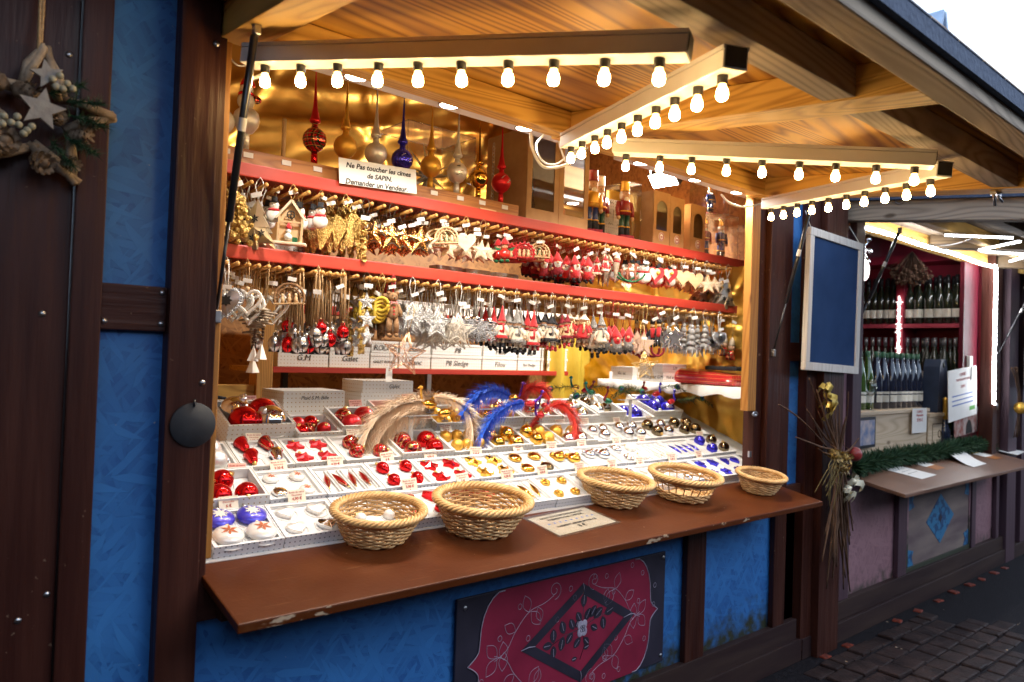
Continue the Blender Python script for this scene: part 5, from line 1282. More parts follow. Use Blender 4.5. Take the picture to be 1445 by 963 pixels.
def tray(x0, x1, v0, v1, h, rowname, idx, desc, specs, outer=None, open_=False, pink=False):
    """specs: list of (kind, material, radius, u, v) with u,v in 0..1 inside the tray"""
    lab = 'shallow white tray of %s, %s in the %s row' % (desc, ordw(idx), rowname) if h < .06 else 'white box of %s, %s in the %s row' % (desc, ordw(idx), rowname)
    t = thing('bauble_tray', lab, 'tray', tw(x0, v0, 0), (TA, 0, 0), 'trays on the sloping table'); W, D = x1 - x0, v1 - v0
    o = MB(); th = .0035; o.box((0, 0, 0), (W, th, h)); o.box((0, D - th, 0), (W, D, h)); o.box((0, th, 0), (th, D - th, h)); o.box((W - th, th, 0), (W, D - th, h)); o.box((th, th, 0), (W - th, D - th, .003))
    part(o, 'carton', outer or (m_boxs if h < .045 else m_boxw), t)
    fz = h - .014 if h < .06 else h * .42
    i_ = MB(); i_.box((th + .001, th + .001, .0035), (W - th - .001, D - th - .001, fz), None, .0); 
    e = .008; 
    for (a, b) in (((th, th, fz), (W - th, th + e, h - .002)), ((th, D - th - e, fz), (W - th, D - th, h - .002)), ((th, th + e, fz), (th + e, D - th - e, h - .002)), ((W - th - e, th + e, fz), (W - th, D - th - e, h - .002))): i_.box(a, b)
    specs = [(k, m, r * BS.get(k, 1.15), u, v) for (k, m, r, u, v) in specs]
    for (k, m, r, u, v) in specs:
        if k in ('spindle',):
            i_.box((W * u - r * .62, D * .12, fz), (W * u - r * .55, D * .88, fz + .009)); i_.box((W * u + r * .55, D * .12, fz), (W * u + r * .62, D * .88, fz + .009))
        else: i_.ring((W * u, D * v, fz), r * 1.16, .0032, 20, 'z')
    part(i_, 'insert', m_insert if not pink else mat('blush_insert', (.72, .45, .38), (.76, .5, .42), rough=.6), t)
    n = len(specs)
    for q, (k, m, r, u, v) in enumerate(specs):
        lift = {'ball': .55, 'disc': .32, 'star': .2, 'heart': .25, 'drop': .45, 'spindle': .25, 'bell': .4, 'teddy': .35, 'knot': .3}[k]
        P = tw(x0 + W * u, v0 + D * v, fz + r * lift)
        if k == 'ball':
            R_ = TM.to_3x3() @ Euler((r7.uniform(-1.3, 1.3) - .3, r7.uniform(-1.2, 1.2), r7.uniform(0, 6))).to_matrix()
        else: R_ = TM.to_3x3() @ Euler((0, 0, r7.uniform(-.25, .25) + (PI if k == 'drop' else 0))).to_matrix()
        where = POS4[(0 if v > .5 else 2) + (0 if u < .5 else 1)] if n == 4 and k != 'spindle' else '%s from the left' % ordw(sorted(range(n), key=lambda z: specs[z][3]).index(q) + 1)
        cn = BN.get(m.name, 'silver'); kn = {'ball': 'ball', 'disc': 'flat bauble', 'star': 'star bauble', 'heart': 'heart bauble', 'drop': 'drop bauble', 'spindle': 'spindle', 'bell': 'bell bauble', 'teddy': 'teddy head bauble', 'knot': 'knot bauble'}[k]
        l_ = '%s %s, %s in the %s tray of the %s row' % (cn, kn, where, ordw(idx), rowname)
        ob = bproto(k, m, m_capS if m in (m_bsil, m_bsilm, m_bblue, m_bbluem) else None).get(P, R_.to_euler(), l_, 'baubles in the trays', r)
        if m is m_bbluem or (k == 'disc' and m is m_bwhite):   # painted flowers on the first tray
            f_ = MB(); nn_ = 8 if m is m_bbluem else 6
            for s_ in range(nn_):
                a = s_ * 2 * PI / nn_
                f_.add([Matrix.Rotation(a, 3, 'Z') @ Vector(p) for p in ((0, 0, .455), (.10, .25, .44), (0, .60, .415), (-.10, .25, .44))], [(0, 1, 2, 3)])
                if m is m_bbluem: f_.ball(Matrix.Rotation(a + .3, 3, 'Z') @ Vector((0, .42, .44)), .045, 6, 4)
            part(f_, 'painted_flower', m_bwhite if m is m_bbluem else mat('russet_paint', (.40, .08, .02), (.48, .12, .03), rough=.5), ob)
    return t
BS = dict(ball=1.08, disc=1.1, star=1.12, heart=1.22, drop=1.2, spindle=1.35, bell=1.25, teddy=1.08, knot=1.25)
BN = {'red_glass': 'red', 'red_satin_glass': 'satin red', 'gold_glass': 'gold', 'gold_satin_glass': 'satin gold', 'silver_glass': 'silver', 'silver_satin_glass': 'frosted silver', 'blue_glass': 'dark blue', 'blue_lacquer': 'bright blue', 'smoked_glass': 'smoked bronze', 'pearl_white_glass': 'pearl white', 'red_plaid_glass': 'red plaid'}
def four(k, ms, r, du=.24, dv=.24, c=(.5, .5)):
    ms = ms if isinstance(ms, list) else [ms] * 4
    return [(k, ms[0], r, c[0] - du, c[1] + dv), (k, ms[1], r, c[0] + du, c[1] + dv), (k, ms[2], r, c[0] - du, c[1] - dv), (k, ms[3], r, c[0] + du, c[1] - dv)]
def spin(m, r=.022): return [('spindle', m, r, .17 + .22 * k, .5) for k in range(4)]
def heap(m, r, n=4, seed=0):
    r_ = random.Random(seed); ps = {3: [(.27, .6), (.70, .62), (.52, .30)], 4: [(.28, .68), (.72, .66), (.30, .30), (.70, .28)], 5: [(.24, .7), (.56, .74), (.38, .38), (.74, .42), (.2, .3)], 6: [(.2, .7), (.5, .72), (.8, .7), (.22, .3), (.5, .3), (.78, .3)]}[n]
    return [('ball', m[k % len(m)] if isinstance(m, list) else m, r * r_.uniform(.93, 1.07), u + r_.uniform(-.03, .03), v + r_.uniform(-.03, .03)) for k, (u, v) in enumerate(ps)]
A = [(.49, .70, 'nothing but white flock', []), (.71, .913, 'blue and white flat baubles', four('disc', [m_bbluem, m_bbluem, m_bwhite, m_bwhite], .041)), (.917, 1.128, 'silver hearts', four('heart', [m_bsilm, m_bsilm, m_bsilm, m_bsil], .026)), (1.132, 1.353, 'white pearls', four('ball', m_bwhite, .018)),
     (1.357, 1.573, 'red plaid hearts', four('heart', [m_plaid, m_bred, m_plaid, m_bred], .027)), (1.577, 1.793, 'two big plaid rounds', [('disc', m_plaid, .046, .27, .55), ('disc', m_plaid, .046, .73, .55)]), (1.797, 2.03, 'gold spindles', spin(m_bgold)), (2.034, 2.228, 'gold bows', four('knot', m_bgold, .019)),
     (2.232, 2.448, 'silver bows', four('knot', m_bsil, .019)), (2.452, 2.653, 'silver shells', four('drop', m_bsil, .022)), (2.657, 2.883, 'white hearts', four('heart', m_bwhite, .02)), (2.887, 3.098, 'silver rounds', four('disc', m_bsil, .024)), (3.102, 3.325, 'dark blue stars', four('star', m_bblue, .030)), (3.329, 3.515, 'dark blue hearts', four('heart', m_bblue, .024)), (3.519, 3.72, 'silver stars', four('star', m_bsil, .026))]
Bt = [(.71, .938, 'red balls', [('ball', m_bred, .034, .2, .62), ('ball', m_bred, .034, .52, .72), ('ball', m_bred, .034, .38, .26), ('ball', m_bred, .034, .74, .24)]), (.942, 1.136, 'pearl and silver rounds', four('disc', [m_bwhite, m_bwhite, m_bsil, m_bwhite], .024)), (1.14, 1.36, 'red spindles', spin(m_plaid)), (1.364, 1.573, 'red drops', four('drop', m_bred, .027)), (1.577, 1.785, 'red stars', four('star', m_bred, .034)),
      (1.789, 2.008, 'gold stars', four('star', m_bgold, .034)), (2.012, 2.244, 'gold ovals', four('disc', [m_bgold, m_bgold, m_bgold, m_bdark], .028)), (2.248, 2.436, 'gold teddies', [('teddy', m_bgold, .038, .3, .55), ('teddy', m_bgold, .040, .70, .42)]), (2.44, 2.66, 'silver teddies', [('teddy', m_bsil, .036, .3, .55), ('teddy', m_bsil, .040, .68, .48)]), (2.664, 2.883, 'silver and pearl knots', four('knot', [m_bsil, m_bwhite, m_bsil, m_bwhite], .026)), (2.887, 3.085, 'pearl spindles', spin(m_bwhite, .02)), (3.089, 3.338, 'blue spindles', spin(m_bblue, .020)), (3.342, 3.57, 'dark blue balls', four('ball', [m_bblue, m_bdark, m_bblue, m_bdark], .028))]
Ct = [(.66, .915, 'silver balls', heap([m_bsil, m_bsilm], .036, 4, 1)), (.919, 1.103, 'red and silver bells', four('bell', [m_bred, m_plaid, m_bred, m_bsil], .032)), (1.107, 1.296, 'red velvet stars', four('star', m_bredm, .032)), (1.30, 1.535, 'red plaid balls', heap(m_plaid, .027, 4, 2)), (1.539, 1.79, 'large red plaid balls', heap([m_plaid, m_bred], .036, 4, 3)), (1.794, 1.995, 'satin gold balls', heap(m_bgoldm, .026, 6, 4)), (1.999, 2.226, 'shiny gold balls', heap(m_bgold, .033, 4, 5)), (2.23, 2.42, 'clustered gold balls', heap([m_bgold, m_bgoldm], .030, 4, 6)),
      (2.424, 2.648, 'gold and silver balls', heap([m_bgoldm, m_bgoldm, m_bsil, m_bsil], .033, 4, 7)), (2.652, 2.862, 'silver balls', heap(m_bsil, .026, 3, 8)), (2.866, 3.10, 'bright silver balls', heap(m_bsil, .028, 4, 9)), (3.104, 3.34, 'smoked silver balls', heap([m_bdark, m_bsil, m_bdark, m_bsil], .030, 4, 10)), (3.344, 3.57, 'smoked bronze balls', heap(m_bdark, .031, 4, 11))]
Dt = [(.935, 1.19, .64, .86, .09, 'huge red and silver balls', heap([m_bsil, m_bred, m_bred, m_bsil], .056, 4, 12), False), (1.195, 1.378, .615, .78, .06, 'mixed red balls', heap([m_bredm, m_bred, m_plaid, m_bredm, m_bred], .027, 5, 13), False), (1.382, 1.60, .63, .81, .075, 'satin red balls', heap([m_plaid, m_bredm, m_bredm, m_bred], .038, 4, 14), False), (1.605, 1.83, .66, .86, .08, 'blush lined red balls', heap(m_bredm, .03, 3, 15), True),
      (1.835, 2.075, .63, .82, .07, 'gold balls below the peach feathers', heap(m_bgoldm, .034, 4, 16), False), (2.08, 2.35, .64, .86, .08, 'big gold balls', heap([m_bgoldm, m_bgold, m_bgold, m_bgoldm], .046, 4, 17), False), (2.355, 2.60, .64, .84, .08, 'frosted silver balls', heap([m_bsilm, m_bsil], .040, 4, 18), False), (2.605, 2.87, .63, .84, .08, 'silver balls below the coral feather', heap(m_bsil, .040, 4, 19), False), (2.875, 3.105, .65, .88, .085, 'bronze and pearl balls', heap([m_bdark, m_bwhite, m_bsil, m_bdark, m_bwhite], .034, 5, 20), False),
      (3.11, 3.33, .62, .80, .06, 'bright blue balls', heap(m_bblue, .034, 3, 21), False), (3.34, 3.60, .64, .87, .085, 'large dark blue balls', heap(m_bblue, .046, 4, 22), False)]
for i, (a, b, d, s_) in enumerate(A): tray(a, b, .012 + r7.uniform(-.003, .003), .196, .036, 'front', i + 1, d, s_)
for i, (a, b, d, s_) in enumerate(Bt): tray(a, b, .21 + r7.uniform(-.003, .003), .395, .042 if i else .062, 'second', i + 1, d, s_)
for i, (a, b, d, s_) in enumerate(Ct): tray(a, b, .41 + r7.uniform(-.003, .003), .60, .05 if i not in (4, 6, 8) else .062, 'third', i + 1, d, s_)
for i, (a, b, v0, v1, h, d, s_, pk) in enumerate(Dt): tray(a, b, v0, v1, h, 'back', i + 1, d, s_, None, False, pk)
# price cards
CARD = [(321, 707, '6 €', 0), (418, 699, '4,90 €', 0), (393, 656, '3,20 €', 0), (473, 652, '4,20 €', 0), (357, 616, '4,90 €', 0), (328, 652, '5 €', 1), (544, 643, '6 €', 0), (578, 684, '3,90 €', 0), (651, 673, '5 €', 0), (712, 667, '4,20 €', 0), (765, 664, '4,90 €', 0), (816, 658, '4,20 €', 0), (608, 642, '4,90 €', 0), (673, 639, '3,20 €', 0), (727, 629, '5 €', 0), (777, 629, '4,90 €', 0), (822, 627, '4,20 €', 0), (633, 608, '3,20 €', 0), (783, 593, '5 €', 0), (826, 597, '4,20 €', 0), (870, 593, '4,90 €', 0), (909, 587, '6 €', 0), (867, 620, '4,20 €', 0), (907, 621, '4,90 €', 0), (984, 612, '5 €', 0), (944, 643, '4,20 €', 0), (988, 642, '4,90 €', 0), (904, 650, '4,20 €', 0), (866, 656, '4,90 €', 0), (502, 614, '5 €', 0),
        (342, 566, '8,50 €', 1), (492, 572, '5 €', 1), (561, 561, '6,90 €', 1)]
cseen = {}
for n_, (px, py, pr, pk) in enumerate(CARD):
    q = at_p(px, py, TO + TN * .05, TN); v = (q - TO).dot(TU)
    if v > .78: vv, hh = .83, .075
    else: vv = min((.206, .405, .615), key=lambda z: abs(z - v)); hh = .030
    if py < 575 and pk: vv = {342: .868, 492: .815, 561: .865}[px]; hh = .062
    row = {.206: 'second', .405: 'third', .615: 'back'}.get(vv, 'rearmost'); key = (row,); cseen[key] = cseen.get(key, 0) + 1
    col_ = 'pink' if pk else 'cream'
    t = thing('price_card', '', 'price card', tw(q.x - .03, vv - .016, hh), (-.30 + r7.uniform(-.12, .10), r7.uniform(-.06, .06), r7.uniform(-.08, .08)), 'price cards on the trays')
    t['cardrow'] = row; t['cx'] = q.x; t['pr'] = pr; t['colr'] = col_
    part(MB().box((0, 0, 0), (.060, .0012, .046)), 'card', m_paperp if pk else m_paper, t)
    text('Boule de verre', .0085, m_inkred, t, (.030, -.0008, .038), (PI / 2, 0, 0), depth=.0002); text('Décoration', .0075, m_inkred, t, (.030, -.0008, .029), (PI / 2, 0, 0), depth=.0002)
    text(pr, .0125, m_inkred, t, (.030, -.0008, .017), (PI / 2, 0, 0), name='price', depth=.0002, bold=.0003)
    part(MB().ball((.030, -.0008, .006), .0018, 8, 5, (1, .3, 1)), 'printed_dot', m_inkred, t)
cards = [o for o in COL.objects if 'cardrow' in o.keys()]
for row in set(o['cardrow'] for o in cards):
    L_ = sorted([o for o in cards if o['cardrow'] == row], key=lambda o: o['cx'])
    for i, o in enumerate(L_):
        o['label'] = '%s price card reading %s, %s from the left in front of the %s row' % (o['colr'], o['pr'], ordw(i + 1), row)
for o in cards:
    for k in ('cardrow', 'cx', 'pr', 'colr'): del o[k]

# lids and cartons stacked behind the trays
for (px, py, w, lab, tx) in ((455, 590, .28, 'white lidded carton behind the mixed red balls', 'Plaid S.M. Bille'), (543, 560, .30, 'white dotted carton below its twin behind the blush lined box', None)):
    q = at_p(px, py, TO + TN * .02, TN)
    o = thing('stock_box', lab, 'box', (q.x - w / 2, .93 if py < 570 else .86, 1.30), (0, 0, .02)); part(MB().box((0, 0, 0), (w, .22, .105 if tx is None else .12)), 'carton', m_boxw, o)
    if tx: text(tx, .022, m_ink, o, (w / 2, -.001, .09), (PI / 2, 0, 0), shear=.2)
    if tx is None:
        o2 = thing('stock_box', 'white dotted carton on top of its twin behind the blush lined box', 'box', (q.x - w / 2 + .01, .935, 1.4055), (0, 0, .0)); part(MB().box((0, 0, 0), (w - .03, .2, .055)), 'carton', m_boxw, o2); text('Galet', .026, m_ink, o2, (w * .55, -.001, .028), (PI / 2, 0, 0), shear=.2)
# ------------------------------------------------------------------ wicker baskets on the counter flap
m_wick = mat('pale_wicker', (.48, .28, .11), (.72, .48, .23), rough=.5, scale=26, objvar=.08)
m_wickr = mat('wicker_rim', (.50, .28, .10), (.68, .43, .18), rough=.45, scale=30)
def oval(rx, ry, a): return Vector((rx * math.cos(a), ry * math.sin(a), 0))
def basket(gap):
    def f():
        t = thing('wicker_basket', '', 'basket'); H = .094; NS = 24; rows = 13
        def rad(h): k = h / H; return .098 + .050 * k ** .8, .076 + .044 * k ** .8
        st = MB()
        for k in range(NS):
            a = 2 * PI * k / NS; st.tube([oval(*rad(h), a) + Vector((0, 0, h + .004)) for h in (0, .03, .065, H)], .0028, 5)
        part(st, 'stakes', m_wick, t)
        w = MB(); n = NS * 4
        for r_ in range(rows):
            h = .004 + r_ * (H - .012) / (rows - 1)
            if gap and 6 <= r_ <= 9: continue
            rx, ry = rad(h)
            w.tube([oval(rx + .0038 * math.cos(NS / 2 * 2 * PI * k / n + PI * (r_ % 2)), ry + .0038 * math.cos(NS / 2 * 2 * PI * k / n + PI * (r_ % 2)), 2 * PI * k / n) + Vector((0, 0, h + .003 + .0012 * math.sin(k * .7 + r_))) for k in range(n + 1)], .0037, 5, False)
        part(w, 'weave', m_wick, t)
        rm = MB(); rx, ry = rad(H); n = 150
        for s_ in range(5):
            pts, rr_ = [], []
            for k in range(n + 1):
                a = 2 * PI * k / n; ph = a * 11 + s_ * 2 * PI / 5
                pts.append(oval(rx + .004 + .0105 * math.cos(ph), ry + .004 + .0105 * math.cos(ph), a) + Vector((0, 0, H + .008 + .0075 * math.sin(ph))))
            rm.tube(pts, .0056, 6, False)
        part(rm, 'rim', m_wickr, t)
        bs = MB(); bs.lathe([(0, .004), (1, .004), (1, .0075), (0, .0075)], 30, Matrix.Diagonal((.097, .075, 1, 1)))
        for k in range(1, 8): bs.ring((0, 0, .008), .0125 * k, .003, 30, 'z', None, 0, 2 * PI, 1, .78)
        part(bs, 'base', m_wick, t); return t
    return Proto(f)
bk, bkg = basket(False), basket(True)
for (px, py, yaw, lab, pr, s_) in ((530, 762, .15, 'wicker basket nearest to the left end of the counter', bk, 1.0), (676, 749, -.1, 'wicker basket just left of the laminated notice', bk, 1.13), (864, 710, -.5, 'wicker basket just right of the laminated notice', bk, 1.02), (962, 703, -.3, 'wicker basket with an open band in its weave', bkg, 1.08), (1070, 694, -.1, 'wicker basket nearest to the right end of the counter', bk, .84)):
    q = at_p(px, py, (0, 0, .99), FN); o = pr.get(q + FN * .001, (FA + .0, 0, yaw), lab, 'wicker baskets on the counter', s_)
    o.rotation_euler = (Matrix.Rotation(FA, 4, 'X') @ Matrix.Rotation(yaw, 4, 'Z')).to_euler()
# laminated notice
na, nb_, nc = [at_p(x, y, (0, 0, .99), FN) for x, y in ((744, 734), (824, 717), (797, 758))]
ux = (nb_ - na).normalized(); uy = FN.cross(ux).normalized(); Wn = (nb_ - na).length; Dn = .165
nt_ = thing('laminated_notice', 'cream laminated payment notice lying on the brown counter between baskets', 'notice'); nt_.matrix_world = Matrix(((ux.x, uy.x, FN.x, na.x), (ux.y, uy.y, FN.y, na.y), (ux.z, uy.z, FN.z, na.z), (0, 0, 0, 1))) @ T(0, 0, .0025)
part(MB().box((0, -Dn, .0005), (Wn, 0, .0012)), 'paper', m_paper, nt_); part(MB().box((-.016, -Dn - .016, .0014), (Wn + .016, .016, .0020)), 'laminate', m_lam, nt_)
for bd, sz, y in (("NOUS N'ACCEPTONS PLUS LES", .0175, -.024), ('PAIEMENTS PAR CHEQUE.', .0175, -.046), ('PAIEMENT MINIMUM PAR CB', .0175, -.106), ('8 €', .030, -.132)):
    text(bd, sz, m_ink, nt_, (Wn / 2, y, .0022), (0, 0, 0), depth=.0001, bold=.0003)
st_ = MB()
for k in range(9): st_.prism(star(5, .0075, .0032), -.0001, .0001, T(Wn * .12 + k * Wn * .095, -.075, .0023) @ RXm(PI / 2))
part(st_, 'printed_stars', m_inkblue, nt_)

# ------------------------------------------------------------------ glass birds with feather tails
def smooth(P, n=8):
    P = [Vector(p) for p in P]; out = []
    for i in range(len(P) - 1):
        p0, p1, p2, p3 = P[max(i - 1, 0)], P[i], P[i + 1], P[min(i + 2, len(P) - 1)]
        for k in range(n):
            u = k / n; out.append(.5 * ((2 * p1) + (p2 - p0) * u + (2 * p0 - 5 * p1 + 4 * p2 - p3) * u * u + (3 * p1 - p0 - 3 * p2 + p3) * u ** 3))
    return out + [P[-1]]
def plume(pts, length, dens, seed, droop=.5, curl=.4):
    r_ = random.Random(seed); S = smooth(pts, 10); b = MB(); b.tube(S, [.0016 * (1 - .7 * i / len(S)) + .0004 for i in range(len(S))], 4)
    n = len(S)
    for i in range(1, n):
        t = (S[i] - S[i - 1]).normalized(); f = i / n; ln = length * (math.sin(PI * min(1, .12 + f * .86)) ** .6)
        for _ in range(int(dens * 1.9)):
            side = (t.cross(Vector((0, 1, 0))) * r_.choice((-1, 1)) + Vector((0, r_.gauss(0, .6), 0)) + Vector((0, 0, -.25))).normalized()
            d = (side + t * r_.uniform(.2, 1.2)).normalized(); p = S[i - 1].lerp(S[i], r_.random()); l = ln * 1.4 * (r_.uniform(.3, 1.15) if r_.random() < .75 else r_.uniform(1.1, 1.75))
            q1 = p + d * l * .5 + Vector((0, 0, -droop * l * .08)); q2 = p + d * l * .85 + t * l * curl * .4 + Vector((0, 0, -droop * l * .45))
            w = side.cross(t) * .0012; b.add([p - w, p + w, q1 + w * .8, q1 - w * .8, q2], [(0, 1, 2, 3), (3, 2, 4)])
    return b
def feather_mat(name, c, c2): return mat(name, c, c2, rough=.8, scale=60, sheen=.3, spec=.2)
m_peach = feather_mat('peach_feather', (.96, .72, .50), (.98, .82, .64)); m_fblue = feather_mat('blue_feather', (.012, .10, .72), (.03, .18, .85)); m_fred = feather_mat('coral_feather', (.82, .05, .035), (.90, .11, .08)); m_fpea = feather_mat('peacock_feather', (.02, .05, .015), (.07, .10, .02))
m_gteal = mat('teal_glass', (.0, .16, .14), (.01, .24, .2), rough=.08, coat=.6, metal=.5); m_gred = mat('ruby_glass', (.45, .01, .02), (.55, .02, .03), rough=.08, coat=.6, metal=.4); m_ggrn = mat('emerald_glass', (.01, .12, .06), (.02, .18, .08), rough=.08, coat=.6, metal=.5); m_gvio = mat('violet_glass', (.10, .02, .35), (.15, .03, .45), rough=.08, coat=.6, metal=.5); m_ggar = mat('garnet_glass', (.16, .01, .02), (.22, .015, .03), rough=.1, coat=.6, metal=.4)
def bird(label, px, py, y, hx, hy, mb, mn, tails, mt, L=.036, flen=.03, dens=10, eye=False, seed=1):
    c = at_y(px, py, y); h = at_y(hx, hy, y - .01); t = thing('glass_bird', label, 'bird ornament', tuple(c), (0, 0, 0), 'glass birds with feather tails')
    hv = h - c; sg = 1 if hv.x > 0 else -1
    b = MB(); b.lathe([(0, -1.05), (.25, -.9), (.52, -.35), (.58, .1), (.45, .6), (.2, .92), (0, 1)], 14, T(0, 0, 0) @ RYm(sg * PI / 2 * .92) @ Matrix.Scale(L, 4)); part(b, 'body', mb, t)
    n_ = MB(); P = smooth([(sg * L * .6, 0, L * .1), (sg * L * 1.05, -.002, L * .35), (hv.x * .9, -.006, hv.z * .6), (hv.x, -.010, hv.z)], 6)
    n_.tube(P, [.008 - .0042 * i / len(P) for i in range(len(P))], 8); n_.ball(tuple(P[-1]), .0085, 10, 7, (1.2, .9, 1)); n_.tube([P[-1] + Vector((sg * .006, 0, 0)), P[-1] + Vector((sg * .020, -.003, -.004))], [.0032, .0008], 6)
    part(n_, 'neck_and_head', mn, t)
    cl = MB(); cl.tube([(0, 0, -L * .5), (0, 0, -L * .5 - .014)], .004, 6); cl.box((-.014, -.005, -L * .5 - .018), (.014, .005, -L * .5 - .013)); part(cl, 'clip', m_steel, t)
    for k, tl in enumerate(tails):
        W = [at_y(a, e, y + .02 * k - .012 * i) - c for i, (a, e) in enumerate(tl)]
        if eye:
            pl = plume(W, flen, 3, seed * 7 + k, .2, .8); f_ = part(pl, 'feather_tail', mt, t)
            e = W[-2] if len(W) > 2 else W[-1]; d = (W[-1] - W[-2]).normalized(); ey = MB(); an = math.atan2(d.z, d.x)
            for q, (ra, of) in enumerate(((.017, 0), (.012, -.0022), (.007, -.0044))):
                ey.m = q; ey.lathe([(0, 0), (1, .02), (0, .05)], 14, T(e.x, e.y - .004 + of, e.z) @ RYm(-an) @ RXm(PI / 2) @ Matrix.Diagonal((ra * 1.5, ra, .02, 1)))
            part(ey, 'eye_spot', [mat('peacock_green', (.04, .12, .03), (.08, .18, .04), rough=.5), mat('peacock_teal', (.0, .16, .17), rough=.4), mat('peacock_navy', (.015, .01, .10), rough=.4)], f_)
        else: part(plume(W, flen, dens, seed * 7 + k), 'feather_tail', mt, t)
    return t
bird('gold glass bird with a long peach plume, left of the others', 606, 571, .50, 594, 547, m_bgold, m_bgoldm, [[(600, 568), (570, 570), (540, 585), (520, 610), (511, 645)], [(612, 578), (580, 583), (550, 600), (533, 628), (529, 660)]], m_peach, .036, .050, 34, False, 1)
bird('gold glass bird nestled behind the first peach plume', 622, 560, .53, 612, 562, m_bgold, m_bgoldm, [[(616, 560), (592, 562), (565, 572), (540, 588), (528, 600)]], m_peach, .03, .042, 24, False, 2)
bird('gold glass bird facing right whose peach plume curls down at the right', 628, 583, .48, 641, 566, m_bgold, m_bgoldm, [[(612, 560), (640, 566), (662, 585), (667, 615), (660, 640), (648, 656)]], m_peach, .036, .038, 26, False, 3)
bird('violet headed glass bird with a short blue plume', 725, 562, .50, 738, 541, m_bgold, m_gvio, [[(718, 560), (700, 552), (678, 557), (662, 572), (652, 585)]], m_fblue, .030, .042, 24, False, 4)
bird('violet headed glass bird with a long blue plume hanging down', 748, 570, .47, 765, 553, m_gred, m_gvio, [[(740, 568), (715, 575), (693, 592), (680, 618), (674, 648)]], m_fblue, .030, .036, 26, False, 5)
bird('ruby glass bird with an upright coral plume', 752, 578, .52, 764, 556, m_bgold, m_gvio, [[(748, 580), (738, 562), (745, 548), (765, 548), (775, 560)]], m_fred, .026, .036, 26, False, 6)
bird('ruby glass bird with a long coral plume curving down', 762, 586, .48, 756, 566, m_gred, m_gvio, [[(768, 580), (790, 570), (808, 585), (813, 606), (806, 620), (797, 626)]], m_fred, .028, .034, 26, False, 7)
bird('small ruby glass bird with a stubby coral feather below', 768, 572, .55, 775, 560, m_gred, m_gvio, [[(766, 580), (757, 592), (748, 604)]], m_fred, .022, .022, 30, False, 8)
bird('teal peacock glass bird, leftmost of the peacocks', 812, 547, .56, 806, 533, m_bgold, m_gteal, [[(818, 546), (800, 546), (775, 549), (762, 553)]], m_fpea, .026, .022, 3, True, 9)
bird('emerald peacock glass bird with a yellow belly', 834, 553, .52, 827, 541, m_ggrn, m_gteal, [[(840, 556), (825, 558), (812, 559), (800, 566)]], m_fpea, .028, .026, 3, True, 10)
bird('garnet necked peacock glass bird with a ruby body', 826, 551, .54, 838, 539, m_gred, m_ggar, [[(828, 548), (850, 546), (876, 549), (890, 556)]], m_fpea, .026, .026, 3, True, 11)
bird('emerald peacock glass bird with garnet head, lowest of the left stand', 858, 566, .49, 858, 547, m_ggrn, m_ggar, [[(864, 563), (885, 552), (905, 553), (920, 560)]], m_fpea, .030, .028, 3, True, 12)
bird('ruby peacock glass bird behind the right clear stand', 910, 549, .58, 909, 540, m_gred, m_ggar, [[(905, 552), (890, 548), (876, 550), (862, 560)]], m_fpea, .022, .026, 3, True, 13)
bird('ruby peacock glass bird with a bright blue neck', 926, 556, .54, 932, 542, m_gred, m_bblue, [[(930, 550), (945, 545), (955, 546), (968, 552)]], m_fpea, .030, .024, 3, True, 14)
bird('ruby peacock glass bird lowest at the right, long tail over gold foil', 947, 567, .50, 952, 552, m_gred, m_bblue, [[(955, 565), (975, 564), (990, 562), (1006, 574)]], m_fpea, .030, .026, 3, True, 15)
for (px, top, bot, lab) in ((583, 588, 644, 'clear acrylic stand below the peach plumed birds'), (700, 578, 636, 'clear acrylic stand below the blue plumed birds'), (893, 565, 624, 'clear acrylic stand below the peacock birds')):
    a, b = at_y(px, top, .50), at_y(px - 5, bot, .50); t = thing('acrylic_stand', lab, 'stand', tuple(b), (0, 0, 0), 'clear acrylic bird stands'); d = a - b; m_std = mat('frosted_acrylic', (.62, .60, .58), (.66, .64, .62), rough=.2, trans=.35)
    part(MB().box((-.011, -.002, -.02), (.011, .002, d.z)), 'upright', m_std, t); part(MB().box((-.09, -.009, d.z + .0005), (.15, .009, d.z + .005)), 'crossbar', m_std, t); part(MB().box((-.03, -.03, -.022), (.03, .03, -.0205), RXm(TA)), 'foot', m_std, t)

# ------------------------------------------------------------------ painted panel below the counter
sg = thing('painted_sign', 'crimson and black folk art panel with a lozenge below the counter', 'sign', (1.522, -.006, .268)); SW, SH = 1.145, .484
m_navy = mat('dark_navy_paint', (.018, .016, .03), (.03, .026, .045), rough=.5, scale=8, detail=8); m_crim = mat('crimson_paint', (.20, .010, .036), (.30, .018, .055), rough=.5, scale=5, detail=9); m_chalkw = mat('pale_paint_line', (.30, .26, .36), (.44, .40, .50), rough=.6, scale=40)
part(MB().box((0, -.012, 0), (SW, 0, SH), None, .003), 'board', m_navy, sg)
def U(u, v): return (u * SW, v * SH)
lft = [(.185, 1.0)] + [(.185 - .095 * math.sin(k / 6 * PI / 2), .64 + .36 * math.cos(k / 6 * PI / 2) ** .9) for k in range(1, 7)] + [(.088, .60)] + [(.045 + .043 * math.cos(k / 6 * PI / 2), .60 - .10 * k / 6 * 1.0) for k in range(1, 7)]
lft = [(max(.0, u), v) for u, v in lft]; low = [(u, 1 - v) for u, v in reversed(lft)]
left = lft + low[1:]; right = [(1 - u, v) for u, v in reversed(left)]
outl = [U(u, min(.997, max(.003, v))) for u, v in left + right]
cr = MB(); cr.prism(outl, -.0145, -.0125); part(cr, 'crimson_field', m_crim, sg)
ln = MB()
for side in (left, right): ln.tube([(U(u, min(.99, max(.01, v)))[0], -.0152, U(u, min(.99, max(.01, v)))[1]) for u, v in side], .0024, 4)
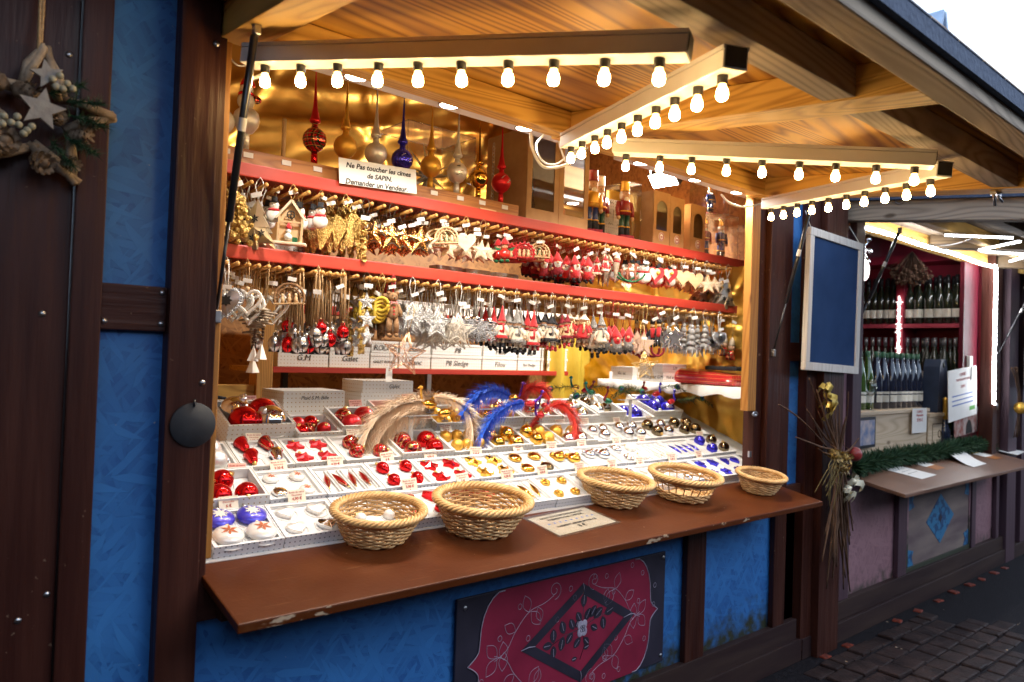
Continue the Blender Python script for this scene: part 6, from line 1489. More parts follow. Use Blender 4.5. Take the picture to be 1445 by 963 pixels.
dia = [(.545, .915), (.82, .555), (.545, .10), (.255, .50)]; dia = [(.54, .90), (.82, .52), (.54, .09), (.26, .50)]
def insetd(k): cx_, cz_ = .54, .50; return [(cx_ + (u - cx_) * k, cz_ + (v - cz_) * k) for u, v in dia]
fr_ = MB(); o1, o2 = dia, insetd(.78); vs_ = [(U(*p)[0], -.0160, U(*p)[1]) for p in o1] + [(U(*p)[0], -.0160, U(*p)[1]) for p in o2]
fr_.add(vs_, [(k, (k + 1) % 4, 4 + (k + 1) % 4, 4 + k) for k in range(4)]); part(fr_, 'lozenge_frame', m_navy, sg)
for p, q in zip(o1, o2): ln.tube([(U(*p)[0], -.0166, U(*p)[1]), (U((p[0] + q[0]) / 2 + .004, 0)[0], -.0168, U(0, (p[1] + q[1]) / 2 + .01)[1]), (U(*q)[0], -.0166, U(*q)[1])], .0016, 4)
def swirl(pts, r=.0012): ln.tube([(U(*p)[0], -.0152, U(*p)[1]) for p in [tuple(v)[:2] for v in smooth([(a, b, 0) for a, b in pts], 7)]], r, 4)
def spiral(cx_, cz_, r0, turns, a0, sgn=1):
    return [(cx_ + r0 * (1 - .8 * k / 22) * math.cos(a0 + sgn * turns * 2 * PI * k / 22) / 2.37, cz_ + r0 * (1 - .8 * k / 22) * math.sin(a0 + sgn * turns * 2 * PI * k / 22)) for k in range(23)]
def leafl(cx_, cz_, an, l):
    P = []
    for k in range(13):
        s_ = k / 12; w = math.sin(PI * s_) * .3; P.append((cx_ + l * (s_ * math.cos(an) - w * math.sin(an)) / 2.37, cz_ + l * (s_ * math.sin(an) + w * math.cos(an))))
    for k in range(12, -1, -1):
        s_ = k / 12; w = -math.sin(PI * s_) * .3; P.append((cx_ + l * (s_ * math.cos(an) - w * math.sin(an)) / 2.37, cz_ + l * (s_ * math.sin(an) + w * math.cos(an))))
    swirl(P, .0010)
for fx, fz in ((0, 0), (1, 0), (0, 1), (1, 1)):
    def F(p): return (1 - p[0] if fx else p[0], 1 - p[1] if fz else p[1])
    swirl([F(p) for p in [(.15, .48), (.20, .54), (.235, .66), (.29, .78), (.36, .82), (.40, .86)]]); swirl([F(p) for p in spiral(.405, .90, .075, 1.4, -PI / 2)])
    for (a, b, an, l) in ((.235, .66, 2.6, .13), (.29, .78, 1.9, .14), (.30, .78, 5.4, .15), (.16, .50, 4.0, .15), (.19, .53, 4.6, .14), (.33, .80, 5.0, .12)):
        c_ = F((a, b)); an2 = PI - an if fx else an; an2 = -an2 if fz else an2; leafl(c_[0], c_[1], an2, l)
r9 = random.Random(5)
for (u, v) in ((.25, .84), (.42, .66), (.29, .58), (.17, .64), (.10, .36), (.115, .18), (.25, .2), (.2, .09), (.33, .16), (.43, .12), (.49, .07), (.60, .1), (.66, .07), (.66, .22), (.74, .08), (.88, .27), (.72, .36), (.84, .62), (.93, .55), (.935, .72), (.86, .86), (.80, .95), (.66, .91), (.60, .93), (.48, .88), (.70, .76), (.50, .80)):
    P = [(u + .012 * math.cos(k * PI / 4) / 2.37 * 1.6, v + .016 * math.sin(k * PI / 4) * 1.3) for k in range(9)]; swirl(P, .0010)
part(ln, 'painted_lines', m_chalkw, sg)
bl = MB(); dt = MB()
def blob(u, v, an, l, w=.32):
    P = [(l * (s_ / 12) * math.cos(an) - sg_ * math.sin(PI * s_ / 12) ** .7 * l * w * math.sin(an), l * (s_ / 12) * math.sin(an) + sg_ * math.sin(PI * s_ / 12) ** .7 * l * w * math.cos(an)) for sg_, rng in ((1, range(13)), (-1, range(11, 0, -1))) for s_ in rng]
    x, z = U(u, v); bl.prism([(x + a, z + b) for a, b in P][::-1], -.0158, -.0146)
    for k in range(2, 9): dt.ball((x + l * (.1 + k * .09) * math.cos(an), -.0160, z + l * (.1 + k * .09) * math.sin(an)), .0018, 6, 4, (1, .3, 1))
for (u, v, an, l) in ((.545, .70, 1.5, .055), (.535, .585, 2.1, .05), (.555, .585, 1.0, .055), (.58, .60, .9, .055), (.60, .585, .6, .06), (.585, .53, -.5, .045), (.655, .595, .3, .06), (.645, .58, -1.4, .055), (.50, .54, 2.0, .05), (.495, .52, 4.0, .05), (.51, .55, 1.1, .03), (.455, .53, 1.9, .055), (.45, .51, 4.5, .055), (.405, .48, 1.6, .055), (.40, .47, 3.1, .05), (.405, .46, -1.5, .05), (.535, .46, 3.9, .05), (.55, .45, -.8, .045), (.55, .36, .2, .035), (.52, .30, 3.2, .03)): blob(u, v, an, l)
bl.tube([(U(u, v)[0], -.0152, U(u, v)[1]) for u, v in ((.40, .47), (.46, .515), (.53, .53), (.60, .575), (.66, .60))], .0014, 4); bl.tube([(U(u, v)[0], -.0152, U(u, v)[1]) for u, v in ((.545, .70), (.545, .52), (.555, .38), (.535, .28))], .0014, 4)
part(bl, 'black_sprigs', m_navy, sg); part(dt, 'white_dots', m_chalkw, sg)
fw = MB()
for k in range(4): a = PI / 4 + k * PI / 2; fw.ball((U(.542, .53)[0] + .016 * math.cos(a), -.0155, U(.542, .53)[1] + .020 * math.sin(a)), .017, 12, 6, (1, .12, 1.1))
part(fw, 'white_flower', m_chalkw, sg); tt = MB()
for q in (-1, 1):
    for z in (-.007, .007): tt.ring((U(.542, .53)[0] + q * .006, -.0182, U(.542, .53)[1] + z), .006, .0009, 10)
part(tt, 'flower_centre', m_navy, sg)
sc_ = MB()
for (u, v) in ((.03, .93), (.985, .95), (.03, .06), (.985, .06)): sc_.lathe([(0, 0), (.009, 0), (.007, .003), (0, .004)], 10, T(U(u, v)[0], -.0122, U(u, v)[1]) @ RXm(PI / 2))
part(sc_, 'screw', m_steel, sg)

# ------------------------------------------------------------------ chalkboard, slate disc, star wreath
ck = thing('chalkboard', 'blank blue chalkboard in a pale frame hanging between the two stalls', 'chalkboard', (3.965, -.115, 1.945), (0, math.radians(1.6), 0)); w, h = .305, .378
fr2 = MB(); f_ = .043
for a, b in (((-w, -.014, h - f_), (w, .014, h)), ((-w, -.014, -h), (w, .014, -h + f_)), ((-w, -.014, -h + f_ + .0005), (-w + f_, .014, h - f_ - .0005)), ((w - f_, -.014, -h + f_ + .0005), (w, .014, h - f_ - .0005))): fr2.box(a, b, None, .003)
part(fr2, 'frame', m_palewood, ck); part(MB().box((-w + f_ - .002, -.004, -h + f_ - .002), (w - f_ + .002, .006, h - f_ + .002)), 'board', m_chalk, ck); hk = MB(); hk.tube([(-w + .02, .0, h), (-w + .05, .05, h + .10)], .0022, 4); hk.tube([(w - .02, .0, h), (w - .05, .05, h + .10)], .0022, 4); part(hk, 'cord', m_cordW, ck)
dk = thing('slate_disc', 'round black slate disc nailed to the brown left post', 'disc', (.612, -.058, 1.39)); dm = MB(); dm.lathe([(0, 0), (.0565, 0), (.058, .002), (.0565, .005), (0, .005)], 44, RXm(PI / 2)); part(dm, 'disc', m_slate, dk); part(MB().tube([(0, -.006, .048), (0, -.006, .06), (.002, -.002, .066)], .003, 6), 'loop', m_black, dk)
wr = thing('star_wreath', 'driftwood star wreath with cones, white felt stars and pine sprigs', 'wreath', (.236, -.075, 2.108)); r_ = random.Random(31); R0 = .152
P = [Vector((x, 0, z)) for x, z in star(5, R0, R0 * .46, PI / 2 - .08)]
dw = MB()
for k in range(10):
    a, b = P[k], P[(k + 1) % 10]; d = (b - a)
    for e in range(2):
        o = Vector((r_.uniform(-.008, .008), r_.uniform(-.014, .01), r_.uniform(-.008, .008))); dw.tube([a - d * .06 + o, a + d * .5 + o + Vector((r_.uniform(-.006, .006), 0, r_.uniform(-.006, .006))), b + d * .10 - o], [.009, .0105, .008], 8)
part(dw, 'driftwood_frame', m_drift, wr)
def pinecone(c, l, d, seed):
    b = MB(); q = Vector(d).to_track_quat('Z', 'Y').to_matrix().to_4x4(); M = T(*c) @ q; b.lathe([(0, -l * .5), (l * .28, -l * .3), (l * .26, .1 * l), (0, l * .5)], 10, M)
    for i in range(46):
        h_ = i / 46; a = i * 2.4; rr_ = l * .36 * math.sin(PI * min(1, .18 + .78 * (1 - h_))); z = -l * .48 + h_ * l * .95
        M2 = M @ T(rr_ * .7 * math.cos(a), rr_ * .7 * math.sin(a), z) @ RZm(a) @ RYm(-.5)
        b.add([(0, -.2 * l * .45, 0), (l * .17, -l * .06, .01 * l), (l * .19, 0, .03 * l), (l * .17, l * .06, .01 * l), (0, .2 * l * .45, 0), (.02 * l, 0, -.05 * l)], [(0, 1, 2, 5), (5, 2, 3, 4), (4, 3, 2, 1, 0)], False, M2)
    return b
for i, (x, z, l, d) in enumerate(((-.105, .062, .085, (-1, -.2, .1)), (-.03, .050, .075, (1, -.3, -.1)), (-.075, -.095, .09, (.2, -1, .2)), (.01, -.125, .075, (.3, -.9, -.4)), (.075, -.118, .055, (.5, -.8, -.2)), (.095, -.04, .065, (.8, -.6, .2)), (.118, .0, .05, (1, -.4, .2)), (.045, -.005, .05, (0, -1, .3)))): part(pinecone((x * .86, -.03, z * .86), l * .86, d, i), 'pine_cone', m_cone, wr)
def sprig(c, d, l, n, seed, b=None):
    q = random.Random(seed); b = b or MB(); c, d = Vector(c), Vector(d).normalized(); b.tube([c, c + d * l], .0022, 4)
    for i in range(n):
        p = c + d * l * q.random(); s_ = (d * q.uniform(.3, 1) + Vector((q.gauss(0, .7), q.gauss(0, .7), q.gauss(0, .7)))).normalized() * q.uniform(.016, .034); w_ = s_.cross(Vector((q.gauss(0, 1), q.gauss(0, 1), q.gauss(0, 1)))).normalized() * .0010
        b.add([p - w_, p + w_, p + s_], [(0, 1, 2)])
    return b
for i, (x, z, dx, dz) in enumerate(((.06, .045, 1, .1), (.07, .01, .9, -.2), (.03, -.07, .6, -.7), (.06, -.05, .8, -.4), (-.12, .0, -1, .1), (-.10, -.02, -.5, -.2), (.02, .055, .8, .4))): part(sprig((x * .86, -.035, z * .86), (dx, -.25, dz), .072, 200, i), 'pine_sprig', m_pine, wr)
for i, (x, z, R, a) in enumerate(((.010, .082, .034, .25), (.002, .004, .048, -.12))): part(MB().prism(star(5, R, R * .45, PI / 2 + a), -.064, -.056, T(x, 0, z)), 'felt_star', m_bwhite if False else mat('grey_white_felt', (.30, .27, .25), (.38, .35, .31), rough=.95, scale=50, bump=.3), wr)
for cl_ in (((.022, .085), (.038, .098), (.055, .082), (.030, .068), (.046, .066), (.068, .072)), ((-.078, -.035), (-.062, -.048), (-.08, -.055), (-.05, -.03), (-.046, -.05), (-.028, -.06), (-.018, -.048), (-.035, -.07))):
  bm_ = MB()
  for (x, z) in cl_: bm_.ball((x * .86, -.066, z * .86), .0080, 10, 7)
  part(bm_, 'white_berries', mat('white_berry', (.38, .35, .24), (.46, .42, .30), rough=.35), wr)
cd = MB(); cd.tube([(0, -.01, R0 - .01), (.004, .01, R0 + .10), (.006, .035, R0 + .30)], .004, 6); cd.tube([(-.004, -.014, R0 - .01), (-.002, .01, R0 + .10), (.006, .035, R0 + .30)], .004, 6); part(cd, 'hanging_cord', m_jute, wr)

# ------------------------------------------------------------------ stock on the back shelves
bs1 = thing('back_shelf', 'lower back shelf with a red edge under the lettered white cartons', 'shelf'); part(MB().box((1.42, 1.612, 1.470), (3.60, 2.0, 1.495)), 'shelf_board', m_beamx, bs1); part(MB().box((1.50, 1.594, 1.470), (3.62, 1.6115, 1.500), None, .002), 'edge_strip', m_red, bs1)
for x in (1.62, 2.55): part(MB().box((x, 1.75, .9), (x + .03, 1.78, 1.469)), 'bracket', m_steel if x > 2 else m_blackrub, bs1)
part(MB().box((1.43, 1.62, .06), (1.50, 1.70, 1.469)), 'support_post', m_beamz, bs1)
bs2 = thing('back_shelf', 'upper back shelf with a red edge seen behind the hanging ornaments', 'shelf'); part(MB().box((1.60, 1.612, 1.80), (3.75, 2.0, 1.83)), 'shelf_board', m_beamx, bs2); part(MB().box((1.60, 1.594, 1.785), (3.75, 1.6115, 1.832), None, .002), 'edge_strip', m_red, bs2)
def stock(px0, px1, zb, h, tx, lab, y=1.63, ref=505):
    x0, x1 = at_y(px0, ref, y).x, at_y(px1, ref, y).x; o = thing('stock_box', lab, 'box', (x0, y, zb), (0, 0, 0), 'white stock cartons on the back shelves'); w = x1 - x0 - .004
    part(MB().box((0, 0, 0), (w, .26, h), None, .002), 'carton', m_boxw, o); part(MB().box((-.002, -.003, h * .80), (w + .002, .0, h + .002)), 'lid', m_boxw, o)
    if tx: text(tx, min(.045, w / max(3, len(tx)) * 1.35), m_ink, o, (w * .5, -.0012 - (.002 if h < .07 else 0), h * .42), (PI / 2, 0, 0), shear=.2)
SB = [(392, 464, 'G.M', 'G M lettered carton, leftmost on the lower back shelf', 1), (465, 522, 'Galet', 'carton lettered Galet on the lower back shelf', 1), (523, 562, 'GALET ROUGE', 'carton lettered galet rouge behind the teddy bear', 2), (563, 608, 'Blanc', 'carton lettered Blanc behind the rose gold wire star', 2), (609, 680, 'P8 Sledge', 'wide carton lettered P8 Sledge behind the wire stars', 2), (681, 730, 'Filou', 'carton lettered Filou on the lower back shelf', 2), (731, 763, 'Bel Sledge', 'carton lettered Bel Sledge behind the gnome girls', 2), (764, 801, 'P8 SLOOT', 'carton lettered P8 SLOOT at the right end of the lower back shelf', 2)]
for (a, b, tx, lab, n) in SB:
    stock(a, b, 1.5005, .115 if n == 1 else .085, tx, lab)
    if n == 2: stock(a + 1, b, 1.589, .065, tx.split()[0] if tx != 'GALET ROUGE' else 'ROUGE', 'lower carton twin stacked on: ' + lab if False else 'thin carton stacked on the ' + lab.split(' on ')[0].split(' behind ')[0].split(' at ')[0])
for k in range(5): stock(392 - 2 * k % 3, 420, 1.6185 + k * .052, .05, None, 'slim white carton, %s up in the pile at the end of the lower back shelf' % ordw(k + 1))
for k in range(7): stock(432 + k * 54, 432 + k * 54 + 52, 1.8325, .075, ['Blanc sapin', 'No A 34', 'P8', 'Coeur', 'Etoile', 'Lutin', 'Ange'][k], 'low carton lettered %s on the upper back shelf' % ['Blanc sapin', 'No A 34', 'P8', 'Coeur', 'Etoile', 'Lutin', 'Ange'][k], 1.63, 410)
for k, (a, b) in enumerate(((335, 350), (395, 421))):
    q0, q1 = at_y(a, 348, .60), at_y(b + 45, 348, .60); o = thing('stock_box', ['white carton behind the brass fir trees on the middle shelf', 'white carton lettered Blanc Sapin beside the wooden gable house'][k], 'box', (q0.x, .60, 1.9375)); part(MB().box((0, 0, 0), (q1.x - q0.x, .08, .06)), 'carton', m_boxw, o)
    if k: text('Blanc  Sapin', .022, m_ink, o, ((q1.x - q0.x) * .5, -.001, .03), (PI / 2, 0, 0), shear=.2)
for k in range(3):
    q0 = at_y(620 + k * 42, 372, .60); o = thing('stock_box', 'pale carton, %s in the line behind the cream wooden stars' % ordw(k + 1), 'box', (q0.x, .62, 1.9375)); part(MB().box((0, 0, 0), (.14, .06, .05)), 'carton', m_boxw, o)
# left interior corner
cab_ = thing('wooden_cabinet', 'timber cabinet with a chrome handle in the left corner of the stall', 'cabinet', (.46, 1.45, .06)); part(MB().box((0, 0, 0), (.80, .5, 1.26), None, .004), 'carcass', m_beamz, cab_); part(MB().box((.05, -.02, .1), (.75, -.001, 1.2), None, .004), 'door', m_osb, cab_); part(MB().tube([(.10, -.02, 1.24), (.10, -.05, 1.27), (.45, -.05, 1.27), (.45, -.02, 1.24)], .008), 'handle', m_steel, cab_)
dkb = thing('black_bag', 'black bag slumped in the dark corner behind the tray of huge balls', 'bag', (1.02, 1.02, 1.26)); r_ = random.Random(3); bgm = MB(); bgm.ball((0, 0, 0), .13, 16, 10, (1.2, .8, .62)); bgm.v = [(x * (1 + r_.uniform(-.06, .06)), y, z * (1 + r_.uniform(-.08, .08))) for x, y, z in bgm.v]; part(bgm, 'body', m_feltK, dkb); part(MB().ring((0, -.05, .06), .07, .007, 16), 'strap', m_feltK, dkb)
# Father Christmas glass ornament by the left post
p = at_y(289, 560, .10); o = KN['knit'][0].get((.70, .12, p.z + .10), (0, 0, -.3), 'red and white glass santa hanging beside the left post', None, 1.0)
# right hand corner shelf with cloth, red bundle, cartons
rs = thing('corner_shelf', 'shelf under a white cloth along the right wall above the gold foil', 'shelf'); part(MB().box((3.56, .19, 1.445), (3.85, 1.22, 1.462)), 'shelf_board', m_beamy, rs)
tcl = MB(); n = 40
for k in range(n + 1):
    y = .17 + 1.08 * k / n; wv = .006 * math.sin(k * 1.3) + .004 * math.sin(k * 2.9); dz = .052 + .010 * math.sin(k * .8)
    tcl.v += [(3.855, y, 1.4640), (3.555, y, 1.4640 + .001), (3.545 + wv, y, 1.458), (3.543 + wv * 1.3, y, 1.4640 - dz)]
for k in range(n):
    for j in range(3): a = k * 4 + j; tcl.f.append((a, a + 1, a + 5, a + 4)); tcl.mi.append(0); tcl.sm.append(True)
tag(tcl.obj('shelf_cloth', m_paperw), 'white cloth draped over the corner shelf along the right wall', 'cloth')
rb = thing('red_cushion', 'red quilted gift bundle with a black clasp on the white cloth', 'bundle', (3.70, .42, 1.466)); rbm = MB(); rbm.box((-.13, -.17, 0), (.13, .24, .085), None, .035); r_ = random.Random(2); rbm.v = [(x + r_.uniform(-.006, .006), y, z * (1 + .25 * math.sin(y * 14))) for x, y, z in rbm.v]; part(rbm, 'body', plaid('red_gold_quilt', (.55, .012, .015), (.45, .01, .012), (.85, .5, .15), 0., .5), rb); part(MB().box((-.07, -.15, .088), (.05, .06, .112), None, .008), 'clasp', m_feltK, rb)
for (px0, px1, tx, lab, y_, h) in ((866, 900, 'Vu. ac', 'carton lettered Vu ac at the far end of the corner shelf', .98, .085), (903, 950, 'Vieil argent G.M', 'carton lettered vieil argent on the corner shelf', .74, .06), (905, 948, 'S.M', 'carton with small lettering stacked on the vieil argent carton', .745, .05)):
    x0, x1 = at_y(px0, 515, y_).x, at_y(px1, 515, y_).x; x0 = max(x0, 3.30); dx = x1 - x0; x0 = 3.575 if x0 < 3.57 else x0; o = thing('stock_box', lab, 'box', (3.58, y_, 1.4665 if 'stacked' not in lab else 1.528)); part(MB().box((0, 0, 0), (.24, .18, h)), 'carton', m_boxw, o); text(tx, .028, m_ink, o, (.12, -.001, h * .5), (PI / 2, 0, 0), shear=.2); o2 = text(tx, .028, m_ink, o, (-.001, .09, h * .5), (PI / 2, 0, -PI / 2), shear=.2)
yc = thing('mustard_cloth', 'mustard yellow cloth hanging in the right rear corner', 'cloth'); yb = MB(); n = 24
for k in range(n + 1):
    u = k / n; x = 3.42 + .50 * u; wv = .035 * math.sin(u * 19); yb.v += [(x, 1.60 + wv, z) for z in (1.86, 1.5, 1.0)]
for k in range(n):
    for j in range(2): a = k * 3 + j; yb.f.append((a, a + 1, a + 4, a + 3)); yb.mi.append(0); yb.sm.append(True)
part(yb, 'cloth', m_yellow, yc)
# small white hang cards on the lower edge
for (px, py, lab) in ((549, 528, 'blank white slip hanging at the lower back shelf edge below the teddy bear'), (862, 531, 'blank white slip hanging at the left end of the white cloth')):
    q = at_y(px, py, 1.1 if px > 800 else .40); tag(MB().box((-.014, 0, -.03), (.014, .001, .03), T(*q)).obj('paper_slip', m_paperw), lab, 'slip')
# ------------------------------------------------------------------ second chalet (wine)
ch2 = thing('wine_chalet', 'mauve panelled wine chalet with lit white strips, next to the blue one', 'chalet', (0, 0, 0))
m_wine = mat('crimson_shelf_paint', (.24, .012, .03), (.30, .018, .04), rough=.4, scale=12); m_purp = mat('purple_brown_paint', (.055, .028, .040), (.085, .045, .06), rough=.5, scale=30, stretch=(1, 1, .06), bump=.2)
bx('wall_panel', (4.17, .0, .2), (4.39, .016, 2.6), m_mauve, ch2); bx('post', (4.395, -.035, .95), (4.51, .08, 2.6), m_purp, ch2)
bx('wall_panel', (4.39, .0, .2), (7.2, .016, .93), m_mauve, ch2)
for a, b in ((4.28, 4.40), (5.10, 5.235), (6.455, 6.545), (7.02, 7.09)): bx('post', (a, -.034, .225), (b, -.003, .90), m_purp, ch2)
bx('rail', (4.39, -.03, .80), (7.2, -.002, .90), m_purp, ch2) if False else None
bx('rail', (4.17, -.038, .115), (7.3, -.001, .224), m_plinth, ch2); bx('plinth', (3.835, -.055, 0), (7.8, -.006, .113), m_plinth, ch2)
bx('post', (6.86, -.04, .92), (6.96, .06, 2.6), m_brown, ch2); bx('post', (6.965, -.02, .92), (7.10, .06, 2.6), m_brown, ch2); bx('post', (7.19, -.06, 0), (7.42, .06, 2.6), m_purp, ch2); bx('wall_panel', (7.10, .0, .2), (7.2, .02, 2.6), m_brown, ch2)
bx('lintel', (4.2, .02, 2.475), (7.2, .12, 2.66), m_beamx, ch2)
bx('back_wall', (4.18, 2.2, 0), (6.98, 2.24, 2.8), m_wine, ch2); bx('side_wall', (6.90, .062, 0), (6.94, 2.2, 2.8), m_wine, ch2); bx('side_wall', (4.18, .082, 0), (4.21, 2.2, 2.8), m_osb, ch2); bx('ceiling', (4.18, .13, 2.8), (6.98, 2.24, 2.84), m_ply, ch2); bx('inner_table', (4.25, .07, .88), (6.85, .62, .915), m_beamx, ch2)
f2 = MB(); f2.box((4.47, -.315, -.022), (7.02, .065, 0), None, .004); f2.v = [(x, y, z + .935 + math.tan(FA) * y) for x, y, z in f2.v]; flap2 = part(f2, 'counter_flap', mat('worn_brown_counter', (.13, .06, .035), (.19, .10, .065), rough=.42, scale=4, detail=9, rvar=.1), ch2)
hood2 = hood(ch2, 4.26, 7.02, 2.462, [(4.27, 4.35), (5.6, 5.72), (6.9, 7.0)], 1.41, [(-.35, .08), (-.72, .08), (-1.1, .08)], m_darkply, m_darkbeam, m_darkbeam)
ck2 = MB().box((4.235, -1.40, -.002), (4.262, .0, .24), None, .003); ck2.v = [(x, y, z + 2.462 + SL * y) for x, y, z in ck2.v]; part(ck2, 'cheek_board', m_greyy, hood2)
rg = MB(); q = at_x(1270, 282, 4.228); rg.ring((q.x - .006, q.y, q.z), .022, .003, 18, 'x'); part(rg, 'ring_hook', m_steel, hood2)
strut(at_x(1205, 470, 4.56), at_x(1270, 325, 4.56), ch2)
a_, b_2 = at_x(1402, 512, 6.98), at_x(1445, 432, 6.98); strut(a_, a_ + (b_2 - a_) * 1.35, ch2)
lk = MB(); lk.lathe([(0, 0), (.024, 0), (.024, .004), (0, .004)], 16, T(7.03, -.022, 1.31) @ RXm(PI / 2) @ Matrix.Diagonal((.7, 1.2, 1, 1))); part(lk, 'lock_plate', m_steel, ch2)
# light strips
m_led = mat('lit_led', (1, 1, 1), emit=(.93, .96, 1.0), es=20.); m_tape = mat('led_tape', (.8, .8, .8), rough=.4, emit=(.9, .94, 1), es=5.)
m_tape2 = mat('bright_led_tape', (.8, .8, .8), rough=.4, emit=(.93, .96, 1), es=34.)
def strip(label, pts, r=.011, sp=.035):
    S = smooth(pts, 12); t = thing('light_strip', label, 'light strip'); part(MB().tube(S, r, 6), 'tape', m_tape2 if 'framing' in label else m_tape, t); d = MB(); acc = 0
    for a, b in zip(S, S[1:]):
        acc += (b - a).length
        if acc > sp: d.ball(b + Vector((0, -r * .8, -r * .3)), r * .75, 6, 4); acc = 0
    part(d, 'dot_pattern', m_led, t)
strip('bright white light strip framing the wine stall opening, along its top and right side', [(4.53, -.03, 2.452), (4.9, -.03, 2.458), (5.4, -.03, 2.452), (6.0, -.03, 2.460), (6.5, -.03, 2.448), (6.80, -.03, 2.452), (6.845, -.045, 2.42), (6.85, -.045, 2.0), (6.855, -.045, 1.6), (6.862, -.045, 1.34)])
for (p, q, lab) in (((1333, 332), (1430, 336), 'light strip under the second awning, nearest to the blue chalet'), ((1382, 353), (1438, 341), 'slanting light strip under the second awning, upper arm of the V'), ((1384, 355), (1447, 359), 'light strip under the second awning, lower arm of the V'), ((1425, 369), (1450, 361), 'short light strip at the edge of the photo under the second awning')):
    strip(lab, [at_p(p[0], p[1], (0, 0, 2.44), (0, -SL, 1)), at_p(q[0], q[1], (0, 0, 2.44), (0, -SL, 1))], .008, .03)
cable('thin grey wire sagging between the light strips of the second awning', [at_p(x, y, (0, 0, 2.44), (0, -SL, 1)) for x, y in ((1285, 335), (1310, 345), (1340, 346), (1372, 337))], .004, m_steel)
# wine cabinet along the right wall
wc = thing('wine_cabinet', 'crimson cabinet of wine bottles along the right wall of the wine chalet', 'cabinet'); XF = 6.58
for z in (1.98, 1.46, .95): part(MB().box((XF + .012, .12, z - .030), (6.885, 1.85, z - .001)), 'shelf_board', m_wine, wc); part(MB().box((XF, .12, z - .034), (XF + .0115, 1.85, z)), 'edge_strip', mat('rose_edge_paint', (.42, .05, .08), (.48, .07, .1), rough=.4), wc)
part(MB().box((XF - .003, .555, .95), (6.885, .615, 2.56)), 'upright', m_wine, wc); part(MB().box((XF - .03, .085, .92), (6.888, .117, 2.62)), 'side_panel', mat('dark_crimson_paint', (.085, .005, .014), (.11, .007, .018), rough=.5, spec=.3), wc); part(MB().box((XF - .003, 1.853, .92), (6.885, 1.885, 2.6)), 'side_panel', m_wine, wc); part(MB().box((XF - .005, .12, 2.50), (6.885, 1.85, 2.57)), 'top_board', m_wine, wc); part(MB().box((6.870, .12, .95), (6.888, 1.85, 2.5)), 'back_panel', m_wine, wc)
part(MB().box((XF + .05, .06, 1.52), (XF + .12, .084, 1.72), None, .006), 'socket_box', m_white, wc)
m_botd = mat('dark_bottle_glass', (.012, .016, .010), (.02, .026, .014), rough=.06, coat=.8); m_botb = mat('blue_black_bottle_glass', (.010, .014, .03), (.015, .022, .05), rough=.07, coat=.8); m_botg = mat('green_bottle_glass', (.08, .20, .03), (.12, .26, .05), rough=.06, coat=.8, trans=.5)
def bottle(m, cap, lab, flute=False):
    def f():
        t = thing('wine_bottle', '', 'bottle'); R = .044
        pr = [(0, .004), (R * .8, .0), (R, .008), (R, .20 if not flute else .17)] + ([(R * .92, .235), (R * .6, .272), (.0165, .30), (.0148, .36), (.0148, .405)] if not flute else [(R * .9, .23), (R * .62, .30), (.0160, .36), (.0148, .41)]) + [(0, .406 if not flute else .411)]
        part(MB().lathe(pr, 18), 'glass_body', m, t); top = .405 if not flute else .41
        part(MB().lathe([(.0158, top - .07), (.0158, top + .002), (0, top + .003)], 14), 'capsule', cap, t)
        lb_ = MB(); n = 10
        for z0, z1 in ((.055, .125),) if not flute else ((.05, .10), (.108, .125)):
            vs = []
            for k in range(n + 1):
                a = -PI / 2 + (k / n - .5) * 2.7; vs += [((R + .0008) * math.cos(a), (R + .0008) * math.sin(a), z0), ((R + .0008) * math.cos(a), (R + .0008) * math.sin(a), z1)]
            lb_.add(vs, [(2 * k, 2 * k + 2, 2 * k + 3, 2 * k + 1) for k in range(n)], True)
        part(lb_, 'label', lab, t); return t
    return Proto(f)
m_capk = mat('black_capsule', (.02, .02, .022), rough=.35); m_capg = mat('pewter_capsule', (.30, .30, .32), (.36, .36, .38), rough=.35, metal=.6); m_capgr = mat('green_capsule', (.02, .10, .05), rough=.4); m_lab = mat('ivory_bottle_label', (.68, .64, .54), (.74, .71, .62), rough=.6, scale=30, objvar=.35)
bA, bB, bC, bD = bottle(m_botd, m_capk, m_lab), bottle(m_botd, m_capg, m_lab), bottle(m_botb, m_capgr, m_lab, True), bottle(m_botg, m_capgr, m_lab, True)
def yx(px): 
    q = at_x(px, 470, XF + .08); return q.y
def row_b(pr, pxs, z, lab, dx=0.):
    for i, px in enumerate(pxs): pr.get((XF + .075 + dx, yx(px) + dx * .3, z), (0, 0, -PI / 2 + .55 + rnd.uniform(-.25, .25)), lab % ordw(i + 1), 'wine bottles in the crimson cabinet')
row_b(bA, [1217, 1225, 1234, 1243, 1252, 1260], 1.98, 'dark wine bottle left of the upright on the upper cabinet shelf, %s from the left')
row_b(bA, [1283, 1296, 1311, 1325, 1337, 1350], 1.98, 'dark wine bottle right of the upright on the upper cabinet shelf, %s from the left')
row_b(bA, [1289, 1304, 1318, 1331, 1344], 1.98, 'dark rear bottle right of the upright, upper cabinet shelf, %s from the left', .12)
row_b(bA, [1221, 1230, 1239, 1248, 1257], 1.98, 'dark rear bottle left of the upright, upper cabinet shelf, %s from the left', .12)
row_b(bB, [1214, 1223, 1232, 1241, 1250, 1259], 1.46, 'grey capped bottle left of the upright on the lower cabinet shelf, %s from the left')
row_b(bB, [1281, 1295, 1309, 1320, 1334, 1349], 1.46, 'grey capped bottle right of the upright on the lower cabinet shelf, %s from the left')
row_b(bB, [1288, 1302, 1316, 1328, 1341], 1.46, 'grey capped rear bottle right of the upright, lower cabinet shelf, %s from the left', .12)
for pr_ in (bA, bB, bC, bD): pass
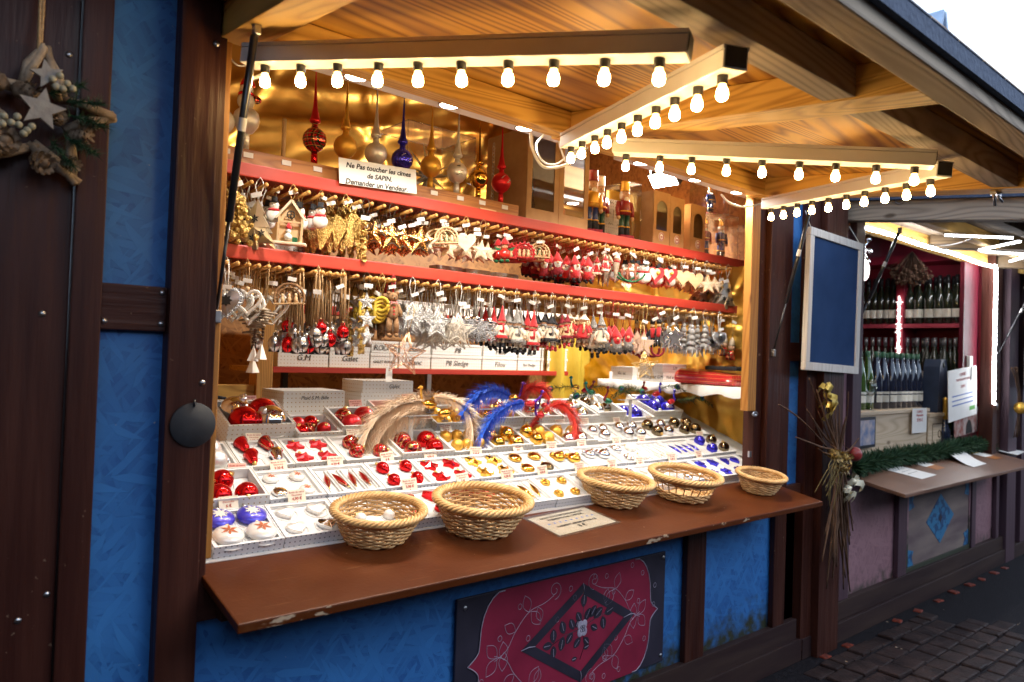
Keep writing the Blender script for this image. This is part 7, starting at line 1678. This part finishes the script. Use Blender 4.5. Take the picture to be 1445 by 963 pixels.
gl = thing('sparkling_garland', 'sparkling silver garland hanging on the upright between the wine bottles', 'garland', (XF - .02, .585, 2.22)); gm = MB(); gm.tube([(0, 0, 0), (0, 0, -.52)], .003, 5); r_ = random.Random(8)
for k in range(30): gm.prism(star(4, r_.uniform(.012, .03), .008), -.003, .003, T(0, r_.uniform(-.006, .006), -.02 - k * .0172) @ RZm(r_.uniform(0, 3)))
part(gm, 'spangles', mat('spangle_glint_glow', (.9, .88, .85), rough=.2, metal=.6, emit=(1, .9, .85), es=2.5), gl)  # added glow imitates the light strips' glint on the silver spangles
# crates, bottles and papers on the wine counter
m_crate = wood('pale_crate_wood', (.46, .34, .22), (.60, .47, .33), 'x', 10, knots=True, rough=.6)
def crate(x0, x1, y0, y1, z0, z1, label):
    t = thing('wine_crate', label, 'crate'); part(MB().box((x0 + .012, y0 + .012, z0), (x1 - .012, y1, z1 - .028)), 'side_boards', m_crate, t); part(MB().box((x0, y0, z0 + .0), (x1, y0 + .0115, z1 - .026), None, .002), 'front_board', m_crate, t); part(MB().box((x0 - .012, y0 - .012, z1 - .0255), (x1 + .03, y1, z1), None, .003), 'lid', m_crate, t); return t
crate(4.88, 6.05, .16, .55, .916, 1.303, 'long pale wooden wine crate carrying a row of dark bottles')
c2 = crate(6.06, 6.46, .15, .45, .916, 1.262, 'short pale wooden wine crate with a burnt emblem beside the long one')
em = MB(); em.ring((6.28, .1495, 1.10), .028, .004, 18); em.tube([(6.14, .1495, 1.18), (6.42, .1495, 1.18)], .003, 4); em.tube([(6.14, .1495, 1.02), (6.14, .1495, 1.18)], .003, 4); part(em, 'burnt_emblem', mat('burnt_brand', (.10, .06, .03), rough=.8), c2)
def cb(pr, pxs, lab, y=.27, z=1.3035, grp='wine bottles on the long crate'):
    for i, px in enumerate(pxs):
        q = at_y(px, 530, y); pr.get((q.x, y, z), (0, 0, .25 + rnd.uniform(-.2, .2)), lab % ordw(i + 1), grp)
cb(bC, [1236, 1246, 1257, 1264, 1272, 1279, 1287, 1294], 'dark flute bottle on the long crate, %s from the left')
cb(bC, [1241, 1252, 1268, 1283, 1291], 'dark flute bottle in the second rank on the long crate, %s from the left', .40)
cb(bD, [1213, 1224], 'green flute bottle at the left end of the long crate, %s from the left')
wg = thing('wine_glass', 'empty wine glass beside the green bottles on the crate', 'glass', (at_y(1229, 560, .22).x, .22, 1.3035)); part(MB().lathe([(.032, 0), (.004, .004), (.0035, .09), (.03, .12), (.036, .16), (.03, .21)], 18), 'bowl_and_stem', m_crystal, wg)
bag = thing('bottle_carrier', 'dark blue cardboard bottle carrier at the right end of the long crate', 'carrier', (at_y(1319, 560, .22).x, .22, 1.263)); bgm = MB(); bgm.prism([(-.11, 0), (.11, 0), (.075, .36), (.045, .42), (-.045, .42), (-.075, .36)], -.06, .06); part(bgm, 'body', mat('navy_card', (.018, .03, .06), (.025, .04, .08), rough=.5), bag); hb3 = MB(); hb3.lathe([(0, 0), (.022, 0), (.022, .003), (0, .003)], 16, T(0, -.061, .375) @ RXm(PI / 2)); part(hb3, 'handle_hole', m_ink, bag)
for i, (px, m_, lab) in enumerate(((1335, bD, 'tall green bottle standing beside the short crate'), (1346, bC, 'blue black bottle behind the poster'))): q = at_y(px, 590, .2); m_.get((q.x, .2, .95), (0, 0, .3), lab)
pc = MB(); q = at_y(1334, 565, .14); gb2 = thing('gold_topped_bottle', 'small bottle with a gold foil neck beside the short crate', 'bottle', (q.x, .14, .94)); part(MB().lathe([(0, 0), (.042, .002), (.042, .18), (.017, .27), (.016, .30)], 16), 'glass_body', m_botb, gb2); part(MB().lathe([(.018, .27), (.017, .42), (.02, .43), (0, .45)], 14), 'capsule', m_bgoldm, gb2)
def board(label, name, cat, tl, tr, bl, y, m, lines=(), thick=.004, top=.0):
    a, b, c = at_y(*tl, y), at_y(*tr, y), at_y(*bl, y - top); ux = (b - a).normalized(); dn = (c - a); W = (b - a).length; H = dn.length; uz = -dn.normalized(); uy = uz.cross(ux).normalized(); uz = ux.cross(uy)
    t = thing(name, label, cat); t.matrix_world = Matrix(((ux.x, uy.x, uz.x, a.x), (ux.y, uy.y, uz.y, a.y), (ux.z, uy.z, uz.z, a.z), (0, 0, 0, 1))); part(MB().box((0, 0, -H), (W, thick, 0)), 'sheet', m, t)
    for (tx, sz, u, v, mi) in lines: text(tx, sz, mi, t, (W * u, -.001, -H * v), (PI / 2, 0, 0))
    return t, W, H
pt, W, H = board('white poster with red heading leaning at the right of the wine counter', 'poster', 'poster', (1338, 524), (1378, 516), (1355, 577), .06, m_paperw, [('COFFRET', .035, .5, .12, m_inkred), ('3 BOUTEILLES AU CHOIX', .026, .5, .22, m_inkred), ('24,90 €', .032, .5, .36, m_inkred)])
tl_ = MB()
for k in range(3): tl_.box((W * .12, -.0012, -H * (.52 + .09 * k) - .006), (W * .86, -.0004, -H * (.52 + .09 * k) + .004))
part(tl_, 'printed_lines', m_inkblue, pt); gsq = MB(); gsq.box((W * .72, -.0012, -H * .88), (W * .92, -.0004, -H * .80)); part(gsq, 'green_mark', mat('green_print', (.12, .40, .08), rough=.6), pt)
br, W, H = board('glossy brochure with brick red arches below the white poster', 'brochure', 'brochure', (1347, 582), (1390, 572), (1352, 614), .075, mat('brochure_print', (.30, .07, .05), (.50, .45, .42), rough=.35, scale=16, detail=2))
ar = MB(); ar.prism([(W * .45 + .07 * math.cos(PI * k / 10), -H * .98 + .11 * math.sin(PI * k / 10)) for k in range(11)], -.002, -.0005); part(ar, 'printed_arch', m_ink, br)
ps, W, H = board('white price slip taped between the two wine crates', 'price_slip', 'price card', (1288, 577), (1308, 576), (1286, 612), .135, m_paperw, [('COFFRET', .026, .5, .14, m_inkred), ('Dégustation', .026, .5, .28, m_inkred), ('39,90 €', .036, .5, .48, m_inkred)])
pf, W, H = board('small framed picture leaning at the left end of the long crate', 'picture_frame', 'picture', (1212, 590), (1236, 588), (1212, 634), .125, mat('black_frame_wood', (.02, .022, .03), rough=.4)); ip = MB(); ip.box((.02, -.003, -H + .02), (W - .02, -.001, -.02)); part(ip, 'print', mat('landscape_print', (.12, .18, .34), (.55, .45, .42), rough=.4, scale=12), pf)
# garland on the wine counter: green needles
gd = thing('pine_garland', 'thick green pine garland along the back of the wine counter', 'garland'); r_ = random.Random(12); pb_ = MB(); core = MB()
path = smooth([(4.42, -.03, 1.0), (4.7, .02, .99), (5.2, .03, 1.0), (5.7, .04, .99), (6.2, .03, 1.0), (6.7, .05, 1.0), (7.05, .04, .97)], 14); core.tube(path, .012, 6)
for i in range(len(path) - 1):
    for _ in range(110):
        p = path[i].lerp(path[i + 1], r_.random()); d = Vector((r_.gauss(0, .7), r_.gauss(0, 1), r_.gauss(.1, 1))).normalized() * r_.uniform(.045, .10); w_ = d.cross(Vector((r_.gauss(0, 1), r_.gauss(0, 1), r_.gauss(0, 1)))).normalized() * .0045
        pb_.add([p - w_, p + w_, p + d * .7 + w_ * .8, p + d, p + d * .7 - w_ * .8], [(0, 1, 2, 3, 4)])
part(core, 'wire_core', m_twig, gd); part(pb_, 'needles', m_pine, gd)
def flap2_pt(px, py, h=.002): return at_p(px, py, (0, 0, .935), FN) + FN * h
def sheet(label, c4_, m=m_paperw, curl=0.):
    P = [flap2_pt(*c, .003) for c in c4_]; b = MB(); n = 8; vs = []
    for k in range(n + 1):
        for a, e in ((P[0], P[3]), (P[1], P[2])): vs.append(a.lerp(e, k / n) + FN * (curl * math.sin(PI * k / n) ** 2 * (1 - k / n) * 1.6))
    b.add(vs, [(2 * k, 2 * k + 1, 2 * k + 3, 2 * k + 2) for k in range(n)], True); o = tag(b.obj('price_list', m), label, 'paper', 'price lists on the wine counter')
    l = MB()
    for k in range(2, 7):
        a, e = P[0].lerp(P[3], k / 8.5), P[1].lerp(P[2], k / 8.5); l.tube([a.lerp(e, .15) + FN * .003 + FN * curl, a.lerp(e, .8) + FN * .003 + FN * curl], .0012, 4)
    if curl == 0: part(l, 'printing', mat('grey_print', (.4, .4, .42), rough=.6), o)
sheet('long white price list nearest to the twig bundle on the wine counter', [(1225, 657), (1244, 652), (1322, 671), (1301, 677)])
sheet('white price list curling up in the middle of the wine counter', [(1306, 640), (1324, 633), (1392, 655), (1374, 660)], m_paperw, .05)
sheet('white price list at the far right end of the wine counter', [(1382, 631), (1398, 629), (1447, 638), (1436, 643)])
for (c4_, lab) in (([(1272, 650), (1284, 647), (1334, 661), (1322, 664)], 'small orange ended card between the price lists, nearer one'), ([(1359, 638), (1369, 636), (1415, 647), (1404, 649)], 'small orange ended card between the price lists, farther one')):
    P = [flap2_pt(*c, .003) for c in c4_]; t = thing('wine_card', lab, 'card')
    for a, e, m_, nm in ((0, .3, mat('mustard_print', (.5, .32, .04), rough=.5), 'yellow_end'), (.3, .7, m_paperw, 'middle'), (.7, 1, mat('amber_print', (.40, .14, .03), rough=.5), 'amber_end')):
        b = MB(); b.quad(P[0].lerp(P[3], a), P[1].lerp(P[2], a), P[1].lerp(P[2], e), P[0].lerp(P[3], e)); part(b, nm, m_, t)
# painted panel of the wine chalet
s2 = thing('painted_sign', 'weathered mauve panel with a blue lozenge below the wine counter', 'sign', (5.29, -.004, .255)); m_wm = mat('weathered_mauve', (.10, .065, .075), (.22, .17, .15), rough=.6, scale=5, stretch=(.3, 1, 1.6), detail=9); m_ultra = mat('blue_pattern_paint', (.015, .06, .16), (.03, .16, .32), rough=.5, scale=22, detail=2, ramp=(.45, .52))
part(MB().box((0, -.012, 0), (1.14, 0, .50), None, .004), 'board', m_wm, s2); lz = MB(); lz.prism([(.57, .09), (.83, .27), (.57, .445), (.31, .27)], -.0145, -.0125)
for (x, z) in ((.0, .0), (1.14, 0), (0, .5), (1.14, .5)): lz.prism([(abs(x - .004 * (1 if x == 0 else 1)), abs(z - .004)), (abs(x - .10), abs(z - .004)), (abs(x - .07), abs(z - .06)), (abs(x - .10), abs(z - .10)), (abs(x - .004), abs(z - .12))], -.0145, -.0125)
part(lz, 'blue_lozenge', m_ultra, s2); fr3 = MB()
for a, b in (((-.03, -.018, -.03), (1.17, -.0005, -.0005)), ((-.03, -.018, .5005), (1.17, -.0005, .53)), ((-.03, -.018, .0), (-.0005, -.0005, .5)), ((1.1405, -.018, 0), (1.17, -.0005, .5))): fr3.box(a, b, None, .003)
part(fr3, 'frame', m_mauve, s2); sq = MB(); sq.prism([(.57, .235), (.60, .27), (.57, .305), (.54, .27)], -.0155, -.0148); part(sq, 'dark_centre', m_navy, s2)
# decorations hung high in the wine stall
sd = thing('glitter_snowflake', 'sparkling snowflake ornament hanging high at the left of the wine cabinet', 'ornament', tuple(at_y(1217, 352, .5))); b = MB()
for k in range(8): b.tube([(0, 0, 0), (.14 * math.cos(k * PI / 4), 0, .14 * math.sin(k * PI / 4))], [.02, .012], 5); b.ball((.12 * math.cos(k * PI / 4), 0, .12 * math.sin(k * PI / 4)), .026, 8, 6)
part(b, 'arms', m_bsil, sd); b = MB(); b.ball((0, -.02, -.16), .06, 10, 7, (1, .5, 1.4)); part(b, 'pendant', mat('spangle_glint_glow', (.9, .88, .85)), sd)  # pendant shares the spangles' added glow, it is no lamp
db = thing('dried_bunch', 'dried flower bunch hanging upside down above the wine bottles', 'dried flowers', tuple(at_y(1287, 372, .45))); b = MB(); r_ = random.Random(4)
for k in range(160): d = Vector((r_.gauss(0, .5), r_.gauss(0, .5), -abs(r_.gauss(.8, .4)))).normalized(); l = r_.uniform(.08, .19); e = d * l; b.tube([(0, 0, .1), tuple(e)], .002, 3, False); b.ball(tuple(e), r_.uniform(.008, .02), 5, 4)
part(b, 'stems_and_heads', m_twig, db)
wm = thing('wall_mirror', 'bright mirror panel above the wine cabinet at the left', 'mirror', tuple(at_y(1236, 350, .9))); part(MB().box((-.35, 0, -.13), (.35, .02, .16), None, .004), 'mirror', mat('mirror_glass', (.8, .8, .8), rough=.05, metal=1), wm)

# ------------------------------------------------------------------ twig bundle between the stalls
tb_ = thing('twig_bundle', 'hanging bundle of bare twigs tied with gold ribbon between the two counters', 'bundle', tuple(at_y(1186, 650, -.16))); r_ = random.Random(17); O_ = Vector(tb_.location); b = MB()
def rel(px, py, y=-.16): return at_y(px, py, y) - O_
for k in range(22):
    tx, ty = r_.gauss(1186, 11), r_.uniform(745, 835); ux_, uy_ = r_.gauss(1172, 20), r_.uniform(548, 640); p0, p1 = rel(tx, ty, -.16 + r_.uniform(-.03, .03)), rel(ux_, uy_, -.16 + r_.uniform(-.05, .03)); mid = rel(r_.gauss(1184, 4), r_.uniform(640, 665), -.16 + r_.uniform(-.03, .03))
    S = smooth([p1, p1.lerp(mid, .5) + Vector((r_.gauss(0, .012), r_.gauss(0, .01), 0)), mid, mid.lerp(p0, .5) + Vector((r_.gauss(0, .018), r_.gauss(0, .012), 0)), p0], 5); b.tube(S, [.003 + .004 * math.sin(PI * i / len(S)) for i in range(len(S))], 5)
    for q in range(2):
        s_ = S[r_.randrange(2, len(S) - 2)]; b.tube([s_, s_ + Vector((r_.gauss(0, .03), r_.gauss(0, .02), r_.choice((-1, 1)) * r_.uniform(.03, .08)))], [.0022, .0009], 4)
S = smooth([rel(1099, 571), rel(1125, 588), rel(1150, 612), rel(1175, 640)], 6); b.tube(S, .004, 5); S = smooth([rel(1142, 534), rel(1150, 556), rel(1165, 590), rel(1180, 640)], 6); b.tube(S, .004, 5); S = smooth([rel(1197, 553), rel(1196, 580), rel(1192, 610), rel(1188, 650)], 6); b.tube(S, .0025, 5)
part(b, 'twigs', m_twig, tb_)
def ribbon_knot(px, py, m, name, s_=1.):
    c = rel(px, py, -.20); k_ = MB(); r2_ = random.Random(px)
    for q in range(6):
        d = Vector((r2_.gauss(0, 1), r2_.gauss(0, .4), r2_.gauss(0, 1))).normalized() * .055 * s_; w_ = d.cross(Vector((0, 1, .2))).normalized() * .016 * s_; P = [c, c + d * .5 + Vector((0, -.02, .01)), c + d, c + d * .8 + Vector((0, .01, -.02))]
        k_.add([p - w_ for p in P] + [p + w_ for p in P], [(i, i + 1, i + 5, i + 4) for i in range(3)], True)
    k_.ball(tuple(c), .018 * s_, 8, 6); part(k_, name, m, tb_)
m_rib = mat('gold_ribbon_cloth', (.42, .28, .05), (.62, .44, .10), rough=.42, metal=.5, scale=30, bump=.4); ribbon_knot(1168, 558, m_rib, 'gold_ribbon', 1.25); ribbon_knot(1172, 578, m_rib, 'gold_ribbon', 1.1); ribbon_knot(1204, 680, mat('cream_ribbon', (.55, .50, .36), (.7, .66, .52), rough=.4, metal=.3), 'cream_ribbon', 1.1); ribbon_knot(1198, 697, mat('cream_ribbon', (.55, .50, .36)), 'cream_ribbon', .9)
for k in range(3):
    c = rel((1178, 1190, 1187)[k], (642, 645, 660)[k], -.20); q = pinecone(tuple(c), .09, (.3 * k - .3, -1, -.2), 50 + k); part(q, 'pine_cone', mat('gilded_cone', (.12, .07, .03), (.5, .34, .10), rough=.5, metal=.3, scale=70), tb_)
rf_ = MB(); r_ = random.Random(6)
for k in range(14):
    a = rel(1180 + r_.gauss(0, 5), 655 + r_.gauss(0, 6), -.20); e = rel(1170 + r_.gauss(0, 12), 700 + r_.uniform(-15, 25), -.21); rf_.tube(smooth([a, a.lerp(e, .4) + Vector((r_.gauss(-.03, .03), -.02, .02)), e], 5), .0022, 4)
part(rf_, 'raffia', mat('olive_raffia', (.12, .085, .025), (.19, .14, .05), rough=.8), tb_)
part(MB().ball(tuple(rel(1206, 641, -.19)), .040, 14, 10), 'red_ball', mat('dull_red_ball', (.20, .02, .025), (.26, .03, .03), rough=.35), tb_)

# ------------------------------------------------------------------ third stall at the edge of the photograph
c3 = thing('dark_chalet', 'dark brown chalet beyond the wine stall at the right edge', 'chalet'); bx('wall', (7.43, .01, .12), (11.5, .05, 2.7), m_brown, c3); bx('post', (7.60, -.05, .115), (7.75, .008, 2.7), m_purp, c3); bx('plinth', (7.81, -.05, 0), (11.5, .008, .115), m_plinth, c3); bx('post', (8.4, -.05, .116), (8.55, .008, 2.7), m_purp, c3)
hood(c3, 7.35, 10.4, 2.46, [(7.36, 7.44), (8.8, 8.9), (10.3, 10.39)], 1.41, [(-.7, .08)], m_ply, m_beamy, m_grey)
cc = copy_tree(ck, tree_of(ck, list(COL.objects))); cc.location = (7.72, -.12, 1.86); cc['label'] = 'chalkboard cut off by the right edge of the photo, beyond the wine stall'
gbl = thing('gold_bauble', 'matt gold ball hanging by dry twigs at the right edge', 'bauble', tuple(at_y(1440, 576, -.12))); part(MB().ball((0, 0, 0), .05, 18, 12), 'ball', m_bgoldm, gbl); part(MB().tube([(0, 0, .05), (.01, .04, .35)], .004, 5), 'cord', m_twig, gbl); tw_ = MB(); r_ = random.Random(2)
for k in range(9): tw_.tube(smooth([(.05 + r_.gauss(0, .03), .03, -.25), (.03 + r_.gauss(0, .03), .02, .1), (r_.gauss(-.02, .1), .03, .34)], 4), .004, 5)
part(tw_, 'twigs', m_twig, gbl)
